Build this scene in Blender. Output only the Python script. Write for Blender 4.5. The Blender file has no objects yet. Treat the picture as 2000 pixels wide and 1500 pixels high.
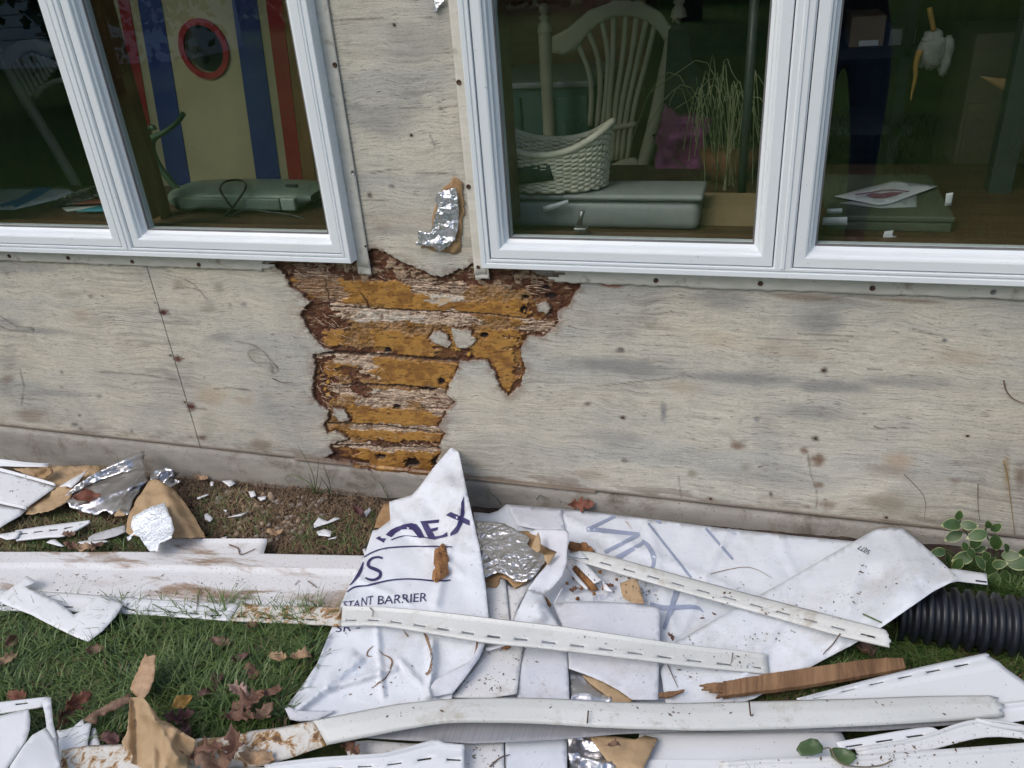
import bpy, math, random
import numpy as np
from mathutils import Vector, Matrix
from mathutils.geometry import delaunay_2d_cdt
from mathutils.bvhtree import BVHTree
random.seed(7); rng = np.random.default_rng(7)
scene = bpy.context.scene
col = scene.collection
R = math.radians
# ------------------------------------------------------------------ camera
YAW, PITCH, ROLL, FPX = R(-18.247), R(-28.063), R(-4.505), 1580.8
cf = np.array([math.sin(YAW)*math.cos(PITCH), math.cos(YAW)*math.cos(PITCH), math.sin(PITCH)])
_r = np.array([math.cos(YAW), -math.sin(YAW), 0.0]); _u = np.cross(_r, cf)
cr = _r*math.cos(ROLL)+_u*math.sin(ROLL); cu = -_r*math.sin(ROLL)+_u*math.cos(ROLL)
CAM = np.array([0.0, -1.725, 1.35])
cd = bpy.data.cameras.new('camera'); camo = bpy.data.objects.new('camera', cd); col.objects.link(camo)
m = Matrix(((cr[0], cu[0], -cf[0], CAM[0]), (cr[1], cu[1], -cf[1], CAM[1]), (cr[2], cu[2], -cf[2], CAM[2]), (0, 0, 0, 1)))
camo.matrix_world = m
cd.sensor_fit = 'HORIZONTAL'; cd.sensor_width = 36; cd.lens = FPX/2000*36; cd.clip_start = .02; cd.clip_end = 500
scene.camera = camo
# ------------------------------------------------------------------ light
SUN_EL, SUN_AZ = R(48), R(215)          # azimuth clockwise from +Y
w = bpy.data.worlds.new('World'); scene.world = w; w.use_nodes = True
wn = w.node_tree.nodes; wl = w.node_tree.links
bg = wn['Background']; sky = wn.new('ShaderNodeTexSky'); sky.sky_type = 'NISHITA'; sky.sun_disc = False
sky.sun_elevation = SUN_EL; sky.sun_rotation = SUN_AZ; sky.air_density = 1.0; sky.dust_density = 3.0; sky.ozone_density = 1.0
wl.new(sky.outputs[0], bg.inputs[0]); bg.inputs[1].default_value = 0.15
sd = bpy.data.lights.new('sun', 'SUN'); sd.energy = 0.6; sd.angle = R(35); sd.color = (1, .97, .93)
so = bpy.data.objects.new('sun', sd); col.objects.link(so)
sdir = Vector((math.sin(SUN_AZ)*math.cos(SUN_EL), math.cos(SUN_AZ)*math.cos(SUN_EL), math.sin(SUN_EL)))
so.rotation_euler = (-sdir).to_track_quat('-Z', 'Y').to_euler(); so.location = sdir*20
vs = scene.view_settings; vs.view_transform = 'Standard'; vs.look = 'None'; vs.gamma = 1; vs.use_curve_mapping = False
vs.exposure = 0.36
scene.render.engine = 'CYCLES'
try:
    scene.cycles.max_bounces = 8; scene.cycles.transparent_max_bounces = 12
except Exception: pass
# ------------------------------------------------------------------ photo <-> world helpers
def ray(px, py): return cr*((px-1000)/FPX) - cu*((py-750)/FPX) + cf
def gz(x, y):                                   # gentle fall of the ground along the wall
    x = np.clip(x, -4, 2.5)
    return 0.037*(x+0.6)*np.clip((y+5)/3.5, 0, 1)
def G(px, py, h=0.0):
    d = ray(px, py); z = h
    for _ in range(6):
        p = CAM+d*((z-CAM[2])/d[2]); z = gz(p[0], p[1])+h
    return p
def W(px, py, y=0.0):
    d = ray(px, py); return CAM+d*((y-CAM[1])/d[1])
def PROJ(v):
    v = np.asarray(v, float)-CAM; z = v@cf
    return 1000+FPX*(v@cr)/z, 750-FPX*(v@cu)/z
# ------------------------------------------------------------------ numpy noise
def _h(ix, iy, s):
    n = (ix.astype(np.int64)*374761393+iy.astype(np.int64)*668265263+s*974711) & 0x7fffffff
    n = ((n ^ (n >> 13))*1274126177) & 0x7fffffff
    n = (n ^ (n >> 16)) & 0xffffff
    return n/float(0xffffff)
def vn(x, y, s=0):
    x = np.asarray(x, float); y = np.asarray(y, float)
    ix = np.floor(x); iy = np.floor(y); fx = x-ix; fy = y-iy
    fx = fx*fx*fx*(fx*(fx*6-15)+10); fy = fy*fy*fy*(fy*(fy*6-15)+10)
    a = _h(ix, iy, s); b = _h(ix+1, iy, s); c = _h(ix, iy+1, s); d = _h(ix+1, iy+1, s)
    return (a*(1-fx)+b*fx)*(1-fy)+(c*(1-fx)+d*fx)*fy
def fbm(x, y, o=4, s=0):
    t = 0; a = .5; tot = 0
    for k in range(o):
        t = t+a*vn(x*2**k, y*2**k, s+k*17); tot += a; a *= .5
    return t/tot
def ridge(x, y, o=3, s=0):
    t = 0; a = .5; tot = 0
    for k in range(o):
        t = t+a*(1-np.abs(2*vn(x*2**k, y*2**k, s+k*31)-1)); tot += a; a *= .5
    return t/tot
def sstep(a, b, x):
    t = np.clip((x-a)/(b-a), 0, 1); return t*t*(3-2*t)
def inpoly(X, Y, poly):
    res = np.zeros(X.shape, bool); n = len(poly)
    for i in range(n):
        x1, y1 = poly[i][:2]; x2, y2 = poly[(i+1) % n][:2]
        if y1 == y2: continue
        c = ((y1 > Y) != (y2 > Y)) & (X < (x2-x1)*(Y-y1)/(y2-y1)+x1); res ^= c
    return res
def pdist(X, Y, poly, closed=True):
    d = np.full(X.shape, 1e9); n = len(poly)
    for i in range(n if closed else n-1):
        x1, y1 = poly[i][:2]; x2, y2 = poly[(i+1) % n][:2]
        L = (x2-x1)**2+(y2-y1)**2+1e-9
        t = np.clip(((X-x1)*(x2-x1)+(Y-y1)*(y2-y1))/L, 0, 1)
        d = np.minimum(d, np.hypot(X-x1-t*(x2-x1), Y-y1-t*(y2-y1)))
    return d
# ------------------------------------------------------------------ materials
def newmat(name):
    m = bpy.data.materials.new(name); m.use_nodes = True
    nt = m.node_tree; return m, nt, nt.nodes['Principled BSDF']
class NB:
    def __init__(s, nt): s.nt = nt
    def n(s, t, **k):
        o = s.nt.nodes.new(t)
        for a, b in k.items(): setattr(o, a, b)
        return o
    def l(s, a, b): s.nt.links.new(a, b)
    def coord(s, scale=(1, 1, 1), kind='Object'):
        tc = s.n('ShaderNodeTexCoord'); mp = s.n('ShaderNodeMapping'); mp.inputs['Scale'].default_value = scale
        s.l(tc.outputs[kind], mp.inputs[0]); return mp.outputs[0]
    def noise(s, vec, scale=5, detail=5, rough=.6, dist=0):
        o = s.n('ShaderNodeTexNoise'); s.l(vec, o.inputs['Vector'])
        o.inputs['Scale'].default_value = scale; o.inputs['Detail'].default_value = detail
        o.inputs['Roughness'].default_value = rough; o.inputs['Distortion'].default_value = dist
        return o.outputs[0]
    def ramp(s, fac, stops):
        o = s.n('ShaderNodeValToRGB'); e = o.color_ramp.elements
        while len(e) < len(stops): e.new(.5)
        for i, (p, c) in enumerate(stops):
            e[i].position = p; e[i].color = (c, c, c, 1) if not hasattr(c, '__len__') else (*c[:3], 1)
        s.l(fac, o.inputs[0]); return o.outputs[0]
    def mix(s, fac, a, b, mode='MIX'):
        o = s.n('ShaderNodeMix', data_type='RGBA', blend_type=mode)
        for i, v in ((0, fac), (6, a), (7, b)):
            if hasattr(v, 'is_linked'): s.l(v, o.inputs[i])
            elif hasattr(v, '__len__'): o.inputs[i].default_value = (*v[:3], 1)
            else: o.inputs[i].default_value = v
        return o.outputs[2]
    def math(s, op, a, b=None):
        o = s.n('ShaderNodeMath', operation=op)
        for i, v in ((0, a), (1, b)):
            if v is None: continue
            if hasattr(v, 'is_linked'): s.l(v, o.inputs[i])
            else: o.inputs[i].default_value = v
        return o.outputs[0]
    def bump(s, h, strength, dist, bsdf, prev=None):
        o = s.n('ShaderNodeBump'); o.inputs['Strength'].default_value = strength; o.inputs['Distance'].default_value = dist
        s.l(h, o.inputs['Height'])
        if prev is not None: s.l(prev, o.inputs['Normal'])
        if bsdf: s.l(o.outputs[0], bsdf.inputs['Normal'])
        return o.outputs[0]
MATS = {}
def mat(name, c1, c2=None, rough=.6, metal=0, scale=8, stretch=(1, 1, 1), bump=0, bscale=60, bd=.004, dirt=None, dscale=6, dth=(.55, .75), spec=None, speck=None, sscale=160, sth=(.66, .72), emit=None, cth=(.35, .65)):
    if name in MATS: return MATS[name]
    m, nt, b = newmat(name); s = NB(nt); v = s.coord(stretch)
    if c2 is None: c2 = tuple(min(1, x*1.12) for x in c1)
    n = s.noise(v, scale, 6, .6)
    c = s.ramp(n, [(cth[0], c1), (cth[1], c2)])
    if dirt is not None:
        v2 = s.coord((1, 1.6, 1))
        f = s.ramp(s.noise(v2, dscale, 8, .72, .4), [(dth[0], 0.), (dth[1], 1.)])
        c = s.mix(f, c, dirt)
    if speck is not None:
        f = s.ramp(s.noise(v, sscale, 3, .6), [(sth[0], 0.), (sth[1], 1.)])
        c = s.mix(f, c, speck)
    s.l(c, b.inputs['Base Color'])
    b.inputs['Roughness'].default_value = rough; b.inputs['Metallic'].default_value = metal
    if spec is not None: b.inputs['Specular IOR Level'].default_value = spec
    if bump: s.bump(s.noise(v, bscale, 5, .65), bump, bd, b)
    MATS[name] = m; return m
# ------------------------------------------------------------------ object helpers
WL = {}
def tag(o, label=None, cat=None, group=None, kind=None):
    if label: o['label'] = label
    if cat: o['category'] = cat
    if group: o['group'] = group
    if kind: o['kind'] = kind
    return o
def thing(name, loc, label, cat, group=None, kind=None):
    o = bpy.data.objects.new(name, None); col.objects.link(o); o.location = Vector([float(a) for a in loc]); o.empty_display_size = .05
    WL[o] = np.array(loc, float); return tag(o, label, cat, group, kind)
def link(name, me, mats, parent, loc):
    o = bpy.data.objects.new(name, me); col.objects.link(o)
    for mm in (mats if isinstance(mats, (list, tuple)) else [mats]): me.materials.append(mm)
    if parent is not None:
        o.parent = parent; o.location = Vector([float(a) for a in (loc-WL[parent])])
    else: o.location = Vector([float(a) for a in loc])
    WL[o] = np.array(loc, float); return o
def mobj(name, V, F, mats, parent=None, smooth=True, midx=None, origin=None, colors=None):
    V = np.asarray(V, float)
    if origin is None:
        origin = np.array([V[:, 0].mean(), V[:, 1].mean(), V[:, 2].min()]) if parent is None else WL[parent]
    origin = np.array(origin, float)
    me = bpy.data.meshes.new(name)
    if isinstance(F, np.ndarray):
        n, k = F.shape
        me.vertices.add(len(V)); me.vertices.foreach_set('co', (V-origin).ravel().astype(np.float32))
        me.loops.add(n*k); me.loops.foreach_set('vertex_index', F.ravel().astype(np.int32))
        me.polygons.add(n); me.polygons.foreach_set('loop_start', np.arange(0, n*k, k, dtype=np.int32))
        me.polygons.foreach_set('loop_total', np.full(n, k, dtype=np.int32)); me.update(calc_edges=True)
    else:
        me.from_pydata([tuple(v) for v in (V-origin)], [], [tuple(f) for f in F])
    me.polygons.foreach_set('use_smooth', np.full(len(me.polygons), bool(smooth)))
    if midx is not None: me.polygons.foreach_set('material_index', np.array(midx, dtype=np.int32))
    if colors is not None:
        ca = me.color_attributes.new('Col', 'FLOAT_COLOR', 'POINT'); ca.data.foreach_set('color', colors.ravel().astype(np.float32))
    me.update()
    return link(name, me, mats, parent, origin)
def gridfaces(n, m, keep=None):
    i = np.arange(n-1)[:, None]*m+np.arange(m-1)[None, :]
    F = np.stack([i, i+m, i+m+1, i+1], -1).reshape(-1, 4)
    return F if keep is None else F[keep.reshape(-1)]
def box(name, lo, hi, mats, parent=None, bev=0, rot=None, **k):
    lo = np.array(lo, float); hi = np.array(hi, float)
    V = np.array([[x, y, z] for x in (lo[0], hi[0]) for y in (lo[1], hi[1]) for z in (lo[2], hi[2])])
    if rot is not None:
        c = (lo+hi)/2; c[2] = lo[2]; a = rot
        M = np.array([[math.cos(a), -math.sin(a), 0], [math.sin(a), math.cos(a), 0], [0, 0, 1]]); V = (V-c)@M.T+c
    F = [(0, 1, 3, 2), (4, 6, 7, 5), (0, 4, 5, 1), (2, 3, 7, 6), (0, 2, 6, 4), (1, 5, 7, 3)]
    o = mobj(name, V, F, mats, parent, smooth=False, **k)
    if bev:
        b = o.modifiers.new('b', 'BEVEL'); b.width = bev; b.segments = 3
        o.data.polygons.foreach_set('use_smooth', np.full(6, True))
    return o
def tubeVF(pts, rad, seg=8, cap=True):
    P = np.array([np.asarray(p, float) for p in pts]); n = len(P)
    rad = np.full(n, rad) if np.isscalar(rad) else np.asarray(rad, float)
    T = np.gradient(P, axis=0); T /= np.linalg.norm(T, axis=1)[:, None]+1e-12
    up = np.array([0, 0, 1.]) if abs(T[0][2]) < .9 else np.array([1., 0, 0])
    N = np.cross(T[0], up); N /= np.linalg.norm(N)
    V = []
    for i in range(n):
        N = N-T[i]*(N@T[i]); N /= np.linalg.norm(N)+1e-12; B = np.cross(T[i], N)
        for k in range(seg):
            a = 2*math.pi*k/seg; V.append(P[i]+rad[i]*(math.cos(a)*N+math.sin(a)*B))
    F = []
    for i in range(n-1):
        for k in range(seg):
            a = i*seg+k; b = i*seg+(k+1) % seg; F.append((a, b, b+seg, a+seg))
    if cap: F.append(tuple(range(seg-1, -1, -1))); F.append(tuple((n-1)*seg+k for k in range(seg)))
    return V, F
def tube(name, pts, rad, mats, parent=None, seg=8, **k):
    V, F = tubeVF(pts, rad, seg); return mobj(name, V, F, mats, parent, **k)
def merge(lst):
    V = []; F = []
    for v, f in lst:
        o = len(V); V += [tuple(x) for x in v]; F += [tuple(i+o for i in q) for q in f]
    return V, F
def bez(pts, n=20):                              # Catmull-Rom
    P = np.array([np.asarray(p, float) for p in pts]); P = np.vstack([2*P[0]-P[1], P, 2*P[-1]-P[-2]])
    out = []; m = len(P)-3
    for k in range(n+1):
        t = k/n*m; i = min(int(t), m-1); t -= i
        a, b, c, d = P[i:i+4]
        out.append(.5*((2*b)+(c-a)*t+(2*a-5*b+4*c-d)*t*t+(-a+3*b-3*c+d)*t**3))
    return np.array(out)
def solid(o, th, off=-1):
    md = o.modifiers.new('s', 'SOLIDIFY'); md.thickness = th; md.offset = off; return o
def dens(poly, res, jag=0, closed=True, seed=0):
    out = []; n = len(poly); rr = random.Random(seed)
    for i in range(n if closed else n-1):
        a = np.array(poly[i], float); b = np.array(poly[(i+1) % n], float)
        k = max(1, int(np.hypot(*(b-a)[:2])/res))
        for j in range(k):
            p = a+(b-a)*j/k
            if jag: p[:2] += np.array([rr.gauss(0, jag), rr.gauss(0, jag)])
            out.append(p)
    if not closed: out.append(np.array(poly[-1], float))
    return out
def tri2d(outline, res, seed=0):
    O = [p[:2] for p in outline]; A = np.array(O); lo = A.min(0); hi = A.max(0); rr = np.random.default_rng(seed)
    X, Y = np.meshgrid(np.arange(lo[0], hi[0], res), np.arange(lo[1], hi[1], res*.87))
    X = X+(np.arange(X.shape[0]) % 2)[:, None]*res*.5
    X = X+rr.uniform(-.18, .18, X.shape)*res; Y = Y+rr.uniform(-.18, .18, Y.shape)*res
    X = X.ravel(); Y = Y.ravel()
    ok = inpoly(X, Y, O) & (pdist(X, Y, O) > res*.45)
    pts = [Vector((float(a), float(b))) for a, b in O]+[Vector((float(a), float(b))) for a, b in zip(X[ok], Y[ok])]
    n = len(O)
    v, e, f, *_ = delaunay_2d_cdt(pts, [(i, (i+1) % n) for i in range(n)], [tuple(range(n))], 1, 1e-4)
    return np.array([[a[0], a[1]] for a in v]), [tuple(q) for q in f]
COVER = []
def upfaces(V, F, toward=None):
    """orient faces so normals face the camera side"""
    out = []
    for f in F:
        a, b, c = V[f[0]], V[f[1]], V[f[2]]; n = np.cross(b-a, c-a)
        d = (CAM-a) if toward is None else toward
        out.append(f if n@d > 0 else tuple(reversed(f)))
    return out
def sheet(name, pts, mt, parent=None, th=.0012, res=10, amp=.0015, freq=14, ramp=0, rfreq=9, jag=0, ctrl=(), seed=1, fn=None, cover=True, power=2.5, fold=None, label=None, cat=None, group=None, smooth=True, folds=()):
    """thin lying piece: outline in photo pixels with a height for each corner, turned into real geometry above the ground"""
    pts = [tuple(p) if len(p) > 2 else (p[0], p[1], 0.) for p in pts]
    if cover and fn is None: COVER.append([p[:2] for p in pts])
    O = dens(pts, res, 0, seed=seed)
    if jag:
        rr = random.Random(seed); O = [p+np.array([rr.gauss(0, jag), rr.gauss(0, jag), 0]) for p in O]
    v, F = tri2d(O, res, seed)
    C = np.array([list(p) for p in O[::2]]+[list(c) for c in ctrl for _ in range(4)])
    d = np.hypot(v[:, 0][:, None]-C[:, 0][None], v[:, 1][:, None]-C[:, 1][None])+4
    wt = d**-power; h = (wt*C[:, 2][None]).sum(1)/wt.sum(1)
    f = fn or (lambda a, b, hh: G(a, b, hh))
    V = np.array([f(a, b, 0.) for a, b in v])
    u0, v0 = (V[:, 0], V[:, 1]) if fn is None else (V[:, 0], V[:, 2])
    h = h+amp*2*(fbm(u0*freq, v0*freq, 4, seed)-.5)
    if ramp: h = h+ramp*(ridge(u0*rfreq+3, v0*rfreq, 3, seed+5)-.55)
    for (fa, fb, fh, fw) in folds:
        dd = pdist(v[:, 0]+3*(vn(v[:, 1]*.05, v[:, 0]*.05, seed)-.5), v[:, 1], [fa, fb], False); h = h+fh*np.clip(1-dd/fw, 0, 1)**1.3
    V = np.array([f(a, b, hh) for (a, b), hh in zip(v, h)])
    F = upfaces(V, F)
    o = mobj(name, V, F, mt, parent, smooth=smooth)
    if th: solid(o, th, -1)
    if label: tag(o, label, cat, group)
    o['_m'] = 1; SH[o] = (V, F); return o
SH = {}
def poly_at(P, s):
    P = np.array([np.asarray(p, float) for p in P]); L = np.concatenate([[0], np.cumsum(np.linalg.norm(np.diff(P, axis=0), axis=1))])
    t = np.asarray(s)*L[-1]; return np.stack([np.interp(t, L, P[:, k]) for k in range(3)], -1)
def strip(name, A, B, mt, parent=None, th=.0014, prof=((0, 0), (1, 0)), slots=None, amp=.001, freq=6, seed=1, step=.02, nt=8, taper=0, label=None, cat=None, group=None, jagend=0):
    """long vinyl piece lofted between two edges; slots=(t0,t1,spacing,length,start) are real holes"""
    COVER.append([p[:2] for p in A]+[p[:2] for p in reversed(B)])
    A3 = [G(*p) for p in A]; B3 = [G(*p) for p in B]
    if len(A3) > 2: A3 = bez(A3, 40)
    if len(B3) > 2: B3 = bez(B3, 40)
    mid = (poly_at(A3, np.linspace(0, 1, 50))+poly_at(B3, np.linspace(0, 1, 50)))/2
    L = np.linalg.norm(np.diff(mid, axis=0), axis=1).sum()
    s = set(np.round(np.linspace(0, 1, max(2, int(L/step))), 5)); sl = []
    if slots:
        t0, t1, sp, ln, st = slots; x = st
        while x+ln < L-.004:
            a, b = x/L, (x+ln)/L; sl.append((a, b)); x += sp
        s = {q for q in s if not any(a-.002 < q < b+.002 for a, b in sl)}
        for a, b in sl: s |= {a, b}
    s = np.array(sorted(s)); T = set(np.linspace(0, 1, nt))|{p[0] for p in prof}
    if slots: T = {q for q in T if not (slots[0]-.02 < q < slots[1]+.02)}|{slots[0], slots[1]}
    T = np.array(sorted(T)); pr = np.interp(T, [p[0] for p in prof], [p[1] for p in prof])
    a3 = poly_at(A3, s); b3 = poly_at(B3, s)
    V = a3[:, None]*(1-T)[None, :, None]+b3[:, None]*T[None, :, None]
    V[..., 2] += pr[None]
    V[..., 2] += amp*2*(fbm(V[..., 0]*freq, V[..., 1]*freq, 3, seed)-.5)
    if jagend:
        e = jagend*(vn(T*9, T*0, seed)-.5)[None, :, None]*(s > .999)[:, None, None]; V += (a3[-1]-a3[-2])/np.linalg.norm(a3[-1]-a3[-2])*e
    keep = np.ones((len(s)-1, len(T)-1), bool)
    for a, b in sl:
        i = int(np.argmin(abs(s-a))); j = int(np.argmin(abs(T-slots[0]))); keep[i, j] = False
    Vf = V.reshape(-1, 3); F = gridfaces(len(s), len(T), keep)
    F = upfaces(Vf, [tuple(q) for q in F])
    o = mobj(name, Vf, F, mt, parent, smooth=True); solid(o, .005 if slots else th, -1)
    try:
        me = o.data; me.set_sharp_from_angle(angle=R(35))
    except Exception: pass
    if label: tag(o, label, cat, group)
    SH[o] = (Vf, F); return o
def decal(name, polys, target, mt, parent, res=6, off=.0016):
    V, F = SH[target]; bvh = BVHTree.FromPolygons([Vector(v) for v in V], F)
    allV = []; allF = []
    for P in polys:
        if isinstance(P, tuple): v, f = P                       # ready triangulation in pixels
        else: v, f = tri2d(dens(P, res), res)
        idx = {}; loc = []
        for i, (a, b) in enumerate(v):
            d = Vector(ray(a, b)).normalized(); hit, nn, *_ = bvh.ray_cast(Vector(CAM), d)
            if hit is None: continue
            if nn.dot(d) > 0: nn = -nn
            idx[i] = len(allV); allV.append(hit+nn*off)
        for q in f:
            if all(k in idx for k in q): allF.append(tuple(idx[k] for k in q))
    if not allV: print('DECAL EMPTY', name); return None
    Vn = np.array([tuple(v) for v in allV])
    return mobj(name, Vn, upfaces(Vn, allF), mt, parent)
def stroke(pts, wd):
    P = bez([(a, b, 0) for a, b in pts], max(6, len(pts)*8))[:, :2] if len(pts) > 2 else np.array([np.array(pts[0])+(np.array(pts[1])-np.array(pts[0]))*q for q in np.linspace(0, 1, 12)], float)
    wd = np.interp(np.linspace(0, 1, len(P)), np.linspace(0, 1, len(wd)), wd) if hasattr(wd, '__len__') else np.full(len(P), wd)
    T = np.gradient(P, axis=0); T /= np.linalg.norm(T, axis=1)[:, None]+1e-9; N = np.stack([-T[:, 1], T[:, 0]], -1)
    a = P+N*wd[:, None]/2; b = P-N*wd[:, None]/2
    v = np.vstack([a, b]); n = len(P); f = []
    for i in range(n-1): f += [(i, i+1, n+i+1, n+i)]
    return (v, f)
def fontpx(text, p0, p1, up, italic=0):
    c = bpy.data.curves.new('t', 'FONT'); c.body = text; c.size = 1; c.shear = italic; c.resolution_u = 3
    o = bpy.data.objects.new('t', c); col.objects.link(o)
    dg = bpy.context.evaluated_depsgraph_get(); me = bpy.data.meshes.new_from_object(o.evaluated_get(dg))
    v = np.array([list(x.co)[:2] for x in me.vertices]); f = [tuple(p.vertices) for p in me.polygons]
    bpy.data.objects.remove(o); bpy.data.curves.remove(c); bpy.data.meshes.remove(me)
    wd = v[:, 0].max(); h = .7
    p0 = np.array(p0, float); p1 = np.array(p1, float); up = np.array(up, float)
    return (p0+(v[:, :1]/wd)*(p1-p0)+(v[:, 1:]/h)*up, f)
def Z(x0, y0, k): return lambda *pts: [((x0+p[0]/k), (y0+p[1]/k), *p[2:]) for p in pts]
ZA = Z(540, 860, 3.409); ZB = Z(1080, 960, 3.2258); ZC = Z(1500, 960, 2.778); ZD = Z(500, 1220, 2.857); ZE = Z(900, 1020, 5.357)
ZF = Z(0, 860, 4.762); ZH = Z(0, 1140, 3.333); ZI = Z(0, 840, 2.857); ZR = Z(500, 460, 2.857); ZW = Z(1100, 540, 2.222); ZL = Z(0, 480, 3.571); ZK = Z(600, 0, 2.678); ZG = Z(0, 0, 2.777)
ZP = Z(900, 0, 2.678); ZQ = Z(1400, 0, 2.5)
# ================================================================== materials of the setting
def ply_material():
    m, nt, b = newmat('weathered_plywood'); s = NB(nt)
    v = s.coord((1, 1, 1)); big = s.noise(v, 2.2, 3, .6, .6)
    warp = s.n('ShaderNodeVectorMath', operation='MULTIPLY_ADD')
    nc = s.n('ShaderNodeTexNoise'); s.l(v, nc.inputs['Vector']); nc.inputs['Scale'].default_value = 5.5; nc.inputs['Detail'].default_value = 3
    s.l(nc.outputs[1], warp.inputs[0]); warp.inputs[1].default_value = (.03, 0, .060); s.l(v, warp.inputs[2])
    mp = s.n('ShaderNodeMapping'); mp.inputs['Scale'].default_value = (9, 1, 210); s.l(warp.outputs[0], mp.inputs[0])
    grain = s.noise(mp.outputs[0], 1, 6, .72)
    mp2 = s.n('ShaderNodeMapping'); mp2.inputs['Scale'].default_value = (34, 1, 430); s.l(warp.outputs[0], mp2.inputs[0])
    crack = s.noise(mp2.outputs[0], 1, 4, .62)
    mp3 = s.n('ShaderNodeMapping'); mp3.inputs['Scale'].default_value = (1.0, 1, 6); s.l(warp.outputs[0], mp3.inputs[0])
    band = s.noise(mp3.outputs[0], 1, 5, .62)
    c = s.ramp(band, [(.30, (.39, .39, .365)), (.42, (.49, .48, .425)), (.52, (.565, .54, .455)), (.70, (.62, .575, .46))])
    c = s.mix(s.ramp(big, [(.50, 0.), (.70, .6)]), c, (.32, .325, .325))
    c = s.mix(.55, c, s.ramp(s.noise(s.coord((1, 1, 2.5)), 140, 5, .75), [(.3, .55), (.5, 1.), (.7, 1.25)]), 'MULTIPLY')
    c = s.mix(.5, c, s.ramp(s.noise(v, 14, 6, .75), [(.3, .68), (.5, 1.), (.7, 1.15)]), 'MULTIPLY')
    g = s.ramp(grain, [(.30, .52), (.47, .93), (.66, 1.12)])
    c = s.mix(.9, c, g, 'MULTIPLY')
    mp4 = s.n('ShaderNodeMapping'); mp4.inputs['Scale'].default_value = (1.4, 1, 34); s.l(warp.outputs[0], mp4.inputs[0])
    wl4 = s.ramp(s.noise(mp4.outputs[0], 1, 3, .5, .8), [(.44, 0.), (.485, 1.), (.495, 1.), (.54, 0.)])
    c = s.mix(s.math('MULTIPLY', wl4, s.ramp(s.noise(v, 3.3, 3, .6), [(.45, 0.), (.62, .40)])), c, (.17, .15, .13))
    patch = s.ramp(s.noise(v, 7, 5, .75), [(.38, .12), (.58, 1.)])
    ck = s.ramp(crack, [(.33, 1.), (.42, 0.)])
    c = s.mix(s.math('MULTIPLY', s.math('MULTIPLY', ck, patch), .95), c, (.085, .072, .06))
    dv = s.coord((1, 1, 2.2)); sp = s.ramp(s.noise(dv, 55, 6, .8), [(.66, 0.), (.74, .75)])
    c = s.mix(s.math('MULTIPLY', sp, patch), c, (.13, .10, .07))
    at = s.n('ShaderNodeAttribute'); at.attribute_name = 'Col'
    c = s.mix(at.outputs['Alpha'], c, at.outputs['Color'])
    s.l(c, b.inputs['Base Color']); wt = s.n('ShaderNodeAttribute'); wt.attribute_name = 'Wet'; s.l(s.math('SUBTRACT', .78, s.math('MULTIPLY', wt.outputs['Fac'], .42)), b.inputs['Roughness']); b.inputs['Specular IOR Level'].default_value = .35
    inv = s.math('SUBTRACT', 1.0, at.outputs['Alpha'])
    h = s.math('ADD', s.math('MULTIPLY', grain, .6), s.math('MULTIPLY', s.math('MULTIPLY', ck, patch), -.9))
    s.bump(s.math('MULTIPLY', h, inv), .55, .0016, b)
    return m
PLY = ply_material()
VINYLF = mat('window_vinyl', (.70, .755, .79), (.75, .795, .82), .30, scale=2, dirt=(.50, .52, .50), dscale=3, dth=(.62, 1.0), speck=(.42,.40,.36), sscale=70, sth=(.70, .80))
FIN = mat('nailing_fin', (.54, .525, .46), (.64, .62, .56), .55, scale=14, stretch=(1, 1, 3), dirt=(.28, .23, .17), dscale=22, dth=(.58, .72), speck=(.08, .06, .05), sscale=120, sth=(.72, .76))
CONC = mat('painted_footing', (.26, .245, .215), (.36, .34, .30), .85, scale=7, stretch=(1, 1, 3), bump=.5, bscale=70, bd=.003, dirt=(.12, .09, .065), dscale=9, dth=(.52, .72), speck=(.07, .055, .04), sscale=110, sth=(.64, .7))
RUST = mat('rusty_metal', (.06, .035, .025), (.13, .07, .04), .6, metal=.5, scale=90)
STEEL = mat('dull_steel', (.30, .30, .30), (.42, .42, .42), .4, metal=.9, scale=90)
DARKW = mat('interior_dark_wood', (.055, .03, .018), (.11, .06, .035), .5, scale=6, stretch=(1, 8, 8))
# ================================================================== ground
def soil_material():
    m, nt, b = newmat('soil_and_lawn'); s = NB(nt); v = s.coord()
    soil = s.ramp(s.noise(v, 16, 9, .75), [(.3, (.028, .021, .017)), (.5, (.062, .046, .037)), (.68, (.115, .09, .072))])
    lawn = s.ramp(s.noise(v, 22, 8, .75), [(.35, (.012, .02, .006)), (.5, (.035, .05, .014)), (.65, (.085, .085, .035))])
    xyz = s.n('ShaderNodeSeparateXYZ'); s.l(v, xyz.inputs[0])
    edge = s.math('ADD', xyz.outputs[1], s.math('MULTIPLY', s.noise(v, 4, 5, .7), .35))
    far = s.ramp(s.math('ADD', s.math('MULTIPLY', xyz.outputs[1], .5), 1.), [(.30, 0.), (.42, 1.)])
    lawn = s.mix(far, s.ramp(s.noise(v, 1.2, 6, .6), [(.3, (.035, .085, .015)), (.7, (.07, .14, .028))]), lawn)
    f = s.ramp(s.math('ADD', edge, 1.0), [(.62, 0.), (.84, 1.)])
    s.l(s.mix(f, lawn, soil), b.inputs['Base Color']); b.inputs['Roughness'].default_value = .95
    b.inputs['Specular IOR Level'].default_value = .15
    s.bump(s.noise(v, 60, 8, .75), .8, .008, b)
    return m
SOIL = soil_material()
def gspace(a, b, fine, lo, hi):
    x = list(np.arange(lo, hi, fine)); st = fine; q = hi
    while q < b: x.append(q); st *= 1.25; q += st
    x.append(b); st = fine; q = lo
    pre = []
    while q > a: st *= 1.25; q -= st; pre.append(max(q, a))
    return np.array(sorted(set(pre+x)))
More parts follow.
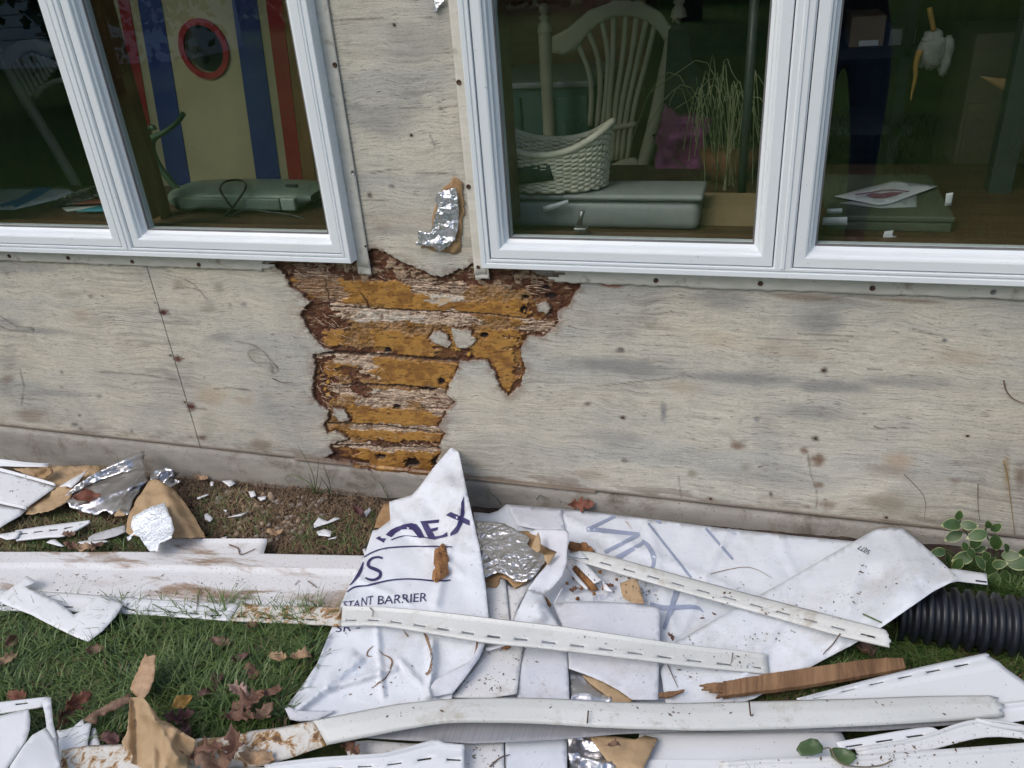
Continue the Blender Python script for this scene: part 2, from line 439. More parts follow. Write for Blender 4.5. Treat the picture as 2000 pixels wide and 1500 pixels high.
gx = gspace(-60, 60, .014, -2.5, 1.0); gy = gspace(-70, .12, .014, -1.15, .12)
Xg, Yg = np.meshgrid(gx, gy, indexing='ij')
Zg = gz(Xg, Yg)+.020*(fbm(Xg*6, Yg*6, 4, 3)-.5)+.012*(fbm(Xg*30, Yg*30, 3, 4)-.5)-.006
Zg = np.where(Yg < -30, Zg+(-30-Yg)*.03, Zg)
mobj('ground', np.stack([Xg, Yg, Zg], -1).reshape(-1, 3), gridfaces(len(gx), len(gy)), SOIL, origin=(0, 0, 0))
tag(bpy.data.objects['ground'], 'brown soil by the wall turning to lawn', None, None, 'structure')
# ================================================================== house wall
wall = thing('house_wall', (0, 0, 0), 'weathered plywood wall of the house with a rotted patch between the windows', 'wall')
def blobs_rgba(px, py):
    A = np.zeros(px.shape); C = np.zeros(px.shape+(3,))
    GREY = (.19, .195, .20); DK = (.05, .035, .028); BR = (.17, .105, .065); TAN = (.40, .29, .19); RED = (.085, .03, .02); GG = (.25, .24, .18); YB = (.33, .22, .09)
    L = []
    for Zf, k, lst in ((ZW, 2.222, [
        (250, 390, 300, 34, GREY, .62), (720, 440, 330, 30, GREY, .6), (1180, 478, 170, 26, GREY, .6), (1500, 460, 240, 30, GREY, .45), (690, 100, 150, 55, GREY, .45), (1120, 190, 120, 60, GREY, .5), (1080, 590, 190, 42, GREY, .5), (230, 700, 150, 40, GREY, .35),(900,880,300,40,GREY,.3),
        (205, 38, 60, 10, (.20, .06, .02), .9), (250, 320, 16, 12, DK, .95), (1130, 408, 18, 10, DK, .95), (755, 735, 30, 20, BR, .85), (1095, 703, 18, 12, DK, .85), (1045, 755, 20, 15, BR, .85), (1105, 795, 36, 28, BR, .9), (1450, 800, 85, 48, TAN, .55), (1400, 840, 120, 30, BR, .35), (1400, 985, 90, 45, BR, .5), (1110, 905, 24, 14, BR, .8), (640, 965, 14, 9, BR, .85), (265, 798, 14, 9, DK, .9), (258, 613, 14, 9, DK, .9), (105, 552, 14, 10, DK, .7), (560, 855, 20, 17, GG, .8), (790, 830, 24, 14, GG, .7), (110, 860, 70, 24, BR, .35), (1150, 990, 36, 20, BR, .6), (960, 320, 180, 40, TAN, .25), (520, 480, 90, 34, TAN, .35), (680,280,90,40,TAN,.25), (1740, 350, 150, 44, TAN, .3), (1700, 885, 24, 10, BR, .6), (1755, 692, 16, 7, BR, .6), (1925, 850, 12, 70, YB, .6), (1985, 870, 26, 50, BR, .7), (1060, 1000, 14, 9, BR, .6), (1400, 1045, 12, 8, BR, .8), (1655, 278, 11, 10, GREY, .8), (840, 622, 11, 9, GREY, .8), (435, 590, 12, 40, GREY, .8), (1020, 90, 170, 16, BR, .5), (1500, 105, 160, 10, BR, .6), (375, 215, 24, 12, GG, .6), (900, 945, 8, 10, DK, .9),(1450,1000,140,60,GG,.35)]),
        (ZL, 3.571, [(1135, 465, 34, 20, RED, 1), (1240, 790, 36, 20, RED, 1), (1335, 1122, 32, 24, RED, 1), (1405, 1338, 34, 14, RED, .9), (1330, 1335, 30, 10, RED, .5), (1400, 1138, 60, 5, RED, .8), (1185, 765, 16, 9, GG, .9), (1285, 1090, 18, 9, GG, .9), (1245, 265, 40, 32, BR, .45), (1530, 290, 34, 34, GG, .7), (1460, 440, 60, 26, GG, .5), (1460, 400, 50, 26, GREY, .4), (1550, 640, 110, 45, GREY, .45), (560, 480, 66, 50, TAN, .35), (280, 595, 260, 26, GREY, .45), (60, 540, 90, 34, GREY, .5), (100, 150, 300, 50, GREY, .3), (50, 930, 50, 36, BR, .55), (60,870,60,200,GREY,.25), (430, 985, 14, 13, GG, .8), (430, 880, 13, 12, DK, .6), (1470, 1050, 110, 60, TAN, .45), (1700, 1080, 70, 32, TAN, .4), (1450, 1260, 70, 110, GG, .35), (220, 1190, 110, 44, BR, .4), (1820, 1390, 90, 44, BR, .5), (520, 1245, 25, 13, DK, .7), (562, 1275, 18, 10, DK, .7), (920, 1295, 16, 8, DK, .7), (555, 1185, 12, 8, DK, .8), (400, 1030, 240, 22, GREY, .4), (1770, 770, 50, 44, GG, .4), (1900, 860, 40, 40, GG, .5), (230, 590, 12, 10, DK, .9), (630, 350, 24, 12, DK, .6), (715, 352, 10, 6, DK, .8), (1700, 410, 22, 18, GREY, .7), (1605, 410, 14, 12, GREY, .7), (690, 1048, 20, 12, DK, .5)]),
        (ZK, 2.678, [(455, 130, 14, 12, (.12, .16, .15), .8), (600, 230, 190, 110, GREY, .3), (540, 510, 80, 50, GREY, .35), (430, 620, 170, 90, GREY, .3), (545, 708, 14, 11, (.14, .15, .13), .8), (442, 975, 15, 13, (.16, .17, .15), .8), (328, 1020, 12, 14, DK, .9), (245, 560, 50, 26, GREY, .5), (660, 750, 24, 10, GREY, .5), (440, 1200, 120, 30, GREY, .35), (395, 1185, 60, 50, BR, .25), (700, 568, 14, 8, DK, .8), (480, 1150, 300, 60, TAN, .15), (740,1310,100,16,YB,.4)])):
        for X, Y, rx, ry, c, st in lst:
            (a, b), = Zf((X, Y)); L.append((a, b, rx/k, ry/k, c, st))
    wob = 1+1.0*(fbm(px*.09, py*.22, 4, 11)-.5); wob2 = 1+.8*(fbm(px*.012, py*.05, 4, 14)-.5)
    for a, b, rx, ry, c, st in L:
        d = np.hypot((px-a)/rx, (py-b-(px-a)*.05)/ry)*(wob if rx < 30 else wob2)
        f = st*np.clip(1.35-d, 0, 1)**.8 if rx < 14 else min(1, st*(1.12 if rx > 30 else 1.))*sstep(1.35, .35, d)
        f = np.clip(f, 0, 1)*(.75+.5*fbm(px*.25, py*1.1, 3, 12)); f = np.clip(f, 0, 1)
        na = f+A*(1-f); C = (C*(A*(1-f))[..., None]+np.array(c)*f[..., None])/np.maximum(na, 1e-6)[..., None]; A = na
    KN = [(ZL, [(1800, 722), (1745, 728), (1730, 755), (1760, 800), (1795, 822), (1850, 812), (1885, 820), (1900, 850), (1895, 880), (1915, 888), (1942, 875), (1935, 840), (1905, 820)]), (ZL, [(1640, 665), (1760, 690), (1840, 735), (1880, 790), (1935, 850)]), (ZL, [(1290, 235), (1350, 265), (1400, 320), (1440, 375)]), (ZL, [(1210, 300), (1300, 290), (1400, 310)]), (ZL, [(0, 490), (50, 520), (110, 560), (230, 575)]), (ZL, [(0, 560), (70, 590), (200, 600)]), (ZL, [(140, 860), (170, 980), (150, 1110)]), (ZL, [(700, 880), (1000, 900), (1240, 935)]), (ZL, [(1500, 1000), (1600, 990), (1750, 1010)]),
          (ZW, [(150, 475), (450, 445), (530, 425), (575, 445)]), (ZW, [(840, 270), (1020, 275), (1240, 282)]), (ZW, [(1020, 250), (1260, 262)]), (ZW, [(1320, 400), (1380, 405)]), (ZW, [(500, 870), (512, 960)]), (ZW, [(1060, 760), (1075, 860), (1100, 930), (1100, 1000)]), (ZW, [(1350, 650), (1370, 660), (1500, 655)]), (ZW, [(1520, 230), (1600, 250)]),
          (ZK, [(140, 112), (260, 100), (400, 95)]), (ZK, [(600, 88), (690, 95)]), (ZK, [(480, 565), (660, 568)]), (ZK, [(410, 890), (500, 884)]), (ZK, [(570, 903), (680, 905), (790, 915)]), (ZK, [(330, 910), (400, 895)]), (ZK, [(640, 700), (670, 765)]), (ZK, [(290, 1050), (420, 1050)])]
    for Zf, P_ in KN:
        dk = pdist(px+1.5*(vn(px*.1, py*.1, 3)-.5), py, Zf(*P_), False); f = sstep(2.4, .6, dk)*.62*(.4+.9*fbm(px*.15, py*.15, 2, 7))
        na = f+A*(1-f); C = (C*(A*(1-f))[..., None]+np.array((.10, .085, .07))*f[..., None])/np.maximum(na, 1e-6)[..., None]; A = na
    # grime creeping up from the bottom edge
    return C, A
def ply_colors(V):
    px, py = PROJ(V); C, A = blobs_rgba(px, py)
    z = V[:, 2]; x = V[:, 0]
    f = np.clip((.135-z)/.06, 0, 1)*sstep(.42, .7, fbm(x*14, z*50, 4, 5))*.75
    f = np.maximum(f, sstep(.088, .078, z)*.8)
    f = np.maximum(f, sstep(.655, .668, z)*(z < .70)*.55*vn(x*11, z*0, 6))
    na = f+A*(1-f); C = (C*(A*(1-f))[:, None]+np.array((.13, .085, .055))*f[:, None])/np.maximum(na, 1e-6)[:, None]
    return C, na
def ply_panel(name, x0, x1, z0, z1, st=.004, rim=False):
    xs = np.linspace(x0, x1, int((x1-x0)/st)+1); zs = np.linspace(z0, z1, int((z1-z0)/st)+1)
    X, Zz = np.meshgrid(xs, zs, indexing='ij'); Y = .0012*(fbm(X*3, Zz*3, 3, 2)-.5)*np.clip(np.minimum.reduce([X-x0, x1-X])/.1, 0, 1)
    V = np.stack([X, Y, Zz], -1).reshape(-1, 3); C, A = ply_colors(V)
    o = mobj(name, V, gridfaces(len(xs), len(zs))[:, ::-1], PLY, wall, colors=np.concatenate([C, A[:, None]], 1)); solid(o, .011, -1 if o.data.polygons[0].normal.y < 0 else 1).modifiers[0].use_rim = rim
    return o
SEAM = W(340, 700)[0]
RX0, RX1, RZ0, RZ1 = -1.26, -.36, .0, .80
ply_panel('plywood_panel', -3.0, SEAM-.0012, .077, .72)['label'] = 'plywood sheet left of the nailed seam'
ply_panel('plywood_panel', SEAM+.0012, RX0, .077, .72)
ply_panel('plywood_panel', RX1, 1.6, .077, .72)
ply_panel('plywood_panel', -.96, -.59, RZ1, 2.05)['label'] = 'narrow plywood sheet between the windows'
# ---- the rotted area
xs = np.linspace(RX0-.0005, RX1+.0005, 590); zs = np.linspace(RZ0, RZ1+.0005, 524)
X, Zz = np.meshgrid(xs, zs, indexing='ij'); sh = X.shape
V = np.stack([X, X*0, Zz], -1).reshape(-1, 3); px, py = PROJ(V); C0, A0 = ply_colors(V)
px = px.reshape(sh); py = py.reshape(sh); C = C0.reshape(sh+(3,)); A = A0.reshape(sh)
U = (px-500)*2.857; Vv = (py-460)*2.857
w1 = (fbm(U*.012, Vv*.012, 4, 21)-.5); w2 = (fbm(U*.012, Vv*.012, 4, 22)-.5); w3 = (fbm(U*.05, Vv*.07, 3, 23)-.5)
Uw = U+w1*46+w3*16; Vw = Vv+w2*34+(fbm(U*.05, Vv*.07, 3, 24)-.5)*14
OUT = [(60, 150), (110, 172), (170, 232), (212, 300), (270, 362), (305, 378), (238, 412), (228, 445), (300, 560), (330, 600), (372, 632), (440, 652), (315, 664), (320, 760), (312, 860), (345, 930), (400, 985), (400, 1030), (372, 1062), (405, 1112), (450, 1095), (505, 1140), (412, 1168), (440, 1215), (385, 1238), (560, 1285), (640, 1300), (690, 1400), (900, 1420), (960, 1380), (1000, 1290), (1045, 1215), (1010, 1180), (1065, 1110), (1022, 1080), (1050, 1000), (1112, 920), (1070, 880), (1092, 800), (1140, 740), (1135, 705), (1290, 705), (1335, 760), (1350, 850), (1420, 892), (1475, 840), (1503, 750), (1478, 640), (1520, 562), (1600, 560), (1680, 500), (1695, 430), (1765, 360), (1825, 262), (1700, 236), (1560, 215), (1480, 150), (1200, 165), (1150, 192), (1040, 224), (960, 206), (860, 165), (790, 130), (712, 95), (645, 78), (560, 100), (300, 120)]
isl = [[(968, 575), (1000, 540), (1060, 560), (1085, 600), (1060, 625), (1000, 610)], [(1100, 520), (1200, 530), (1215, 590), (1170, 635), (1115, 625), (1095, 570)], [(1560, 390), (1620, 372), (1655, 400), (1640, 430), (1580, 432)], [(430, 968), (490, 975), (520, 1030), (470, 1045), (430, 1010)]]
ins = inpoly(Uw, Vw, OUT); dist = pdist(Uw, Vw, OUT); dist = np.where(ins, dist, -dist)
for q in isl:
    dd = pdist(Uw, Vw, q); dd = np.where(inpoly(Uw, Vw, q), dd, -dd); dist = np.minimum(dist, -dd)
inn = sstep(-1.5, 3, dist)
WA = fbm(U*.008, Vv*.03, 4, 51)-.5; WB = fbm(U*.05, Vv*.09, 3, 52)-.5; WC = fbm(U*.007, Vv*.02, 4, 53)-.5; WD = fbm(U*.04, Vv*.05, 3, 54)-.5
def rect(u0, u1, v0, v1, soft=10, tilt=.045):
    uu = Uw+WA*170+WB*50; vv = Vw-(Uw-900)*tilt+WC*34+WD*14
    u0 -= 8; u1 += 8; v0 -= 3; v1 += 3; soft = max(soft, 14)
    return sstep(-soft*2.2, soft*2.2, uu-u0)*sstep(-soft*2.2, soft*2.2, u1-uu)*sstep(-soft, soft, vv-v0)*sstep(-soft, soft, v1-vv)
n1 = fbm(U*.02, Vv*.03, 5, 31); n2 = fbm(U*.08, Vv*.1, 4, 32); n3 = fbm(U*.25, Vv*.3, 3, 33)
def lay(c, f, dep=None):
    global RC, RD
    f = np.clip(f, 0, 1); RC = RC*(1-f[..., None])+c*f[..., None]
    if dep is not None: RD = RD*(1-f)+dep*f
def cc(*a): return np.array(a)
tanc = cc(.28, .16, .065)+(n1-.5)[..., None]*cc(.25, .2, .16)+(n2-.5)[..., None]*cc(.16, .13, .1)
RC = tanc.copy(); RD = .0055+.003*(n1-.5)+.002*(n2-.5)
och = cc(.36, .18, .042)+(n1-.5)[..., None]*cc(.34, .22, .07)+(n2-.5)[..., None]*cc(.18, .11, .03)
OM = np.zeros(sh)
def ochre(u0, u1, v0, v1, th=.35, soft=16, tilt=.045):
    global OM
    r = rect(u0, u1, v0, v1, soft, tilt); f = sstep(th, th+.30, r*(.55+.75*n1+.22*n2)); lay(och, f, .0038+.0008*n1); OM = np.maximum(OM, f)
# fibre strands
row = Vv*.17-(U-800)*.008+(fbm(U*.006, Vv*.01, 3, 41)-.5)*1.6
st = vn(row*1.0+9, U*.006, 42)*.6+vn(row*2.3, U*.012, 43)*.4
strand = np.abs(np.sin(math.pi*(row+1.2*(vn(U*.01, row*.6, 44)-.5))))**.7*.55+st*.6+.25*(n3-.5)
def fibre(u0, u1, v0, v1, pale=.55, soft=10, tilt=.045, k=1.):
    global OM
    r = rect(u0, u1, v0, v1, soft, tilt)
    f = sstep(.30, .5, r*(.45+.9*n1+.4*n2))*k; s_ = sstep(.42, .72, strand+pale-.5)
    cst = cc(.16, .075, .045)*(1-s_[..., None])+cc(.55, .43, .32)*s_[..., None]*(1+.25*(n2-.5))[..., None]
    lay(cst, f, .0055+.0045*(1-s_)); OM = OM*(1-f)
# whitish skin, horizontal bands from top to bottom
def white(u0, u1, v0, v1, k=1., tilt=.045):
    r = rect(u0, u1, v0, v1, 26, tilt); f = sstep(.45, .75, r*(.5+.9*n2+.2*n1))*k; lay(cc(.56, .52, .45)+(n3-.5)[..., None]*.12, f, .0042)
brown = cc(.105, .042, .022)+(n2-.5)[..., None]*cc(.12, .06, .035)
def dark(u0, u1, v0, v1, th=.38, soft=10, tilt=.045, k=1.):
    global OM
    r = rect(u0, u1, v0, v1, soft, tilt); f = sstep(th, th+.15, r*(.45+1.0*n2))*k; lay(brown, f, .0095+.002*(n3-.5))
dark(100, 1850, 60, 262, .30)                                     # bruised band under the windows
lay(cc(.36, .27, .18)+(n3-.5)[..., None]*.25, rect(120, 1800, 130, 262, 20)*sstep(.48, .62, n1+.35*(n2-.5))*.85, .004)
ochre(170, 1100, 265, 395, .42); ochre(370, 640, 330, 395, .2); ochre(760, 1560, 362, 430, .16, 10, .045); ochre(1380,1620,330,460,.4)
fibre(860, 1140, 255, 335, .40); white(950, 1140, 330, 378)
dark(225, 470, 380, 600, .28); fibre(225, 480, 395, 560, .30, 10, .35, .8)
fibre(455, 1230, 420, 490, .56); white(560, 900, 435, 500, .6); fibre(1470, 1720, 470, 545, .5)
dark(1540, 1830, 235, 480, .33); fibre(1470, 1700, 455, 540, .42); dark(1480,1700,520,590,.4)
ochre(360, 470, 560, 640, .22); ochre(640, 1060, 560, 680, .2, 18); ochre(1225, 1480, 540, 740, .13, 10, 0); ochre(1310, 1480, 720, 870, .22, 10, 0); ochre(1060, 1140, 520, 640, .42)
dark(430, 760, 640, 680, .45); dark(1000, 1240, 630, 705, .22); dark(1440, 1520, 560, 870, .40, 8, 0)
fibre(320, 720, 690, 800, .58); ochre(690, 1110, 710, 845, .22); dark(310, 420, 690, 960, .36, 10, 0); ochre(360, 540, 740, 810, .38); dark(470, 620, 755, 815, .45)
fibre(430, 1110, 868, 915, .56); white(540, 700, 855, 895, .7); fibre(560, 830, 920, 985, .5); ochre(530, 1040, 985, 1080, .2); dark(330, 420, 880, 960, .4, 8, 0); dark(520, 620, 950, 1020, .42, 8, .4); fibre(960, 1110, 870, 1000, .4)
ochre(500, 1040, 1092, 1150, .34); dark(640, 1000, 1150, 1200, .5); ochre(500, 1040, 1195, 1330, .24, 14, .03); dark(400, 560, 1180, 1300, .42); fibre(480, 1010, 1075, 1100, .5); fibre(440, 1000, 1185, 1205, .5)
lay(cc(.15, .105, .085)+(n3-.5)[..., None]*.08, rect(640, 1000, 1318, 1440, 6, .05), .006)
dark(642,660,1310,1430,.3,4,0); dark(742,756,1320,1430,.3,4,0); dark(846,862,1320,1430,.3,4,0)
stk = fbm(U*.014, Vv*.22, 4, 61); mo = fbm(U*.03, Vv*.05, 5, 62); mo2 = fbm(U*.022, Vv*.06, 5, 63); fine = fbm(U*.35, Vv*.55, 3, 64)
q_ = (1-.62*OM); RC = RC*(1+q_*(.98*stk-.50))[..., None]*(1+q_*(.56*fine-.28))[..., None]
lay(cc(.17, .095, .05)*(.6+.8*fine)[..., None], sstep(.58, .72, mo)*.7*(1-.7*OM), RD+.002)
lay(cc(.42, .31, .19)*(.7+.6*fine)[..., None], sstep(.64, .78, mo2)*.5*(1-.8*OM))
lay(cc(.17, .075, .022), OM*sstep(.50, .66, n1+.4*(n2-.5))*.7); lay(cc(.46, .26, .07), OM*sstep(.54, .40, n1)*.5); lay(cc(.10, .042, .02), OM*sstep(.66, .74, fbm(U*.03, Vv*.16, 4, 71))*.85)
RD = RD+(.004*(mo-.5)+.0025*(stk-.5))*q_
# open seams between plies, following the photograph
for pts, wd, dp in (([(320, 656), (640, 668), (860, 684), (1000, 700), (1230, 712)], 9, .013), ([(400, 402), (780, 418), (1240, 440), (1460, 462)], 4, .009), ([(480, 838), (760, 842), (1000, 862)], 7, .012), ([(400, 1052), (700, 1062), (1050, 1112)], 5, .010), ([(420, 1172), (700, 1182), (1040, 1192)], 5, .010), ([(400, 1238), (620, 1282)], 10, .012), ([(380, 240), (385, 300), (400, 330), (402, 398)], 4, .008), ([(580, 325), (615, 370), (625, 410)], 4, .009)):
    d = pdist(U+w3*10, Vv+w3*16, pts, False); f = sstep(wd*1.5, wd*.5, d*(.6+.8*n2)); lay(cc(.05, .025, .016), f*.9, dp)
for hx, hy, ra, rb in ((728, 648, 24, 17), (780, 962, 22, 16), (865, 1275, 46, 28), (1030, 820, 20, 20), (1270, 562, 24, 16), (690, 1240, 30, 16), (1500, 350, 22, 14), (1640, 345, 40, 18), (1610, 300, 25, 16), (930, 865, 34, 8), (975, 868, 20, 8), (610, 1305, 40, 14), (1490, 420, 20, 26), (420, 1225, 40, 14), (1230, 180, 18, 18),(1000,1270,30,30)):
    d = np.hypot((U-hx)/ra, (Vv-hy)/rb)*(1+.9*(n2-.5)); lay(cc(.022, .014, .012), sstep(1.1, .7, d), .014)
rr = random.Random(5)
for k in range(26):                                              # small ochre drips and beads at the ragged rims
    a, b, r0 = rr.choice([(1100, 650, 60), (1490, 640, 30), (400, 800, 50), (1200, 660, 50), (400, 930, 40), (520, 980, 50), (1470, 400, 40), (1480, 800, 20)]); a += rr.gauss(0, r0*.6); b += rr.gauss(0, r0*.5)
    d = np.hypot(U-a, Vv-b)/rr.uniform(5, 13); lay(cc(.46, .26, .05), sstep(1.1, .8, d), .003)
rim = sstep(20, 2, dist-10*(n1-.5)-16*(n2-.5))*sstep(.25, .5, n1+.25*(Uw < 520)+.15*(Uw > 1350)+.2*(Vw<260))
lay(brown*.85, rim*.95, .0105)
RD = RD+(.004*(n2-.5)+.0022*(n3-.5)+.002*(fine-.5))*(1-.75*OM)
D = RD*sstep(0, 5, dist)
halo = np.maximum(sstep(-26, 0, dist)*(1-inn)*sstep(.5, .75, n2+.1)*.65, sstep(-70, 0, dist)*(1-inn)*sstep(.42, .7, n1)*.5)
na = halo+A*(1-halo); C = (C*(A*(1-halo))[..., None]+cc(.16, .085, .05)*halo[..., None])/np.maximum(na, 1e-6)[..., None]; A = na
C = C*(1-inn)[..., None]+np.clip(RC, .008, .8)*inn[..., None]; A = np.maximum(A, inn); A = A*(1-inn)+inn
keep = np.ones((sh[0]-1, sh[1]-1), bool)
zc = (Zz[:-1, :-1]+Zz[1:, 1:])/2; xc = (X[:-1, :-1]+X[1:, 1:])/2
inc = ins[:-1, :-1]
keep &= ((zc > .077) | (inc & (zc > -.02))) & ((zc < .705) | ((xc > -.955) & (xc < -.59)))
V = np.stack([X, D, Zz], -1).reshape(-1, 3)
V[:, 1] -= np.where(V[:, 2] < .077, .009, 0)
o = mobj('rotted_plywood', V, gridfaces(sh[0], sh[1], keep)[:, ::-1], PLY, wall, colors=np.concatenate([C.reshape(-1, 3), A.reshape(-1, 1)], 1))
wa = o.data.attributes.new('Wet', 'FLOAT', 'POINT'); wa.data.foreach_set('value', (OM*inn).reshape(-1).astype(np.float32))
o['label'] = 'rotted open patch of brown and ochre wood fibre'
# splinters standing off the rot
lst = []
for k in range(210):
    bx = rr.choice([(225, 480, 390, 600), (470, 1230, 425, 500), (860, 1130, 265, 330), (320, 700, 690, 800), (450, 1100, 860, 930), (1480, 1700, 470, 550), (1500, 1760, 250, 330), (330, 430, 800, 980), (200, 700, 180, 250),(500,1000,1085,1200)])
    u = rr.uniform(bx[0], bx[1]); v_ = rr.uniform(bx[2], bx[3]); (a, b), = ZR((u, v_)); p = W(a, b, .0)
    L = rr.uniform(.008, .035); an = rr.gauss(.03, .12) if bx[0] > 440 else rr.gauss(.3, .6)
    q = p+np.array([math.cos(an)*L, 0, -math.sin(an)*L])
    y0 = rr.uniform(.001, .006); p[1] = y0; q[1] = y0-rr.uniform(0, .006)
    lst.append(tubeVF([p, (p+q)/2+np.array([0, -.0015, .0006]), q], [.0005, .0009, .0003], 4))
V_, F_ = merge(lst); SPL = mat('pale_fibre', (.45, .30, .20), (.60, .47, .36), .8, scale=60)
mobj('splinters', V_, F_, SPL, wall)['kind'] = 'stuff'
# framing and footing behind
WOODC = mat('rough_framing', (.20, .13, .075), (.29, .19, .11), .8, scale=6, stretch=(1, 1, 9))
box('wall_framing', (-3.0, .022, -.3), (1.6, .10, .70), WOODC, wall)
box('wall_framing', (-.945, .022, .702), (-.605, .10, 2.05), WOODC, wall)
n = 380; fx = np.linspace(-3.0, 1.6, n); zz = [-.35, -.02, .03, .055, .066, .071]; yy = [-.010, -.010, -.008, -.007, -.003, .012]
Vf = np.array([[x, y-.004*(fbm(x*9, z*30, 3, 8)-.5) if i < 5 else y, z+(.006*(vn(x*7, 0*x, 9)-.5) if i > 2 else 0)] for x in fx for i, (y, z) in enumerate(zip(yy, zz))])
mobj('footing', Vf, gridfaces(n, 6)[:, ::-1], CONC, wall)['label'] = 'low grimy painted footing under the plywood'
# rusty drip strip along the ply bottom at the right, and corner at the far right
# ================================================================== windows
def glass_material():
    m = bpy.data.materials.new('window_glass'); m.use_nodes = True; nt = m.node_tree; nt.nodes.remove(nt.nodes['Principled BSDF']); s = NB(nt)
    out = nt.nodes['Material Output']; g = s.n('ShaderNodeNewGeometry'); d = s.n('ShaderNodeVectorMath', operation='DOT_PRODUCT')
    s.l(g.outputs['Normal'], d.inputs[0]); s.l(g.outputs['Incoming'], d.inputs[1])
    c = s.math('ABSOLUTE', d.outputs['Value']); q = s.math('POWER', s.math('SUBTRACT', 1.0, c), 5.0)
    f = s.math('ADD', s.math('MULTIPLY', q, .9), .09)
    t = s.n('ShaderNodeBsdfTransparent'); t.inputs[0].default_value = (.93, .96, .94, 1); gl = s.n('ShaderNodeBsdfGlossy'); gl.inputs['Roughness'].default_value = .004
    mx = s.n('ShaderNodeMixShader'); s.l(f, mx.inputs[0]); s.l(t.outputs[0], mx.inputs[1]); s.l(gl.outputs[0], mx.inputs[2]); s.l(mx.outputs[0], out.inputs[0])
    return m
GLASS = glass_material()
GASKET = mat('glazing_gasket', (.10, .10, .10), (.16, .16, .16), .6)
def frame_loop(name, rect, prof, mt, parent, **k):
    x0, z0, x1, z1 = rect; V = []; n = len(prof)
    for cx, cz, sx, sz in ((x0, z0, -1, -1), (x1, z0, 1, -1), (x1, z1, 1, 1), (x0, z1, -1, 1)):
        for d, y in prof: V.append((cx+sx*d, y, cz+sz*d))
    F = []
    for c in range(4):
        for i in range(n-1):
            a = c*n+i; b = ((c+1) % 4)*n+i; F.append((a, a+1, b+1, b))
    V = np.array(V); V2 = []; F2 = []
    for f in F:                                   # split so every facet stays flat
        o = len(V2); V2 += [V[i] for i in f]; F2.append((o, o+1, o+2, o+3))
    return mobj(name, V2, F2, mt, parent, smooth=False)
SASH = [(-.004, .012), (-.004, -.008), (0, -.012), (.0060, -.0175), (.0085, -.0265), (.0130, -.0285), (.0155, -.0345), (.019, -.036), (.0375, -.036), (.039, -.0345), (.039, -.02), (.039, .012)]
OUTF = [(0, .012), (0, -.020), (0, -.038), (.001, -.0395), (.0055, -.0395), (.0065, -.0370), (.0095, -.0370), (.0110, -.0400), (.0205, -.0405), (.022, -.039), (.022, -.006), (.022, .012)]
TOPZ = 1.86
def window(gl, label):
    """gl: two glass rectangles x ranges"""
    g0 = .769; cx = (gl[0][0]+gl[1][1])/2
    t = thing('casement_window', (cx, 0, .70), label, 'window', 'paired white casement windows in the wall')
    for a, b in gl:
        s = frame_loop('sash', (a, g0, b, TOPZ), SASH, VINYLF, t)
        V = [(a-.004, -.006, g0-.004), (b+.004, -.006, g0-.004), (b+.004, -.006, TOPZ+.004), (a-.004, -.006, TOPZ+.004)]
        p = mobj('pane', V, [(0, 1, 2, 3)], GLASS, s, smooth=False)
        md = p.modifiers.new('s', 'SOLIDIFY'); md.thickness = .004; md.offset = -1
        frame_loop('gasket', (a+.001, g0+.001, b-.001, TOPZ-.001), [(-.003, -.0065), (-.003, -.0105), (.002, -.012)], GASKET, s)
    gap = .0410
    frame_loop('outer_frame', (gl[0][0]-gap, g0-gap, gl[1][1]+gap, TOPZ+gap), OUTF, VINYLF, t)
    mx0 = gl[0][1]+gap; mx1 = gl[1][0]-gap; c = (mx0+mx1)/2; hw = (mx1-mx0)/2
    pr = [(-hw, .012), (-hw, -.036), (-hw*.8, -.0395), (-hw*.25, -.0395), (-hw*.15, -.042), (hw*.15, -.042), (hw*.25, -.0395), (hw*.8, -.0395), (hw, -.036), (hw, .012)]
    V = [(c+a, y, z) for z in (g0-gap-.001, TOPZ+gap) for a, y in pr]; n = len(pr)
    mobj('mullion', V, [(i, i+1, n+i+1, n+i) for i in range(n-1)], VINYLF, t, smooth=False)
    # nailing fin
    x0 = gl[0][0]-.063; x1 = gl[1][1]+.063; y = -.0035; zb = .706
    for nm, lo, hi in (('nailing_fin', (x0-.030, -.0055, .665), (x1+.031, -.0020, zb+.002)), ('nailing_fin', (x0-.031, -.006, zb-.030 if x0 > -1 else .664), (x0+.001, -.0015, 1.93)), ('nailing_fin', (x1-.001, -.0062, zb-.022), (x1+.031, -.0017, 1.93))):
        if lo[0] < x0 and hi[0] < x1-.5 and x0 < -1: pass
        f_ = fin(nm, lo, hi, t)
    return t
def fin(nm, lo, hi, t):
    nx = max(2, int((hi[0]-lo[0])/.005)); nz = max(2, int((hi[2]-lo[2])/(.005 if hi[2] < 1 else .02)))
    xs = np.linspace(lo[0], hi[0], nx); zs = np.linspace(lo[2], hi[2], nz); X, Zz = np.meshgrid(xs, zs, indexing='ij')
    Y = lo[1]+.0012*(fbm(X*12, Zz*12, 3, 4)-.6)
    ed = (X < xs[1]) | (X > xs[-2]); Zq = Zz+.0035*(vn(X*60, Zz*0, 3)-.5)*(Zz == zs[0])*1.2
    V = np.stack([X, Y, Zq], -1).reshape(-1, 3); F = gridfaces(nx, nz)
    C_ = V.mean(0)
    keepf = [f for f in F.tolist() if not (-1.205+.02*math.sin(V[f[0]][2]*300) < V[f[0]][0] < -.95 and V[f[0]][2] < .703)
             and not (-.605 < V[f[0]][0] < -.44+.02*math.sin(V[f[0]][2]*260) and V[f[0]][2] < .703)]
    o = mobj(nm, V, upfaces(V, keepf, np.array([0, -1., 0])), FIN, t); solid(o, .0018, -1); return o
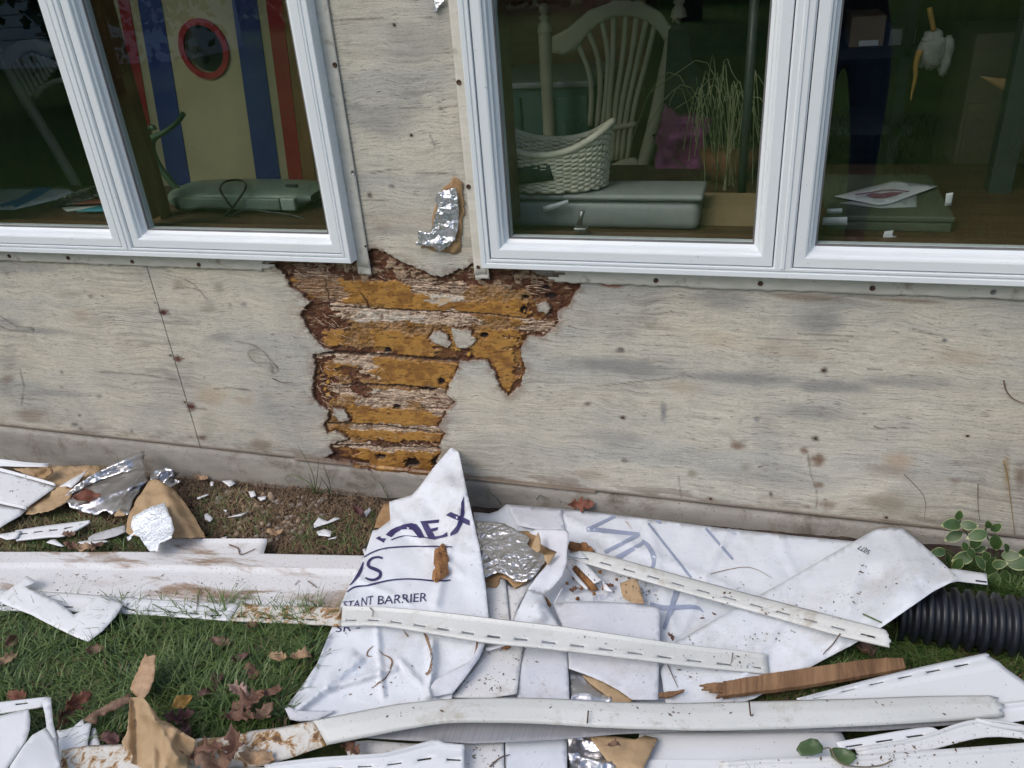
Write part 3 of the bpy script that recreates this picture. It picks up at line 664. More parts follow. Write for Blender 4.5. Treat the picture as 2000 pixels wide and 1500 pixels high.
wl_ = window([(-2.194, -1.656), (-1.540, -1.006)], 'left white casement window with the striped board behind its right pane')
wr_ = window([(-.545, -.003), (.117, .659)], 'right white casement window with the spindle chair and basket behind its left pane')
def screw(p, parent, r=.0060, mt=RUST, th=.0022):
    n = 12; V = [(p[0]+r*math.cos(2*math.pi*k/n), p[1], p[2]+r*math.sin(2*math.pi*k/n)) for k in range(n)]+[(p[0]+r*.8*math.cos(2*math.pi*k/n), p[1]-th, p[2]+r*.8*math.sin(2*math.pi*k/n)) for k in range(n)]
    V += [(p[0]+r*.3*math.cos(2*math.pi*k/n), p[1]-th*.5, p[2]+r*.3*math.sin(2*math.pi*k/n)) for k in range(n)]
    F = [(k, (k+1) % n, n+(k+1) % n, n+k) for k in range(n)]+[(n+k, n+(k+1) % n, 2*n+(k+1) % n, 2*n+k) for k in range(n)]+[tuple(range(2*n, 3*n))]
    V = np.array(V); return mobj('screw', V, upfaces(V, F, np.array([0, -1., 0])), mt, parent, smooth=False)
for a, b in ((18, 500), (133, 504), (258, 511), (388, 517)): screw(W(a, b, -.006), wl_)
screw(W(654, 127, -.0065), wl_); screw(W(690, 337, -.0065), wl_, .0062, STEEL); screw(W(714, 481, -.0065), wl_, .003)
for a, b in ((896, 161), (915, 365)): screw(W(a, b, -.0065), wr_)
screw(W(934, 522, -.0065), wr_, .005)
for a, b in ((1281, 548), (1485, 554), (1704, 563)): screw(W(a, b, -.006), wr_)
screw(W(1940, 571, -.006), wr_, .006, STEEL)
# nail heads pressed in the plywood
for k, (a, b) in enumerate(ZW((250, 320), (1130, 408), (258, 613), (265, 798), (1095, 703), (640, 965), (1655, 278), (1755, 692), (1403, 1046))+ZL((1080, 397), (1190, 765), (1290, 1092), (230, 592))+ZK((545, 708), (455, 131), (442, 976))):
    screw(W(a, b, .0), wall, .0034, RUST if k % 3 else STEEL, .0012).name = 'nail_head'
# staples of torn red fibre at the seam
for a, b in ZL((1135, 465), (1240, 790), (1335, 1120)):
    lst = []
    for k in range(9):
        p = W(a+rr.gauss(0, 3), b+rr.gauss(0, 2), .0); q = p+np.array([rr.gauss(.004, .004), -rr.uniform(.001, .004), rr.gauss(0, .003)]); lst.append(tubeVF([p, q], [.0012, .0005], 4))
    V_, F_ = merge(lst); mobj('torn_fibre', V_, F_, mat('red_fibre', (.12, .03, .02), (.2, .06, .04), .8), wall)
# ---- foil scraps on the column
def foil_material(name, base=(.80, .82, .85), rough=.22, sc=38, st=1.0, bd=.02):
    m, nt, b = newmat(name); s = NB(nt); v = s.coord()
    vo = s.n('ShaderNodeTexVoronoi', feature='F1'); vo.inputs['Scale'].default_value = sc; w_ = s.n('ShaderNodeVectorMath', operation='MULTIPLY_ADD')
    nn = s.n('ShaderNodeTexNoise'); s.l(v, nn.inputs['Vector']); nn.inputs['Scale'].default_value = sc*.5; s.l(nn.outputs[1], w_.inputs[0]); w_.inputs[1].default_value = (.03, .03, .03); s.l(v, w_.inputs[2]); s.l(w_.outputs[0], vo.inputs['Vector'])
    def rg_(k): return s.math('ABSOLUTE', s.math('SUBTRACT', s.noise(v, k, 2, .5), .5))
    h = s.math('SUBTRACT', s.math('MULTIPLY', vo.outputs['Distance'], .35), s.math('ADD', s.math('MULTIPLY', rg_(sc*.9), 4.), s.math('MULTIPLY', rg_(sc*2.1), 1.8)))
    s.bump(h, st, bd, b)
    s.l(s.mix(s.ramp(s.noise(v, 12, 4), [(.4, 0.), (.7, .5)]), base, tuple(x*.6 for x in base)), b.inputs['Base Color'])
    b.inputs['Metallic'].default_value = 1; b.inputs['Roughness'].default_value = rough; return m
FOIL = foil_material('crumpled_foil', (.74, .76, .79), .40, 27, .5, .012); FOILS = foil_material('smooth_foil', (.66, .66, .68), .34, 9, .4, .012); FOILB = foil_material('bright_foil', (.88, .93, .99), .62, 60, .5, .006)
KRAFT = mat('kraft_paper', (.36, .25, .14), (.48, .345, .20), .75, scale=9, dirt=(.26, .155, .08), dscale=7, dth=(.5, .75), bump=.35, bscale=30, bd=.008)
KRAFTD = mat('damp_kraft_paper', (.28, .175, .08), (.40, .26, .13), .7, scale=9, dirt=(.22, .11, .045), dscale=9, dth=(.5, .75), bump=.25, bscale=90)
wallfn = lambda y0: (lambda a, b, h: W(a, b, y0-h))
t = thing('foil_scrap', W(870, 480, -.002), 'crumpled silver foil remnant stuck on the plywood between the windows', 'foil')
sheet('paper_backing', ZK((668, 1085), (700, 1000), (760, 930), (812, 945), (820, 1100), (805, 1220), (802, 1318), (760, 1325), (590, 1300), (600, 1270), (660, 1220), (650, 1150)), KRAFTD, t, res=7, fn=wallfn(-.003), jag=1.5, ramp=.003, rfreq=30, seed=4)
sheet('foil', [(a, b, c) for (a, b), c in zip(ZK((668, 1040), (690, 1000), (745, 990), (780, 985), (790, 1070), (795, 1180), (770, 1250), (735, 1290), (690, 1322), (655, 1288), (600, 1285), (563, 1280), (585, 1262), (576, 1208), (650, 1215), (662, 1150), (680, 1100)), [.012]*17)], FOIL, t, res=4, fn=wallfn(0), jag=.8, amp=.006, freq=30, ramp=.022, rfreq=26, seed=6)
o = sheet('foil_scrap', [(848, 0, .006), (868, -6, .006), (866, 4, .01), (857, 12, .012), (851, 24, .006), (845, 20, .004)], FOIL, None, res=3, fn=wallfn(0), amp=.004, ramp=.008, rfreq=30, seed=8, label='tiny foil scrap at the top edge between the windows', cat='foil')
# ================================================================== rest of the house front and the room behind the glass
SIDING = mat('white_siding', (.66, .68, .70), (.74, .76, .78), .5, scale=3)
for lo, hi in (((-4.2, -.004, 1.925), (2.6, .10, 2.75)), ((-4.2, -.004, .665), (-2.262, .10, 1.924)), ((.727, -.004, .725), (2.6, .10, 1.924)), ((-4.2, .0, -.3), (-3.004, .10, .664)), ((1.604, .0, -.3), (2.6, .10, .724))):
    box('wall_section', lo, hi, SIDING, wall)
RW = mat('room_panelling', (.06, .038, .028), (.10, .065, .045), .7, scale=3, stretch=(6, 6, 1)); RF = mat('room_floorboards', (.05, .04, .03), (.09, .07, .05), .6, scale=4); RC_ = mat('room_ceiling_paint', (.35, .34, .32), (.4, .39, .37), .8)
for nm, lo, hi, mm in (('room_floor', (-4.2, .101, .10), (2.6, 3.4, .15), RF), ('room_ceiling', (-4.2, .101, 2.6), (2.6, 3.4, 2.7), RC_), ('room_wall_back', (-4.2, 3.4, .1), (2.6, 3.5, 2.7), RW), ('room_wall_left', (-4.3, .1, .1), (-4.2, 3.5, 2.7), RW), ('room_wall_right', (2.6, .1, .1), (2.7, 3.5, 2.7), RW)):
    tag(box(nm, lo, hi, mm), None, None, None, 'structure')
TAB = .742
HP = lambda z0: (lambda a, b, h: CAM+ray(a, b)*((z0+h-CAM[2])/ray(a, b)[2]))
def itable(x0, x1, label, y1=.80):
    t = thing('work_table', ((x0+x1)/2, .45, .15), label, 'table', 'long tables under the windows')
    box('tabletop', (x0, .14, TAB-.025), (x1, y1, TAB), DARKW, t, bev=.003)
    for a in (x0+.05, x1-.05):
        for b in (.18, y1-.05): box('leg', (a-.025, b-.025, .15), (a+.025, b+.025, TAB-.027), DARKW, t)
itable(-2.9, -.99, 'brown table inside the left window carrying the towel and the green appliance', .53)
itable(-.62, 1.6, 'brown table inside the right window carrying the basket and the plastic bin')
INW = mat('stained_window_stool', (.11, .06, .035), (.17, .095, .055), .45, scale=5, stretch=(1, 8, 8))
OAK = mat('orange_oak', (.17, .085, .03), (.25, .13, .05), .5, scale=5, stretch=(8, 8, 1))
for w0, a, b in ((wl_, -2.25, -.95), (wr_, -.605, .72)):
    box('inner_stool', (a, .014, .69), (b, .10, W(460, 437, .10)[2]), INW, w0, bev=.003)
    for x in ((-1.656, -1.60), (-1.60, -1.535)) if w0 is wl_ else (): pass
box('inner_jamb', (-1.618, .014, .781), (-1.562, .10, 1.9), OAK, wl_); box('inner_jamb', (-1.002, .014, .781), (-.95, .12, 1.9), OAK, wl_)
box('inner_jamb', (.018, .014, .781), (.098, .12, 1.9), INW, wr_); box('inner_jamb', (-.60, .014, .781), (-.552, .12, 1.9), INW, wr_)
tag(box('door_frame_post', W(288, 425, .16)-np.array([0.0, 0, .1]), W(313, 425, .16)+np.array([.0, .05, 1.1]), OAK), 'orange brown wooden post behind the glass left of the striped board', 'post')
# ---- striped game board
t = thing('cornhole_board', W(440, 356, .55), 'cream game board with red and blue stripes and a red ringed hole', 'game board')
BY = .55; cream = mat('board_cream', (.36, .32, .19), (.43, .38, .23), .5, scale=5); red = mat('board_red', (.26, .012, .02), (.32, .018, .025), .45, scale=5); blue = mat('board_blue', (.015, .025, .14), (.025, .045, .19), .45, scale=4)
def gline(X0, X1, k): return X0+(X1-X0)*k
def strp(nm, a0, a1, b0, b1, mt, y, th=.002):      # X in ZG units at Y=0 and Y=985
    q = Z(0, 0, 2.777); c = []
    for (x0, x1), k in (((a0, b0), -.35), ((a0, b0), 1.02)):
        c.append(((x0+(x1-x0)*k)/2.777, 985*k/2.777))
    for (x0, x1), k in (((a1, b1), 1.02), ((a1, b1), -.35)):
        c.append(((x0+(x1-x0)*k)/2.777, 985*k/2.777))
    P3 = [W(a, b, y) for a, b in c]; P3 = np.array(P3)
    zt, zb_ = P3[:, 2].max(), P3[:, 2].min()
    xl = (P3[0][0]+P3[1][0])/2; xr = (P3[2][0]+P3[3][0])/2
    V = []; 
    for yy in (y, y+th): V += [(P3[0][0], yy, zt), (P3[1][0], yy, zb_), (P3[2][0], yy, zb_), (P3[3][0], yy, zt)]
    F = [(0, 1, 2, 3), (7, 6, 5, 4), (0, 4, 5, 1), (3, 2, 6, 7), (1, 5, 6, 2), (0, 3, 7, 4)]
    return mobj(nm, V, F, mt, t, smooth=False)
# panel with a real hole, built as quads round the ring
hc = W(397, 96, BY); hr = .075
hr = abs(W(397+38, 96, BY)[0]-hc[0]); 
L0, L1 = W((632-30)/2.777, 0, BY)[0], W((1555)/2.777, 0, BY)[0]
zt, zb_ = 1.92, W(440, 356, BY)[2]-.1
n = 48; V = []; 
for yy in (BY+.006, BY+.022):
    for k in range(n):
        a = 2*math.pi*k/n; V.append((hc[0]+hr*math.cos(a), yy, hc[2]+hr*math.sin(a)))
    for k in range(n):
        a = 2*math.pi*k/n; c_, s_ = math.cos(a), math.sin(a); q = .14/max(abs(c_), abs(s_)); V.append((hc[0]+q*c_, yy, hc[2]+q*s_))
F = []
for k in range(n):
    j = (k+1) % n; F += [(k, n+k, n+j, j), (2*n+k, 2*n+j, 3*n+j, 3*n+k), (k, j, 2*n+j, 2*n+k)]
mobj('board_panel', V, F, cream, t, smooth=False)
for lo, hi in (((L0, zb_), (hc[0]-.14, zt)), ((hc[0]+.14, zb_), (L1+.02, zt)), ((hc[0]-.14, zb_), (hc[0]+.14, hc[2]-.14)), ((hc[0]-.14, hc[2]+.14), (hc[0]+.14, zt))):
    box('board_panel', (lo[0], BY+.006, lo[1]), (hi[0], BY+.022, hi[1]), cream, t)
V = []; 
for k in range(n):
    a = 2*math.pi*k/n
    for r_, yy in ((hr, BY+.006), (hr, BY-.001), (hr*1.27, BY-.001), (hr*1.27, BY+.006)): V.append((hc[0]+r_*math.cos(a), yy, hc[2]+r_*math.sin(a)))
mobj('hole_ring', V, [(4*k+i, 4*((k+1) % n)+i, 4*((k+1) % n)+i+1, 4*k+i+1) for k in range(n) for i in range(3)], red, t, smooth=False)
strp('stripe', 638, 700, 805, 865, red, BY+.003); strp('stripe', 745, 872, 912, 1030, blue, BY+.003); strp('stripe', 1256, 1392, 1392, 1522, blue, BY+.003); strp('stripe', 1440, 1528, 1567, 1642, red, BY+.003); strp('board_edge', 1531, 1600, 1645, 1712, OAK, BY+.001, .03)
t2 = thing('cornhole_board', hc+np.array([0, .25, -.25]), 'second striped board glimpsed through the round hole of the first', 'game board')
box('board_panel', hc+np.array([-.30, .25, -.25]), hc+np.array([.3, .27, .35]), mat('board_white', (.5, .5, .46), rough=.5), t2)
tube('stripe', [hc+np.array([-.02+.05*math.sin(k*.3), .247, .2-.05*k]) for k in range(9)], .012, red, t2)
# ---- green appliance with cable
GA = mat('grey_green_plastic', (.16, .21, .17), (.20, .26, .21), .38, scale=3)
a = W(322, 434, .24); b = W(600, 434, .24)
t = thing('laminator', (a+b)/2*np.array([1, 1, 0])+np.array([0, 0, TAB]), 'grey green laminator with rounded ends on the table before the striped board', 'appliance')
def rbox(nm, x0, x1, y0, y1, z0, z1, mt, par, r=.3, n=24, m_=16, ex=3.2):
    V = []; 
    us = np.linspace(-1, 1, n)
    for u_ in us:
        k = (1-abs(u_)**ex)**(1/ex); k = max(k, .0)
        for j in range(m_):
            a_ = 2*math.pi*j/m_; c_, s_ = math.cos(a_), math.sin(a_)
            cx = np.sign(c_)*abs(c_)**.6; sx = np.sign(s_)*abs(s_)**.6
            V.append(((x0+x1)/2+(x1-x0)/2*u_, (y0+y1)/2+(y1-y0)/2*cx*(.55+.45*k), (z0+z1)/2+(z1-z0)/2*sx*(.35+.65*k)))
    F = [(i*m_+j, i*m_+(j+1) % m_, (i+1)*m_+(j+1) % m_, (i+1)*m_+j) for i in range(n-1) for j in range(m_)]
    F += [tuple(range(m_)), tuple((n-1)*m_+j for j in range(m_))[::-1]]
    return mobj(nm, V, F, mt, par)
zt = W(460, 358, .33)[2]
rbox('body', a[0], b[0], .24, .42, TAB, zt, GA, t)
box('feed_lip', (a[0]+.06, .228, TAB+.012), (b[0]-.07, .245, TAB+.045), GA, t, bev=.004)
box('end_cap', (b[0]-.066, .226, TAB+.012), (b[0]-.02, .246, TAB+.047), mat('pale_green_plastic', (.26, .32, .28), rough=.35), t, bev=.005)
box('switch', (b[0]-.085, .30, zt-.004), (b[0]-.05, .31, zt+.004), mat('dark_switch', (.02, .02, .03), rough=.4), t)
CAB = mat('black_cable', (.012, .014, .012), rough=.4)
c_ = []
for px_, py_, yy in ((360, 412, .22), (400, 405, .215), (450, 408, .21), (445, 395, .2), (430, 370, .22), (440, 355, .30), (470, 352, .34), (480, 365, .24), (462, 395, .21), (440, 425, .2), (480, 410, .2), (530, 415, .2), (570, 420, .2), (600, 430, .2)): c_.append(W(px_, py_, yy))
tag(tube('power_cable', bez(c_, 80), .0035, CAB, None), 'black cable looped over the green laminator', 'cable')
GN = mat('dark_green_cord', (.03, .07, .035), (.05, .10, .05), .5)
c1 = bez([W(358, 222, .30), W(345, 240, .30), (W(322, 258, .30)), W(303, 268, .30), W(296, 285, .30), W(303, 310, .30), W(318, 335, .3), W(340, 362, .3), W(350, 372, .3)], 30); c2 = bez([W(303, 270, .3), W(291, 265, .3), W(289, 255, .3), W(298, 248, .3), W(302, 254, .3)], 16)
t = thing('twisted_branch', W(345, 372, .3), 'dark green twisted forked stem standing in front of the striped board', 'ornament')
tube('stem', c1, np.interp(np.linspace(0, 1, len(c1)), [0, .2, .5, 1], [.008, .007, .011, .009]), GN, t); tube('side_shoot', c2, .008, GN, t)
# ---- towel, bag and papers in the far left pane
TOW = mat('white_towel', (.72, .75, .74), (.80, .82, .80), .9, scale=30, bump=.3, bscale=300); TB_ = mat('blue_band', (.05, .22, .48), rough=.9)
t = thing('tea_towel', HP(TAB)(60, 400, 0), 'white towel with a broad blue stripe lying on the table in the far left pane', 'towel')
o = sheet('cloth', [(-60, 370, .01), (60, 366, .012), (130, 366, .012), (150, 378, .008), (95, 392, .01), (25, 408, .004), (-60, 408, .004)], TOW, t, th=.004, res=7, fn=HP(TAB), amp=.006, seed=2)
decal('stripe', [[(-30, 402), (-5, 402), (38, 388), (62, 374), (70, 367), (88, 367), (104, 366), (88, 378), (60, 393), (24, 409), (-30, 411)]], o, TB_, t, off=.002)
SB = foil_material('shiny_bag', (.55, .52, .46), .25, 30, 1, .02)
tag(sheet('foil_bag', [(95, 402, .004), (120, 385, .03), (165, 368, .05), (200, 362, .05), (240, 366, .04), (240, 385, .02), (180, 393, .01), (120, 403, .004)], SB, None, res=6, fn=HP(TAB), amp=.02, ramp=.02, rfreq=20, seed=9), 'shiny crinkled foil bag on the table beside the towel', 'bag')
for k, (pp, c, lab) in enumerate(((((120, 405), (170, 398), (215, 395), (215, 403), (130, 412)), (.45, .47, .44), 'pale folder under the foil bag'), (((150, 412), (190, 402), (230, 400), (230, 411)), (.04, .26, .32), 'teal folder edge on the table left of the mullion'), (((140, 398), (200, 386), (230, 386), (230, 394)), (.20, .05, .03), 'rust red paper under the foil bag'))):
    tag(sheet('folder', [(a, b, .006+.006*k) for a, b in pp], mat('paper_%d' % k, c, rough=.6), None, th=.003, res=10, fn=HP(TAB), amp=.002), lab, 'folder')
# ---- chairs
CH = mat('cream_chair_paint', (.52, .46, .33), (.60, .54, .40), .45, scale=6)
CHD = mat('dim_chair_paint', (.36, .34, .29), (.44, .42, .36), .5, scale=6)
def chair(label, Y, crest, spind, posts, rails, mt, seatx, seatz, group=None):
    t = thing('spindle_chair', (sum(seatx)/2, Y-.2, .15), label, 'chair')
    sheet('crest_rail', crest, mt, t, th=.024, res=9, fn=wallfn(Y), amp=0)
    for P in spind: tube('spindle', bez([W(a, b, Y+.012) for a, b in P], 14), .0085, mt, t)
    for P, r_ in posts: tube('post', bez([W(a, b, Y+.012) for a, b in P], 18), r_, mt, t, seg=12)
    for P in rails: sheet('back_rail', P, mt, t, th=.02, res=9, fn=wallfn(Y), amp=0)
    box('seat', (seatx[0], Y-.42, seatz-.03), (seatx[1], Y+.03, seatz), mt, t, bev=.01)
    for x in (seatx[0]+.04, seatx[1]-.04):
        for y in (Y-.38, Y): tube('leg', [(x, y, seatz-.03), (x, y, .15)], [.02, .014], mt, t)
    return t
t = chair('cream chair with arched crest and fanned spindles behind the wicker basket', 1.0,
 [(1078, 72), (1110, 55), (1150, 20), (1200, 2), (1250, 2), (1290, 25), (1308, 50), (1311, 78), (1298, 82), (1285, 60), (1265, 42), (1235, 32), (1200, 33), (1170, 45), (1148, 65), (1125, 97), (1100, 107), (1078, 103)],
 [[(1128, 85), (1150, 140), (1155, 190), (1152, 245)], [(1148, 60), (1167, 110), (1172, 170), (1166, 250)], [(1176, 42), (1187, 110), (1184, 180), (1176, 255)], [(1198, 33), (1197, 110), (1190, 200), (1184, 310)], [(1222, 32), (1216, 110), (1202, 210), (1196, 312)], [(1243, 34), (1233, 110), (1213, 215), (1205, 312)], [(1262, 40), (1246, 115), (1225, 215), (1214, 312)], [(1278, 52), (1262, 120), (1238, 215), (1225, 312)]],
 [([(1063, 62), (1066, 120), (1072, 245), (1078, 420)], .021), ([(1312, 50), (1307, 110), (1281, 230), (1250, 350), (1240, 420)], np.interp(np.linspace(0, 1, 19), [0, .3, 1], [.016, .024, .02]))],
 [[(1190, 247), (1243, 238), (1241, 248), (1190, 257)], [(1180, 352), (1186, 326), (1215, 313), (1240, 308), (1250, 325), (1256, 352)]], CH, (-.50, .0), .62)
def finial(px_, py_, Y, mt, par, s=1):
    pr = [(0, .040), (.007, .039), (.013, .032), (.015, .024), (.011, .016), (.007, .012), (.014, .008), (.015, .004), (.009, -.002), (.017, -.012), (.021, -.03)]
    c = W(px_, py_, Y+.012); V = []; n = 14
    for r_, z in pr:
        for k in range(n): V.append(c+np.array([r_*math.cos(2*math.pi*k/n), r_*math.sin(2*math.pi*k/n), z])*s)
    mobj('finial', V, [(i*n+k, (i+1)*n+k, (i+1)*n+(k+1) % n, i*n+(k+1) % n) for i in range(len(pr)-1) for k in range(n)], mt, par)
finial(1063, 38, 1.0, CH, t, 1.2); finial(1326, 8, .98, CH, t, 1.2)
tube('post', [W(1324, 25, 1.0), W(1318, 55, 1.0)], [.02, .006], CH, t)
chair('grey cream chair with fanned spindles seen through the far left pane', .62,
 [(0, 112), (10, 95), (35, 80), (62, 76), (90, 85), (125, 105), (125, 125), (95, 108), (62, 99), (38, 104), (22, 122), (12, 145), (0, 135)],
 [[(22+k*10, 118-k*3.2 if k < 4 else 104+(k-4)*4), (62+k*7, 190-k*8)] for k in range(9)],
 [([(-12, 95), (10, 125), (50, 195), (100, 275), (150, 362), (165, 400)], .019)],
 [[(60, 188), (75, 168), (100, 155), (125, 150), (125, 160), (100, 166), (80, 178), (68, 194)]], CHD, (-2.9, -2.4), .60)
# ---- plastic bin, carton and things
BIN = mat('cloudy_grey_plastic', (.26, .28, .28), (.34, .36, .36), .3, scale=5)
x0 = W(1000, 430, .24)[0]-.1; x1 = W(1378, 400, .24)[0]; zt = W(1250, 352, .28)[2]
t = thing('plastic_bin', ((x0+x1)/2, .33, TAB), 'cloudy grey plastic bin lying behind the glass under the chair', 'bin')
box('body', (x0, .150, TAB), (x1-.006, .272, zt-.016), BIN, t, bev=.02); box('lid', (x0-.004, .144, zt-.015), (x1, .280, zt), BIN, t, bev=.0072)
BINZ = zt
tag(sheet('paper_scrap', [(1060, 404, .01), (1108, 390, .01), (1112, 398, .01), (1063, 415, .01)], mat('white_paper', (.72, .73, .76), rough=.6), None, res=10, fn=wallfn(.138), amp=0), 'small white paper strip lying against the grey plastic bin', 'paper')
CART = mat('brown_cardboard', (.26, .18, .10), (.32, .23, .13), .8, scale=8)
a = W(1372, 436, .30); b = W(1500, 386, .30)
tag(box('cardboard_box', (a[0], .20, TAB), (b[0], .34, b[2]), CART), 'low tan cardboard carton right of the plastic bin', 'carton')
lt = thing('window_latch', W(1138, 455, .06), 'small metal casement latch on the wooden stool of the right window', 'latch')
tube('crank', [W(1132, 440, .06), W(1134, 425, .06), W(1138, 412, .06)], [.006, .005, .006], STEEL, lt); box('base', W(1120, 452, .055)-np.array([0, 0, .002]), W(1148, 441, .075)+np.array([0, .01, 0]), STEEL, lt, bev=.003)
# ---- wicker basket
WK = mat('white_wicker', (.62, .57, .45), (.76, .71, .59), .7, scale=30); WKD = mat('wicker_shade', (.20, .17, .12), rough=.8)
BYc = .215; cx = W(1075, 330, BYc)[0]; rx = abs(W(1193, 240, BYc)[0]-cx); ry = .085; zc_ = W(1060, 303, BYc-ry)[2]; ze = W(1190, 238, BYc)[2]; TB0 = BINZ+.002
t = thing('wicker_basket', (cx, BYc, TB0), 'white wicker basket with a dark label standing on the grey plastic bin', 'basket')
def bpt(th, v, dr=0):
    rim = zc_+(ze-zc_)*abs(math.cos(th))**2.2; z = TB0+.004+v*(rim-TB0-.004); k = .90+.10*v
    return np.array([cx+(rx*k+dr)*math.cos(th), BYc+(ry*k+dr)*math.sin(th), z])
n = 96
for k in range(20):
    v = (k+.5)/20; tube('weave_row', [bpt(2*math.pi*i/n, v+.010*math.sin(i*.9+k), .0035*math.cos(math.pi*(i//2+k))) for i in range(n+1)], .0048, WK, t, seg=5)
for k in range(24): tube('stake', [bpt(2*math.pi*(k+.5)/24, v) for v in np.linspace(0, 1, 6)], .0025, WKD, t, seg=5)
tube('rim', [bpt(2*math.pi*i/n, 1.0, .003) for i in range(n+1)], .008, WK, t, seg=8)
mobj('base', [bpt(2*math.pi*i/n, .03) for i in range(n)], [tuple(range(n))], WKD, t)
sheet('label', [(997, 331), (1073, 320), (1081, 352), (1001, 362)], mat('chalk_label', (.02, .035, .03), rough=.6), t, th=.003, res=12, fn=wallfn(BYc-ry-.004), amp=0)
# pink bag
PK = mat('pink_velvet', (.20, .03, .12), (.36, .08, .26), .7, scale=14, bump=.5, bscale=40, cth=(.45, .6)); DKC = mat('dark_cloth', (.008, .010, .018), (.02, .024, .035), .9, scale=9, bump=.5, bscale=30)
tag(sheet('pink_bag', [(1298, 205, .02), (1322, 232, .04), (1370, 236, .02), (1378, 270, .03), (1385, 320, .03), (1382, 372, .0), (1275, 372, .03), (1285, 290, .05)], PK, None, th=.04, res=9, fn=wallfn(.78), amp=.02, ramp=.05, rfreq=9, seed=4), 'crinkled magenta pink cloth bag hanging beside the cream chair', 'bag')
tag(sheet('dark_jacket', [(1305, 60, .03), (1340, 45, .05), (1352, 120, .04), (1372, 180, .03), (1372, 238, .0), (1320, 232, .02), (1296, 200, .0)], DKC, None, th=.05, res=10, fn=wallfn(.88), amp=.02, ramp=.05, rfreq=9, seed=5), 'black jacket hung over the post of the cream chair', 'jacket')
tag(sheet('dark_curtain', [(1336, -40), (1500, -40), (1490, 110), (1345, 110)], DKC, None, th=.01, res=14, fn=wallfn(1.9), amp=.03, freq=8), 'navy blue dark cloth hanging behind the chair and dry plant', 'curtain')
# cabinets
TEAL = mat('teal_paint', (.06, .14, .13), (.08, .18, .16), .45, scale=4); RBW = mat('red_brown_chest', (.26, .085, .05), (.36, .125, .075), .45, scale=4, stretch=(1, 6, 6))
a = W(960, 300, 1.15); b = W(1152, 168, 1.15)
t = thing('teal_cabinet', ((a[0]+b[0])/2, 1.35, .15), 'dark teal cabinet behind the chair post in the right window', 'cabinet')
box('body', (a[0], 1.15, .15), (b[0], 1.6, b[2]), TEAL, t, bev=.004); box('worktop', (a[0]-.02, 1.12, b[2]+.001), (b[0]+.02, 1.61, b[2]+.022), mat('pale_top', (.35, .35, .38), rough=.35), t, bev=.004)
for k in range(3): box('door', (a[0]+.02+k*.12, 1.135, .3), (a[0]+.125+k*.12, 1.149, b[2]-.03), TEAL, t, bev=.002)
t = thing('wooden_chest', ((a[0]+b[0])/2, 1.9, .15), 'red brown panelled chest far behind the cream chair', 'chest')
box('body', (a[0]-.35, 1.66, .15), (b[0]+.12, 2.1, 1.75), RBW, t, bev=.004)
for k in range(3): box('drawer', (a[0]-.30, 1.645, .6+k*.30), (b[0]+.08, 1.659, .87+k*.30), RBW, t, bev=.005)
# dry plant
STRAW = mat('dry_straw', (.26, .27, .14), (.44, .43, .26), .7, scale=20); GRN = mat('dull_grass_green', (.05, .08, .03), (.12, .15, .06), .7, scale=20)
t = thing('potted_grass', W(1420, 390, .62), 'straw coloured ornamental grass in a pot in the right window', 'plant')
rg = random.Random(3)
for nm, mt, cnt in (('straw_blades', STRAW, 34), ('green_blades', GRN, 60)):
    lst = []
    for k in range(cnt):
        px0 = rg.gauss(1420, 26); top = rg.uniform(115, 200) if mt is STRAW else rg.uniform(150, 330); ex = rg.gauss(0, 60); yy = rg.uniform(.5, .8)
        pts = [W(px0, 400, yy), W(px0+ex*.2, (400+top)/2, yy), W(px0+ex*.6, top, yy)]
        if mt is STRAW: pts += [W(px0+ex, top+rg.uniform(5, 40), yy), W(px0+ex*1.35, top+rg.uniform(40, 150), yy)]
        lst.append(tubeVF(bez(pts, 10), [.0011]*11, 4, False))
    V_, F_ = merge(lst); mobj(nm, V_, F_, mt, t)['kind'] = 'stuff'
tube('pot', [W(1420, 400, .64)*np.array([1, 1, 0])+np.array([0, 0, z]) for z in (TAB+.001, TAB+.03, TAB+.08)], [.06, .07, .085], mat('terracotta', (.22, .09, .05), rough=.8), t, seg=24)
DKM = mat('dark_metal', (.035, .045, .045), rough=.45)
tag(tube('metal_pole', [W(1447, 400, .36), W(1478, -60, .36)], .011, DKM, None, seg=12), 'dark metal pole behind the glass right of the dry grass', 'pole')
tag(box('dark_post', W(1925, 480, .5)+np.array([-.02, 0, -.6]), W(1925, 480, .5)+np.array([.03, .05, 1.1]), DKM), 'dark upright post at the far right pane', 'post')
# ---- right pane contents
PB = mat('olive_board', (.09, .10, .07), (.12, .13, .09), .6)
a = W(1615, 436, .22); b = W(1862, 345, .5)
x0 = a[0]; x1 = W(1855, 420, .22)[0]; zt = W(1740, 345, .52)[2]
t = thing('portfolio_box', ((x0+x1)/2, .35, TAB), 'olive grey flat box under the picture sheets in the right pane', 'box')
box('base', (x0, .18, TAB), (x1, .54, zt-.014), PB, t, bev=.003); box('lid', (x0-.003, .177, zt-.013), (x1+.003, .543, zt), PB, t, bev=.003)
WP = mat('white_paper', (.72, .73, .76), rough=.6)
t = thing('picture_sheet', HP(zt)(1730, 375, 0), 'white sheet with a small pink drawing lying on the olive box', 'paper')
o = sheet('paper', [(1630, 383, .003), (1750, 352, .006), (1832, 363, .004), (1742, 396, .002), (1715, 400, .002)], WP, t, res=8, th=.001, fn=HP(zt+.004), amp=.0015)
decal('drawing', [[(1690, 383), (1705, 378), (1722, 379), (1742, 376), (1765, 377), (1750, 383), (1728, 388), (1705, 388)], stroke([(1670, 381), (1700, 377), (1738, 372), (1775, 375)], 2)], o, mat('pink_ink', (.30, .04, .12), (.42, .25, .3), .6, scale=200, cth=(.45, .55)), t, off=.0015)
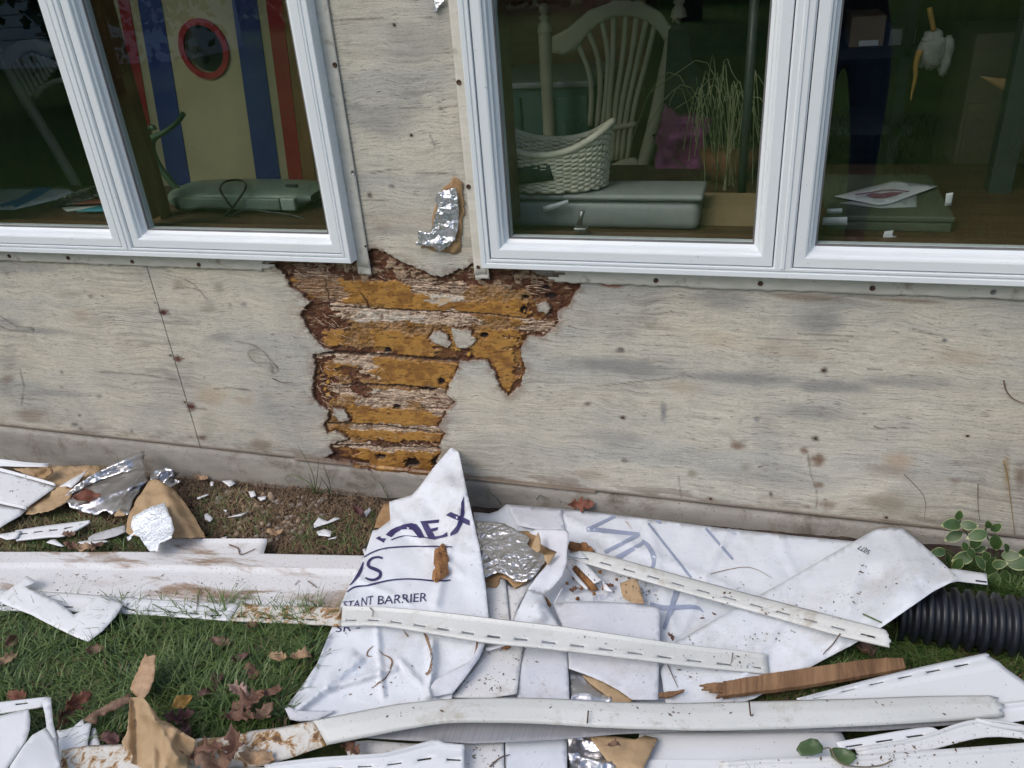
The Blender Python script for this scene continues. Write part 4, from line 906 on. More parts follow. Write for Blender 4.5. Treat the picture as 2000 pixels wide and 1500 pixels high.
tag(sheet('grey_sheet', [(1640, 396, .001), (1790, 368, .001), (1790, 404, .001), (1720, 406, .001)], mat('grey_paper', (.36, .38, .38), rough=.6), None, res=12, th=.001, fn=HP(zt+.001), amp=0), 'grey sheet under the white picture sheet', 'paper')
for k, (pp, lab) in enumerate(((((1615, 408), (1645, 407), (1645, 416), (1615, 417)), 'upper photo card at the left end of the olive box'), (((1608, 425), (1655, 424), (1655, 440), (1605, 440)), 'lower photo card on the wooden stool by the mullion'), (((1728, 452), (1745, 450), (1742, 460), (1752, 462), (1738, 470), (1722, 470)), 'white torn label stuck on the wooden stool'), (((1848, 378), (1862, 376), (1858, 402), (1845, 402)), 'white tag hanging from the edge of the olive box'))):
    tag(sheet('card', [(a, b, .002) for a, b in pp], WP, None, res=8, th=.001, fn=wallfn(.12 if k < 3 else .17), amp=0), lab, 'paper')
t = thing('shipping_carton', W(1720, 92, 1.2), 'brown carton with a white label on the dark shelf in the right pane', 'carton')
a = W(1658, 92, 1.2); b = W(1732, 30, 1.2); box('body', (a[0], 1.2, a[2]), (b[0], 1.45, b[2]), CART, t); box('label', (W(1677, 88, 1.2)[0], 1.197, W(1677, 90, 1.2)[2]), (W(1716, 78, 1.2)[0], 1.199, W(1716, 78, 1.2)[2]), WP, t)
tag(box('grey_box', (W(1735, 92, 1.2)[0], 1.2, a[2]), (W(1785, 92, 1.2)[0], 1.4, W(1785, 55, 1.2)[2]), mat('grey_box', (.22, .23, .26), rough=.6)), 'small pale grey box beside the labelled carton', 'box')
t = thing('dark_shelf', (a[0]+.3, 1.35, .15), 'black shelf unit carrying the labelled carton', 'shelf')
for z in (a[2]-.03, .75): box('shelf_board', (a[0]-.1, 1.15, z), (W(1800, 92, 1.2)[0], 1.5, z+.029), DKC, t)
for x in (a[0]-.1, W(1800, 92, 1.2)[0]-.03): box('side_panel', (x-.03, 1.15, .15), (x-.001, 1.5, 1.7), DKC, t)
PL = mat('white_plush', (.24, .24, .23), (.40, .39, .37), .95, scale=30, bump=.9, bscale=120); ORG = mat('orange_ribbon', (.30, .15, .03), (.42, .24, .06), .7)
t = thing('hanging_ornament', W(1825, 70, .55), 'white fluffy hanging ornament with an orange ribbon in the right pane', 'ornament')
V = []; F = []
for (a_, b_, r_, rz) in ((1822, 75, 15, 13), (1822, 103, 21, 24), (1846, 112, 10, 26), (1803, 104, 9, 20), (1850,95,10,18)):
    c = W(a_, b_, .55); s_ = 1/640.; o_ = len(V); n = 14
    for i in range(n+1):
        for j in range(n):
            ph = math.pi*i/n; th = 2*math.pi*j/n; q = 1+.35*(vn(i*.9+a_, j*.9, 3)-.5); V.append(c+np.array([r_*s_*math.sin(ph)*math.cos(th), r_*s_*.8*math.sin(ph)*math.sin(th), rz*s_*math.cos(ph)])*q)
    F += [(o_+i*n+j, o_+i*n+(j+1) % n, o_+(i+1)*n+(j+1) % n, o_+(i+1)*n+j) for i in range(n) for j in range(n)]
mobj('plush_body', V, F, PL, t)
tube('ribbon', bez([W(1797, 98, .53), W(1789, 125, .53), W(1788, 150, .53), W(1782, 178, .53), W(1779, 196, .53)], 16), np.linspace(.008, .002, 17), ORG, t); tube('ribbon', bez([W(1815, 15, .54), W(1820, 40, .54), W(1824, 60, .54)], 8), .006, ORG, t)
a = W(1920, 160, .75)
tag(sheet('pine_shelf_board', [(1916, 150, 0), (1995, 158, 0), (1995, 200, 0)], mat('pine', (.42, .25, .12), rough=.6), None, th=.02, res=20, fn=wallfn(.75), amp=0), 'pine board corner at the far right pane', 'board')

# clutter standing about in the room
def clut(nm, p0, p1, Y, dep, c, label, cat, bev=.004):
    a = W(*p0, Y); b = W(*p1, Y); tag(box(nm, (min(a[0], b[0]), Y, min(a[2], b[2])), (max(a[0], b[0]), Y+dep, max(a[2], b[2])), mat('clutter_'+nm+str(len(label)), c, tuple(min(1, q*1.3) for q in c), .6, scale=12, cth=(.4, .6)), bev=bev), label, cat)
a = W(1895, 135, 1.0); b = W(1990, 62, 1.0); t = thing('storage_cabinet', (a[0]+.1, 1.15, .15), 'dark brown cabinet at the upper right behind the plush ornament', 'cabinet')
CBW = mat('dark_brown_cabinet', (.10, .075, .06), (.15, .11, .085), .5, scale=6); box('body', (a[0], 1.0, .15), (b[0]+.1, 1.35, b[2]), CBW, t, bev=.004)
for k in range(3): box('drawer', (a[0]+.01, .986, .2+k*.23), (b[0]+.09, .999, .41+k*.23), CBW, t, bev=.003)
clut('stacked_papers', (1005, 162), (1120, 152), 1.2, .2, (.55, .53, .50), 'pale stack of papers lying on the teal cabinet', 'papers', .002)
# ================================================================== debris on the ground
VC = mat('clean_vinyl', (.70, .73, .76), (.76, .78, .81), .42, scale=3, dirt=(.42, .38, .33), dscale=7, dth=(.68, .85), speck=(.20, .15, .11), sscale=150, sth=(.70, .76))
VD = mat('dirty_vinyl', (.66, .68, .69), (.74, .75, .76), .5, scale=4, dirt=(.30, .235, .17), dscale=6, dth=(.56, .80), speck=(.13, .10, .075), sscale=170, sth=(.64, .70), bump=.15, bscale=200)
VO = mat('aged_vinyl', (.57, .59, .57), (.66, .68, .67), .5, scale=3, stretch=(1, 3, 1), dirt=(.33, .27, .18), dscale=8, dth=(.56, .78), speck=(.16, .12, .08), sscale=150, sth=(.66, .72))
def muddy():
    m, nt, b = newmat('muddy_vinyl'); s = NB(nt); v = s.coord((1, 1, 1)); v2 = s.coord((2.2, 9, 2)); v3 = s.coord((5, 12, 5))
    c = s.ramp(s.noise(v, 3, 5), [(.35, (.68, .69, .70)), (.65, (.74, .75, .77))])
    f = s.math('MULTIPLY', s.ramp(s.noise(v2, 1.5, 7, .66, .5), [(.50, 0.), (.58, 1.)]), s.ramp(s.noise(v3, 1.2, 5, .7), [(.36, .1), (.6, 1.)]))
    c = s.mix(f, c, s.ramp(s.noise(v, 30, 5), [(.3, (.25, .17, .115)), (.7, (.36, .26, .18))]))
    c = s.mix(s.ramp(s.noise(v, 190, 4, .7), [(.61, 0.), (.67, .9)]), c, (.16, .12, .09))
    s.l(c, b.inputs['Base Color']); b.inputs['Roughness'].default_value = .6; s.bump(s.noise(v, 120, 6, .7), .3, .002, b); return m
VM = muddy()
def flaked():
    m, nt, b = newmat('rot_stained_vinyl'); s = NB(nt); v = s.coord()
    c = s.ramp(s.noise(v, 34, 8, .75, .6), [(.38, (.14, .075, .04)), (.45, (.42, .24, .09)), (.50, (.66, .63, .56)), (.6, (.72, .71, .68))])
    s.l(c, b.inputs['Base Color']); b.inputs['Roughness'].default_value = .8; s.bump(s.noise(v, 50, 8, .75, .6), .8, .006, b); return m
VR = flaked()
def wrapmat(name, c1, c2, weave=.12):
    m, nt, b = newmat(name); s = NB(nt); v = s.coord()
    c = s.ramp(s.noise(v, 7, 6, .65), [(.3, c1), (.7, c2)])
    c = s.mix(s.ramp(s.noise(s.coord((1, 1, 1)), 4.5, 8, .78), [(.54, 0.), (.74, .6)]), c, (.38, .35, .32))
    c = s.mix(s.ramp(s.noise(v, 130, 5, .75), [(.63, 0.), (.69, .85)]), c, (.14, .11, .09))
    s.l(c, b.inputs['Base Color']); b.inputs['Roughness'].default_value = .62; b.inputs['Specular IOR Level'].default_value = .35
    wv = s.n('ShaderNodeTexWave', wave_type='BANDS', bands_direction='X'); s.l(s.coord((1, 1, 1)), wv.inputs[0]); wv.inputs['Scale'].default_value = 110
    wv2 = s.n('ShaderNodeTexWave', wave_type='BANDS', bands_direction='Y'); s.l(s.coord((1, 1, 1)), wv2.inputs[0]); wv2.inputs['Scale'].default_value = 110
    n_ = s.bump(s.math('ADD', wv.outputs['Fac'], wv2.outputs['Fac']), weave, .0008, None)
    n2_ = s.bump(s.noise(v, 38, 5, .6), .25, .004, None, n_); s.bump(s.noise(s.coord((1, .5, 1)), 11, 3, .5, .4), .30, .012, b, n2_); return m
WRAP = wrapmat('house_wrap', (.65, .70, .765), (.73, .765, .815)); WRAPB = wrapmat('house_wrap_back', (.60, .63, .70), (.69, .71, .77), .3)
INK = mat('violet_ink', (.030, .025, .095), (.055, .045, .15), .5, scale=60); INKP = mat('ghosted_ink', (.27, .32, .45), (.33, .38, .50), .6, scale=40); INKK = mat('black_ink', (.03, .03, .04), rough=.5)
INKF = mat('faint_ink', (.50, .54, .64), rough=.6)
LATHM = mat('brown_lath', (.15, .08, .04), (.30, .175, .09), .75, scale=14, stretch=(4, .5, 1), dirt=(.13, .06, .03), dscale=10, dth=(.58, .72), bump=.5, bscale=40)
ROT = mat('rotten_chunk', (.20, .085, .03), (.40, .20, .07), .7, scale=60, bump=.8, bscale=90, bd=.006, speck=(.05, .02, .01), sscale=90, sth=(.58, .66))
# ---- siding panel lying along the left
t = thing('vinyl_siding', G(350, 1140, .0), 'long muddy white siding panel lying face up across the left grass', 'siding')
strip('panel_face', [(-380, 1082, .030), (-40, 1080, .030), (300, 1079, .030), (720, 1086, .030)], [(-410, 1156, .030), (-40, 1158, .030), (100, 1159, .030), (410, 1180, .030), (672, 1187, .030), (735, 1190, .03)], VM, t, prof=((0, .002), (.03, .006), (.33, .010), (.36, .001), (.40, -.001), (.97, .004), (1, .002)), nt=18, amp=.0012)
strip('upper_tab', [(317, 1052, .034), (524, 1052, .034)], [(300, 1083, .036), (514, 1084, .036)], VM, t, prof=((0, -.002), (.12, .006), (.3, .001), (1, 0)), nt=8)
# ---- nailing hem strip crossing the whole heap
t = thing('siding_hem', G(750, 1210, .0), 'long slotted nailing strip with rot stained middle crossing the grass and printed wrap', 'siding')
strip('stained_length', [(470, 1179, .038), (560, 1183, .042), (668, 1185, .046)], [(450, 1212, .036), (560, 1216, .040), (665, 1221, .046)], VR, t, slots=(.70, .80, .0585, .027, .01), nt=9, step=.01, amp=.003, freq=40)
strip('left_length', [(-410, 1147, .038), (-40, 1150, .038), (120, 1157, .038), (300, 1170, .038), (468, 1178.5, .039)], [(-425, 1188, .036), (-40, 1191, .036), (100, 1193, .036), (245, 1197, .036), (448, 1211.5, .036)], VC, t, slots=(.70, .80, .0585, .027, .012), prof=((0, 0), (.3, .002), (.5, 0), (1, 0)), nt=9, step=.015)
strip('right_length', [(669, 1185, .060), (800, 1191, .082), (951, 1208, .098), (1120, 1228, .094), (1281, 1253, .076), (1498, 1279, .050)], [(666, 1221.5, .058), (757, 1222, .078), (951, 1254, .094), (1080, 1267, .090), (1285, 1292, .072), (1503, 1315, .046)], VO, t, slots=(.68, .80, .0585, .028, .012), prof=((0, .003), (.08, .006), (.2, .001), (1, 0)), nt=9, step=.015, amp=.002)
# ---- V shaped offcut
tag(sheet('siding_offcut', [(52, 1124, .055), (73, 1136, .06), (48, 1146, .06), (84, 1162, .055), (110, 1173, .052), (129, 1187, .05), (143, 1200, .05), (158, 1194, .055), (165, 1183, .057), (180, 1170, .06), (197, 1160, .06), (218, 1168, .055), (241, 1180, .05), (225, 1205, .05), (200, 1232, .045), (172, 1253, .04), (150, 1245, .04), (110, 1226, .042), (60, 1200, .048), (0, 1177, .05), (0, 1165, .052), (25, 1145, .055)], VC, None, th=.0015, res=9, amp=.003), 'clean white V shaped siding offcut lying over the left panel and grass', 'siding')
# ---- left heap
tag(sheet('siding_offcut', ZF((-90, 250, .06), (0, 262, .06), (520, 432, .05), (240, 632, .05), (-90, 540, .055)), VC, None, res=9, amp=.002, seed=3), 'white siding offcut with a raised lip at the far left under the footing', 'siding')
tag(strip('vinyl_trim', ZF((-90, 238, .066), (506, 408, .058)), ZF((-90, 262, .068), (516, 428, .058)), VC, None, th=.003, prof=((0, 0), (.5, .006), (1, 0)), nt=5), 'thin white vinyl lip strip along the top of the far left offcut', 'trim')
tag(strip('vinyl_trim', ZF((-90, 545, .057), (245, 626, .054)), ZF((-90, 572, .058), (245, 645, .054)), VC, None, th=.003, prof=((0, 0), (.5, .006), (1, 0)), nt=5, seed=5), 'thin white vinyl lip between the two far left offcuts', 'trim')
tag(sheet('siding_offcut', ZF((-90, 575, .045), (245, 645, .04), (190, 700, .035), (80, 760, .035), (0, 812, .035), (-90, 850, .035)), VC, None, res=9, amp=.002, seed=4), 'lower white siding offcut at the far left edge above the slotted strip', 'siding')
tag(strip('vinyl_trim', ZF((-90, 165, .09), (20, 176, .09), (240, 212, .08), (462, 228, .07)), ZF((-90, 245, .08), (0, 238, .08), (220, 246, .075), (440, 246, .068)), VC, None, prof=((0, 0), (.25, .006), (.5, 0), (1, 0)), nt=7), 'narrow white trim strip leaning on the footing at the far left', 'trim')
tag(sheet('kraft_sheet', ZF((130, 262, .07), (350, 238, .06), (640, 232, .055), (990, 236, .055), (870, 330, .06), (690, 450, .05), (650, 560, .045), (470, 655, .04), (240, 692, .03), (235, 640, .03), (520, 432, .04), (300, 340, .05)), KRAFT, None, th=.0006, res=6, amp=.006, ramp=.014, rfreq=16, jag=.8, seed=12, folds=[((60, 925), (190, 915), .010, 10), ((100, 960), (160, 935), .012, 9)]), 'brown kraft paper sheet lying between the left siding offcut and the foil roll', 'paper')
tag(sheet('kraft_scrap', ZF((300, 310, .08), (370, 250, .10), (440, 245, .10), (495, 275, .09), (490, 310, .08), (420, 355, .06), (340, 350, .06)), KRAFTD, None, res=5, amp=.01, ramp=.02, rfreq=30, seed=14, cover=False), 'small crumpled brown paper ball on the kraft sheet by the footing', 'paper')
tag(sheet('vinyl_shard', ZF((812, 278, .075), (735, 375, .072), (660, 442, .068), (620, 425, .068), (552, 432, .066), (640, 372, .07)), VC, None, res=7, amp=.001), 'pointed white vinyl triangle lying on the kraft sheet', 'shard')
t = thing('foil_roll', G(215, 950, .02), 'curled torn sheet of grey foil insulation leaning to the footing', 'foil')
sheet('upper_flap', ZF((1345, 90, .11), (1150, 168, .12), (1000, 235, .11), (840, 340, .10), (700, 425, .09), (610, 520, .06), (770, 450, .075), (920, 370, .09), (1120, 300, .11), (1230, 275, .12), (1340, 250, .10)), FOILS, t, res=5, amp=.006, ramp=.010, rfreq=9, jag=.6, seed=21, folds=[((150, 940), (281, 885), .012, 8), ((200, 925), (280, 905), -.008, 6)])
sheet('inner_face', ZF((1342, 255, .06), (1225, 285, .05), (1120, 310, .04), (920, 380, .04), (760, 460, .05), (620, 560, .05), (650, 620, .05), (690, 640, .03), (780, 668, .03), (905, 695, .03), (960, 655, .04), (990, 655, .035), (1040, 702, .035), (1090, 660, .05), (1190, 690, .045), (1240, 560, .05), (1380, 375, .05), (1350, 320, .055)), FOILS, t, res=5, amp=.006, ramp=.014, rfreq=8, jag=.6, seed=22, folds=[((150, 990), (285, 940), .008, 8), ((215, 1000), (275, 930), .012, 7), ((240, 1000), (285, 950), -.008, 7), ((180, 985), (250, 925), .006, 8)])
sheet('kraft_edge', ZF((1060, 690, .05), (1110, 640, .055), (1160, 690, .05), (1190, 702, .04), (1070, 705, .045)), KRAFT, t, res=5, amp=.003)
tag(sheet('foil_scrap', ZF((1395, 325, .05), (1430, 285, .06), (1570, 243, .075), (1640, 280, .06), (1672, 296, .05), (1610, 360, .03), (1690, 382, .03), (1640, 405, .03), (1580, 442, .04), (1530, 400, .05), (1460, 362, .05), (1400, 365, .05)), FOILS, None, res=4, amp=.006, ramp=.03, rfreq=24, seed=23), 'small folded foil scrap standing behind the kraft arch at the footing', 'foil')
t = thing('kraft_arch', G(320, 1040, .0), 'arched brown kraft paper with a bright foil patch, standing behind the siding tab', 'paper')
sheet('kraft', ZF((1390, 372, .07), (1450, 363, .075), (1530, 395, .07), (1640, 480, .06), (1725, 585, .055), (1800, 700, .05), (1860, 800, .05), (1915, 905, .05), (1700, 908, .055), (1500, 905, .055), (1300, 900, .05), (1178, 862, .04), (1180, 740, .045), (1225, 640, .05), (1262, 560, .055), (1320, 480, .06)), KRAFT, t, th=.0006, res=6, amp=.005, ramp=.008, rfreq=12, jag=.7, ctrl=[(330, 1000, .085)], seed=25, folds=[((312, 940), (375, 1049), .012, 20), ((280, 965), (300, 1049), .008, 14), ((340, 960), (395, 1049), -.006, 12)])
sheet('foil_patch', ZF((1530, 578, .100), (1560, 650, .103), (1592, 725, .105), (1618, 830, .103), (1590, 905, .10), (1480, 960, .085), (1460, 1030, .065), (1392, 1032, .055), (1300, 905, .07), (1240, 870, .065), (1195, 930, .05), (1178, 905, .05), (1240, 860, .06), (1222, 790, .075), (1232, 710, .08), (1300, 670, .09), (1400, 620, .098)), FOILB, t, res=5, amp=.002, ramp=.004, rfreq=60, jag=.7, seed=26)
t = thing('slotted_strip', G(80, 1035, .0), 'short white slotted strip with pointed end lying in the gap at the far left', 'siding')
strip('hem', ZF((140, 838, .035), (480, 785, .035), (835, 740, .035)), ZF((150, 930, .03), (430, 900, .03), (610, 880, .03), (835, 762, .035)), VC, t, slots=(.36, .50, .042, .024, .01), nt=7, step=.01)
sheet('broken_end', ZF((-90, 882, .036), (0, 872, .036), (140, 848, .04), (200, 840, .04), (150, 912, .036), (62, 925, .034), (0, 902, .034), (-90, 905, .034)), VC, t, res=7, amp=.001)
tag(sheet('vinyl_shard', ZF((820, 905, .03), (868, 872, .03), (1000, 832, .04), (1160, 788, .04), (1172, 850, .035), (1080, 890, .03), (960, 922, .025), (822, 932, .025)), mat('grey_vinyl', (.42, .43, .45), (.5, .51, .53), .5), None, res=6, amp=.003, seed=31), 'curved pale grey vinyl shard lying left of the kraft arch', 'shard')
tag(sheet('vinyl_shard', ZF((722, 946, .03), (800, 932, .03), (992, 930, .03), (1004, 942, .03), (900, 962, .028), (765, 972, .028)), VC, None, res=6, amp=.001, seed=32), 'slim pointed white vinyl shard below the grey curved shard', 'shard')
tag(sheet('vinyl_shard', ZF((470, 925, .03), (510, 920, .03), (600, 985, .03), (560, 985, .03), (430, 950, .028)), VC, None, res=5, amp=.002, seed=33, cover=False), 'small white chip in the grass below the slotted strip', 'shard')
# ---- printed house wrap with the raised peak
t = thing('house_wrap', G(800, 1200, .0), 'torn white printed house wrap with a peak standing up against the footing', 'house wrap')
ctrl = [(840, 1000, .085), (860, 1100, .075), (800, 1060, .055), (740, 1120, .05), (900, 1000, .12), (880, 940, .15), (780, 1250, .045), (850, 1300, .05), (700, 1320, .035), (905, 1180, .07)]
o = sheet('printed_face', [(880, 875, .185), (889, 877, .185), (896, 884, .18), (907, 936, .155), (921, 1001, .13), (936, 1065, .11), (948, 1139, .085), (955, 1209, .07), (952, 1245, .062), (936, 1284, .06), (905, 1325, .055), (884, 1356, .05), (875, 1400, .03), (820, 1400, .02), (690, 1405, .02), (584, 1409, .012), (566, 1405, .010), (556, 1383, .015), (575, 1360, .02), (619, 1297, .025), (650, 1221, .035), (668, 1175, .04), (688, 1130, .04), (710, 1089, .04), (728, 1036, .045), (738, 1034, .045), (762, 1016, .05), (760, 980, .06), (780, 974, .07), (804, 967, .09), (820, 950, .11), (845, 915, .145)], WRAP, t, th=.0005, res=6, amp=.004, freq=10, ramp=.014, rfreq=7, ctrl=ctrl, seed=41, folds=[((575, 1392), (700, 1290), 0.0192, 14), ((640, 1345), (770, 1305), 0.0160, 11), ((690, 1275), (640, 1330), 0.0128, 9), ((735, 1225), (748, 1360), 0.0112, 8), ((845, 1255), (838, 1360), 0.0192, 12), ((780, 1290), (870, 1390), 0.0112, 10), ((600, 1340), (640, 1240), 0.0096, 10), ((760, 1000), (900, 1120), 0.0080, 12), ((905, 960), (850, 1180), 0.0096, 14), ((700, 1130), (800, 1180), 0.0064, 9)])
POL = [ZA((660, 655), (690, 640), (697, 655), (730, 655), (715, 685), (690, 670)),
 ZA((728, 632), (760, 600), (800, 580), (850, 562), (900, 553), (935, 560), (960, 590), (990, 652), (952, 652), (930, 625), (905, 600), (870, 590), (830, 596), (790, 622), (765, 648)),
 ZA((958, 540), (1000, 542), (1062, 650), (1058, 662), (1016, 660)), ZA((975, 540), (1086, 530), (1080, 550), (985, 560)), ZA((1022, 592), (1078, 580), (1072, 600), (1030, 612)), ZA((1040, 645), (1110, 632), (1136, 612), (1144, 640), (1058, 662)),
 ZA((1162, 478), (1288, 535), (1286, 570), (1130, 500)), ZA((1246, 372), (1254, 480), (1236, 560), (1208, 615), (1162, 640), (1160, 622), (1198, 572), (1222, 500), (1230, 420))]
STK = [([(765, 665), (810, 648), (870, 636), (960, 645), (1060, 662)], 7), ([(583, 780), (640, 748), (720, 722), (850, 711), (1000, 708), (1168, 712)], [8, 9, 9, 9, 8]), ([(580, 812), (560, 870), (530, 920), (488, 968)], [6, 22, 18, 5]), ([(708, 788), (675, 780), (635, 790), (612, 820), (620, 845), (660, 862), (690, 880), (688, 910), (655, 930), (620, 930), (592, 918)], [14, 14, 16, 20, 20, 24, 22, 20, 18, 16, 12]), ([(468, 1012), (520, 980), (620, 965), (760, 934), (900, 926), (1050, 938), (1160, 934)], [7, 11, 11, 9, 11, 9])]
polys = POL+[stroke(ZA(*a), np.array(b)/3.409 if hasattr(b, '__len__') else b/3.409) for a, b in STK]
def zpt(Zf, p): return Zf(p)[0]
polys += [fontpx('BARRIER', zpt(ZA, (668, 1096)), zpt(ZA, (1002, 1074)), (1.2, -17)), fontpx('NT', zpt(ZA, (560, 1106)), zpt(ZA, (640, 1094)), (1.5, -17)), fontpx('STA', zpt(ZA, (440, 1122)), zpt(ZA, (555, 1112)), (2, -14)), fontpx('ESR -', zpt(ZA, (340, 1284)), zpt(ZA, (556, 1268)), (2, -15))]
decal('lettering', polys, o, INK, t, res=6)
sheet('kraft_corner', [(762, 982, .05), (750, 984, .05), (738, 1008, .045), (731, 1031, .04), (745, 1030, .04), (770, 1018, .045), (775, 990, .05)], KRAFTD, t, res=8, amp=0, cover=False)
sheet('folded_edge', [(955, 1209, .074), (953, 1245, .072), (937, 1285, .070), (906, 1327, .066), (884, 1354, .06), (838, 1362, .055), (842, 1340, .062), (850, 1328, .07), (880, 1310, .075), (920, 1290, .078), (940, 1250, .078)], WRAPB, t, th=.0006, res=7, amp=.003, ramp=.006, seed=43)
sheet('rolled_corner', [(556, 1383, .03), (562, 1380, .032), (584, 1388, .03), (655, 1388, .028), (620, 1406, .02), (584, 1409, .02), (566, 1405, .022)], WRAPB, t, th=.0006, res=7, amp=.002, seed=44)
TEAR = mat('torn_edge', (.16, .095, .055), (.30, .20, .12), .8, scale=60)
for q_ in [stroke(ZD((683, 140), (705, 165), (745, 185), (760, 210), (745, 260), (720, 300), (680, 330), (655, 352)), [1, 2, 3, 3.5, 2.5, 3, 3, 1]), stroke(ZD((655, 120), (625, 150), (622, 175), (650, 178)), [1, 2.5, 3, 1]), stroke(ZD((935, 40), (955, 80), (975, 140), (980, 200), (970, 260), (950, 280)), [2, 6, 3, 2, 5, 6]), stroke(ZD((820, 30), (850, 70)), [1, 3]), stroke(ZD((1235, 80), (1230, 130), (1215, 180)), [4, 3, 1])]: decal('tear', [q_], o, TEAR, t, off=.0012)
# chunk of rotten wood on the print
def lump(name, outline, h0, up, mt, parent=None, seed=1, res=4, **k):
    o2 = [(a, b, h0) for a, b in outline]; v, F = tri2d(dens(o2, res), res, seed); d = pdist(v[:, 0], v[:, 1], [p[:2] for p in o2]); dm = d.max()
    base = np.array([G(a, b, h0) for a, b in v]); hh = up*np.sqrt(np.clip(d/dm, 0, 1))*(.15+1.1*fbm(v[:, 0]*.12, v[:, 1]*.05, 4, seed)+.5*ridge(v[:, 0]*.3, v[:, 1]*.08, 2, seed))
    V = base+np.stack([hh*0, hh*0, hh], -1); n = len(V)
    V2 = np.vstack([V, base-np.array([0, 0, .002])]); F = upfaces(V, F); F2 = F+[tuple(i+n for i in reversed(f)) for f in F]
    m_ = len(dens(o2, res)); F2 += [(i, (i+1) % m_, n+(i+1) % m_, n+i) for i in range(m_)]
    return mobj(name, V2, F2, mt, parent, **k)
tag(lump('rotten_chunk', ZA((1100, 695), (1125, 700), (1150, 760), (1155, 810), (1140, 845), (1150, 880), (1110, 920), (1060, 945), (1035, 920), (1040, 875), (1065, 860), (1045, 820), (1050, 740), (1075, 720)), .085, .022, ROT, seed=3), 'rust brown chunk of rotten wood lying on the printed wrap', 'wood chunk')
# ---- second wrap sheet, face down, with folded flap
t = thing('house_wrap', G(1350, 1200, .0), 'wide white house wrap by the footing, right corner folded over the black pipe', 'house wrap')
o = sheet('lower_layer', [(925, 1000, .03), (955, 1003, .03), (972, 998, .035), (989, 985, .045), (1040, 989, .03), (1120, 995, .022), (1266, 1013, .022), (1409, 1031, .022), (1560, 1047, .022), (1657, 1056, .025), (1700, 1060, .03), (1690, 1120, .03), (1660, 1190, .025), (1600, 1270, .025), (1474, 1350, .022), (1380, 1390, .02), (1110, 1395, .016), (1000, 1395, .014), (960, 1300, .018), (930, 1180, .02)], WRAP, t, th=.0005, res=9, amp=.003, ramp=.008, rfreq=6, seed=51, folds=[((1320, 1250), (1265, 1020), 0.0075, 10), ((1100, 1010), (1500, 1180), 0.0090, 12), ((1420, 1040), (1330, 1240), 0.0075, 9), ((1150, 1060), (1260, 1150), 0.0090, 10), ((1520, 1050), (1560, 1140), 0.0060, 10)])
P3 = [stroke(ZB((408, 150), (215, 242)), 6), stroke(ZB((215, 238), (545, 272)), [9, 7]), stroke(ZB((545, 272), (325, 386)), 7), stroke(ZB((575, 320), (400, 425)), [5, 11]), stroke(ZB((560, 310), (605, 350), (635, 420), (632, 470), (600, 500)), [5, 9, 9, 7, 4]), stroke(ZB((572, 168), (870, 545)), 4.6), stroke(ZB((640, 180), (680, 200)), 5), stroke(ZB((945, 215), (1133, 430)), 5), stroke(ZB((785, 620), (700, 870)), [12, 7]), stroke(ZB((612, 712), (700, 735), (890, 730), (950, 765)), [9, 10, 8, 1])]
decal('ghosted_print', P3, o, INKP, t, res=8)
decal('small_print', [fontpx('18', zpt(ZB, (1095, 228)), zpt(ZB, (1160, 262)), (-5, 6)), fontpx('REA', zpt(ZB, (250, 700)), zpt(ZB, (380, 668)), (-2, -9)), fontpx('E', zpt(ZB, (610, 640)), zpt(ZB, (670, 625)), (4, -12))], o, INKF, t)
sheet('shaded_fold', [(989, 986, .052), (1040, 990, .036), (1098, 994, .030), (1104, 1036, .03), (1048, 1034, .045), (1012, 1026, .05)], WRAPB, t, th=.0005, res=8, amp=.002, ramp=.004, seed=53)
FL = sheet('folded_flap', [(1709, 1034, .045), (1740, 1030, .05), (1763, 1032, .052), (1799, 1061, .075), (1840, 1098, .115), (1873, 1129, .150), (1848, 1142, .152), (1824, 1154, .152), (1775, 1188, .148), (1720, 1226, .120), (1660, 1262, .070), (1604, 1291, .045), (1540, 1328, .038), (1474, 1364, .030), (1400, 1385, .028), (1300, 1372, .030), (1290, 1310, .034), (1322, 1253, .038), (1420, 1196, .044), (1520, 1142, .044), (1620, 1084, .044)], WRAP, t, th=.0006, res=10, amp=.002, ramp=.006, rfreq=7, folds=[((1690, 1060), (1640, 1260), 0.0090, 14), ((1330, 1260), (1620, 1110), 0.0060, 10), ((1420, 1370), (1560, 1160), 0.0090, 12), ((1740, 1040), (1790, 1160), 0.0090, 12), ((1500, 1340), (1700, 1200), 0.0075, 12)], ctrl=[(1800, 1125, .146), (1770, 1160, .148), (1700, 1130, .075)], seed=52)
decal('printed_code', [fontpx('5077', (1701, 1077), (1680, 1065), (-5, 8))], FL, INKK, t, res=6)
# bits over it
tag(sheet('house_wrap_scrap', ZB((0, 705, .045), (120, 694, .045), (280, 690, .048), (500, 705, .05), (672, 730, .05), (672, 945, .05), (668, 1100, .048), (662, 1312, .042), (500, 1312, .038), (420, 1255, .04), (320, 1200, .04), (200, 1150, .04), (100, 1115, .04), (95, 1000, .042), (60, 850, .042)), WRAPB, None, th=.0006, res=9, amp=.003, ramp=.005, rfreq=8, seed=55), 'lilac white rectangular wrap scrap under the slotted strip, right of the foil', 'house wrap')
tag(sheet('foil_scrap', ZB((95, 1115, .030), (200, 1155, .032), (260, 1200, .034), (330, 1260, .034), (372, 1300, .034), (360, 1350, .03), (110, 1350, .028)), FOILS, None, res=5, amp=.004, ramp=.010, rfreq=30, seed=56), 'bluish foil scrap showing above the long curved strip', 'foil')
tag(sheet('kraft_scrap', ZB((180, 1152, .036), (300, 1185, .038), (420, 1250, .038), (505, 1312, .036), (480, 1350, .034), (385, 1350, .034), (345, 1290, .037), (230, 1205, .036)), KRAFT, None, res=7, amp=.003, seed=57), 'tan kraft paper edge beside the bluish foil scrap', 'paper')
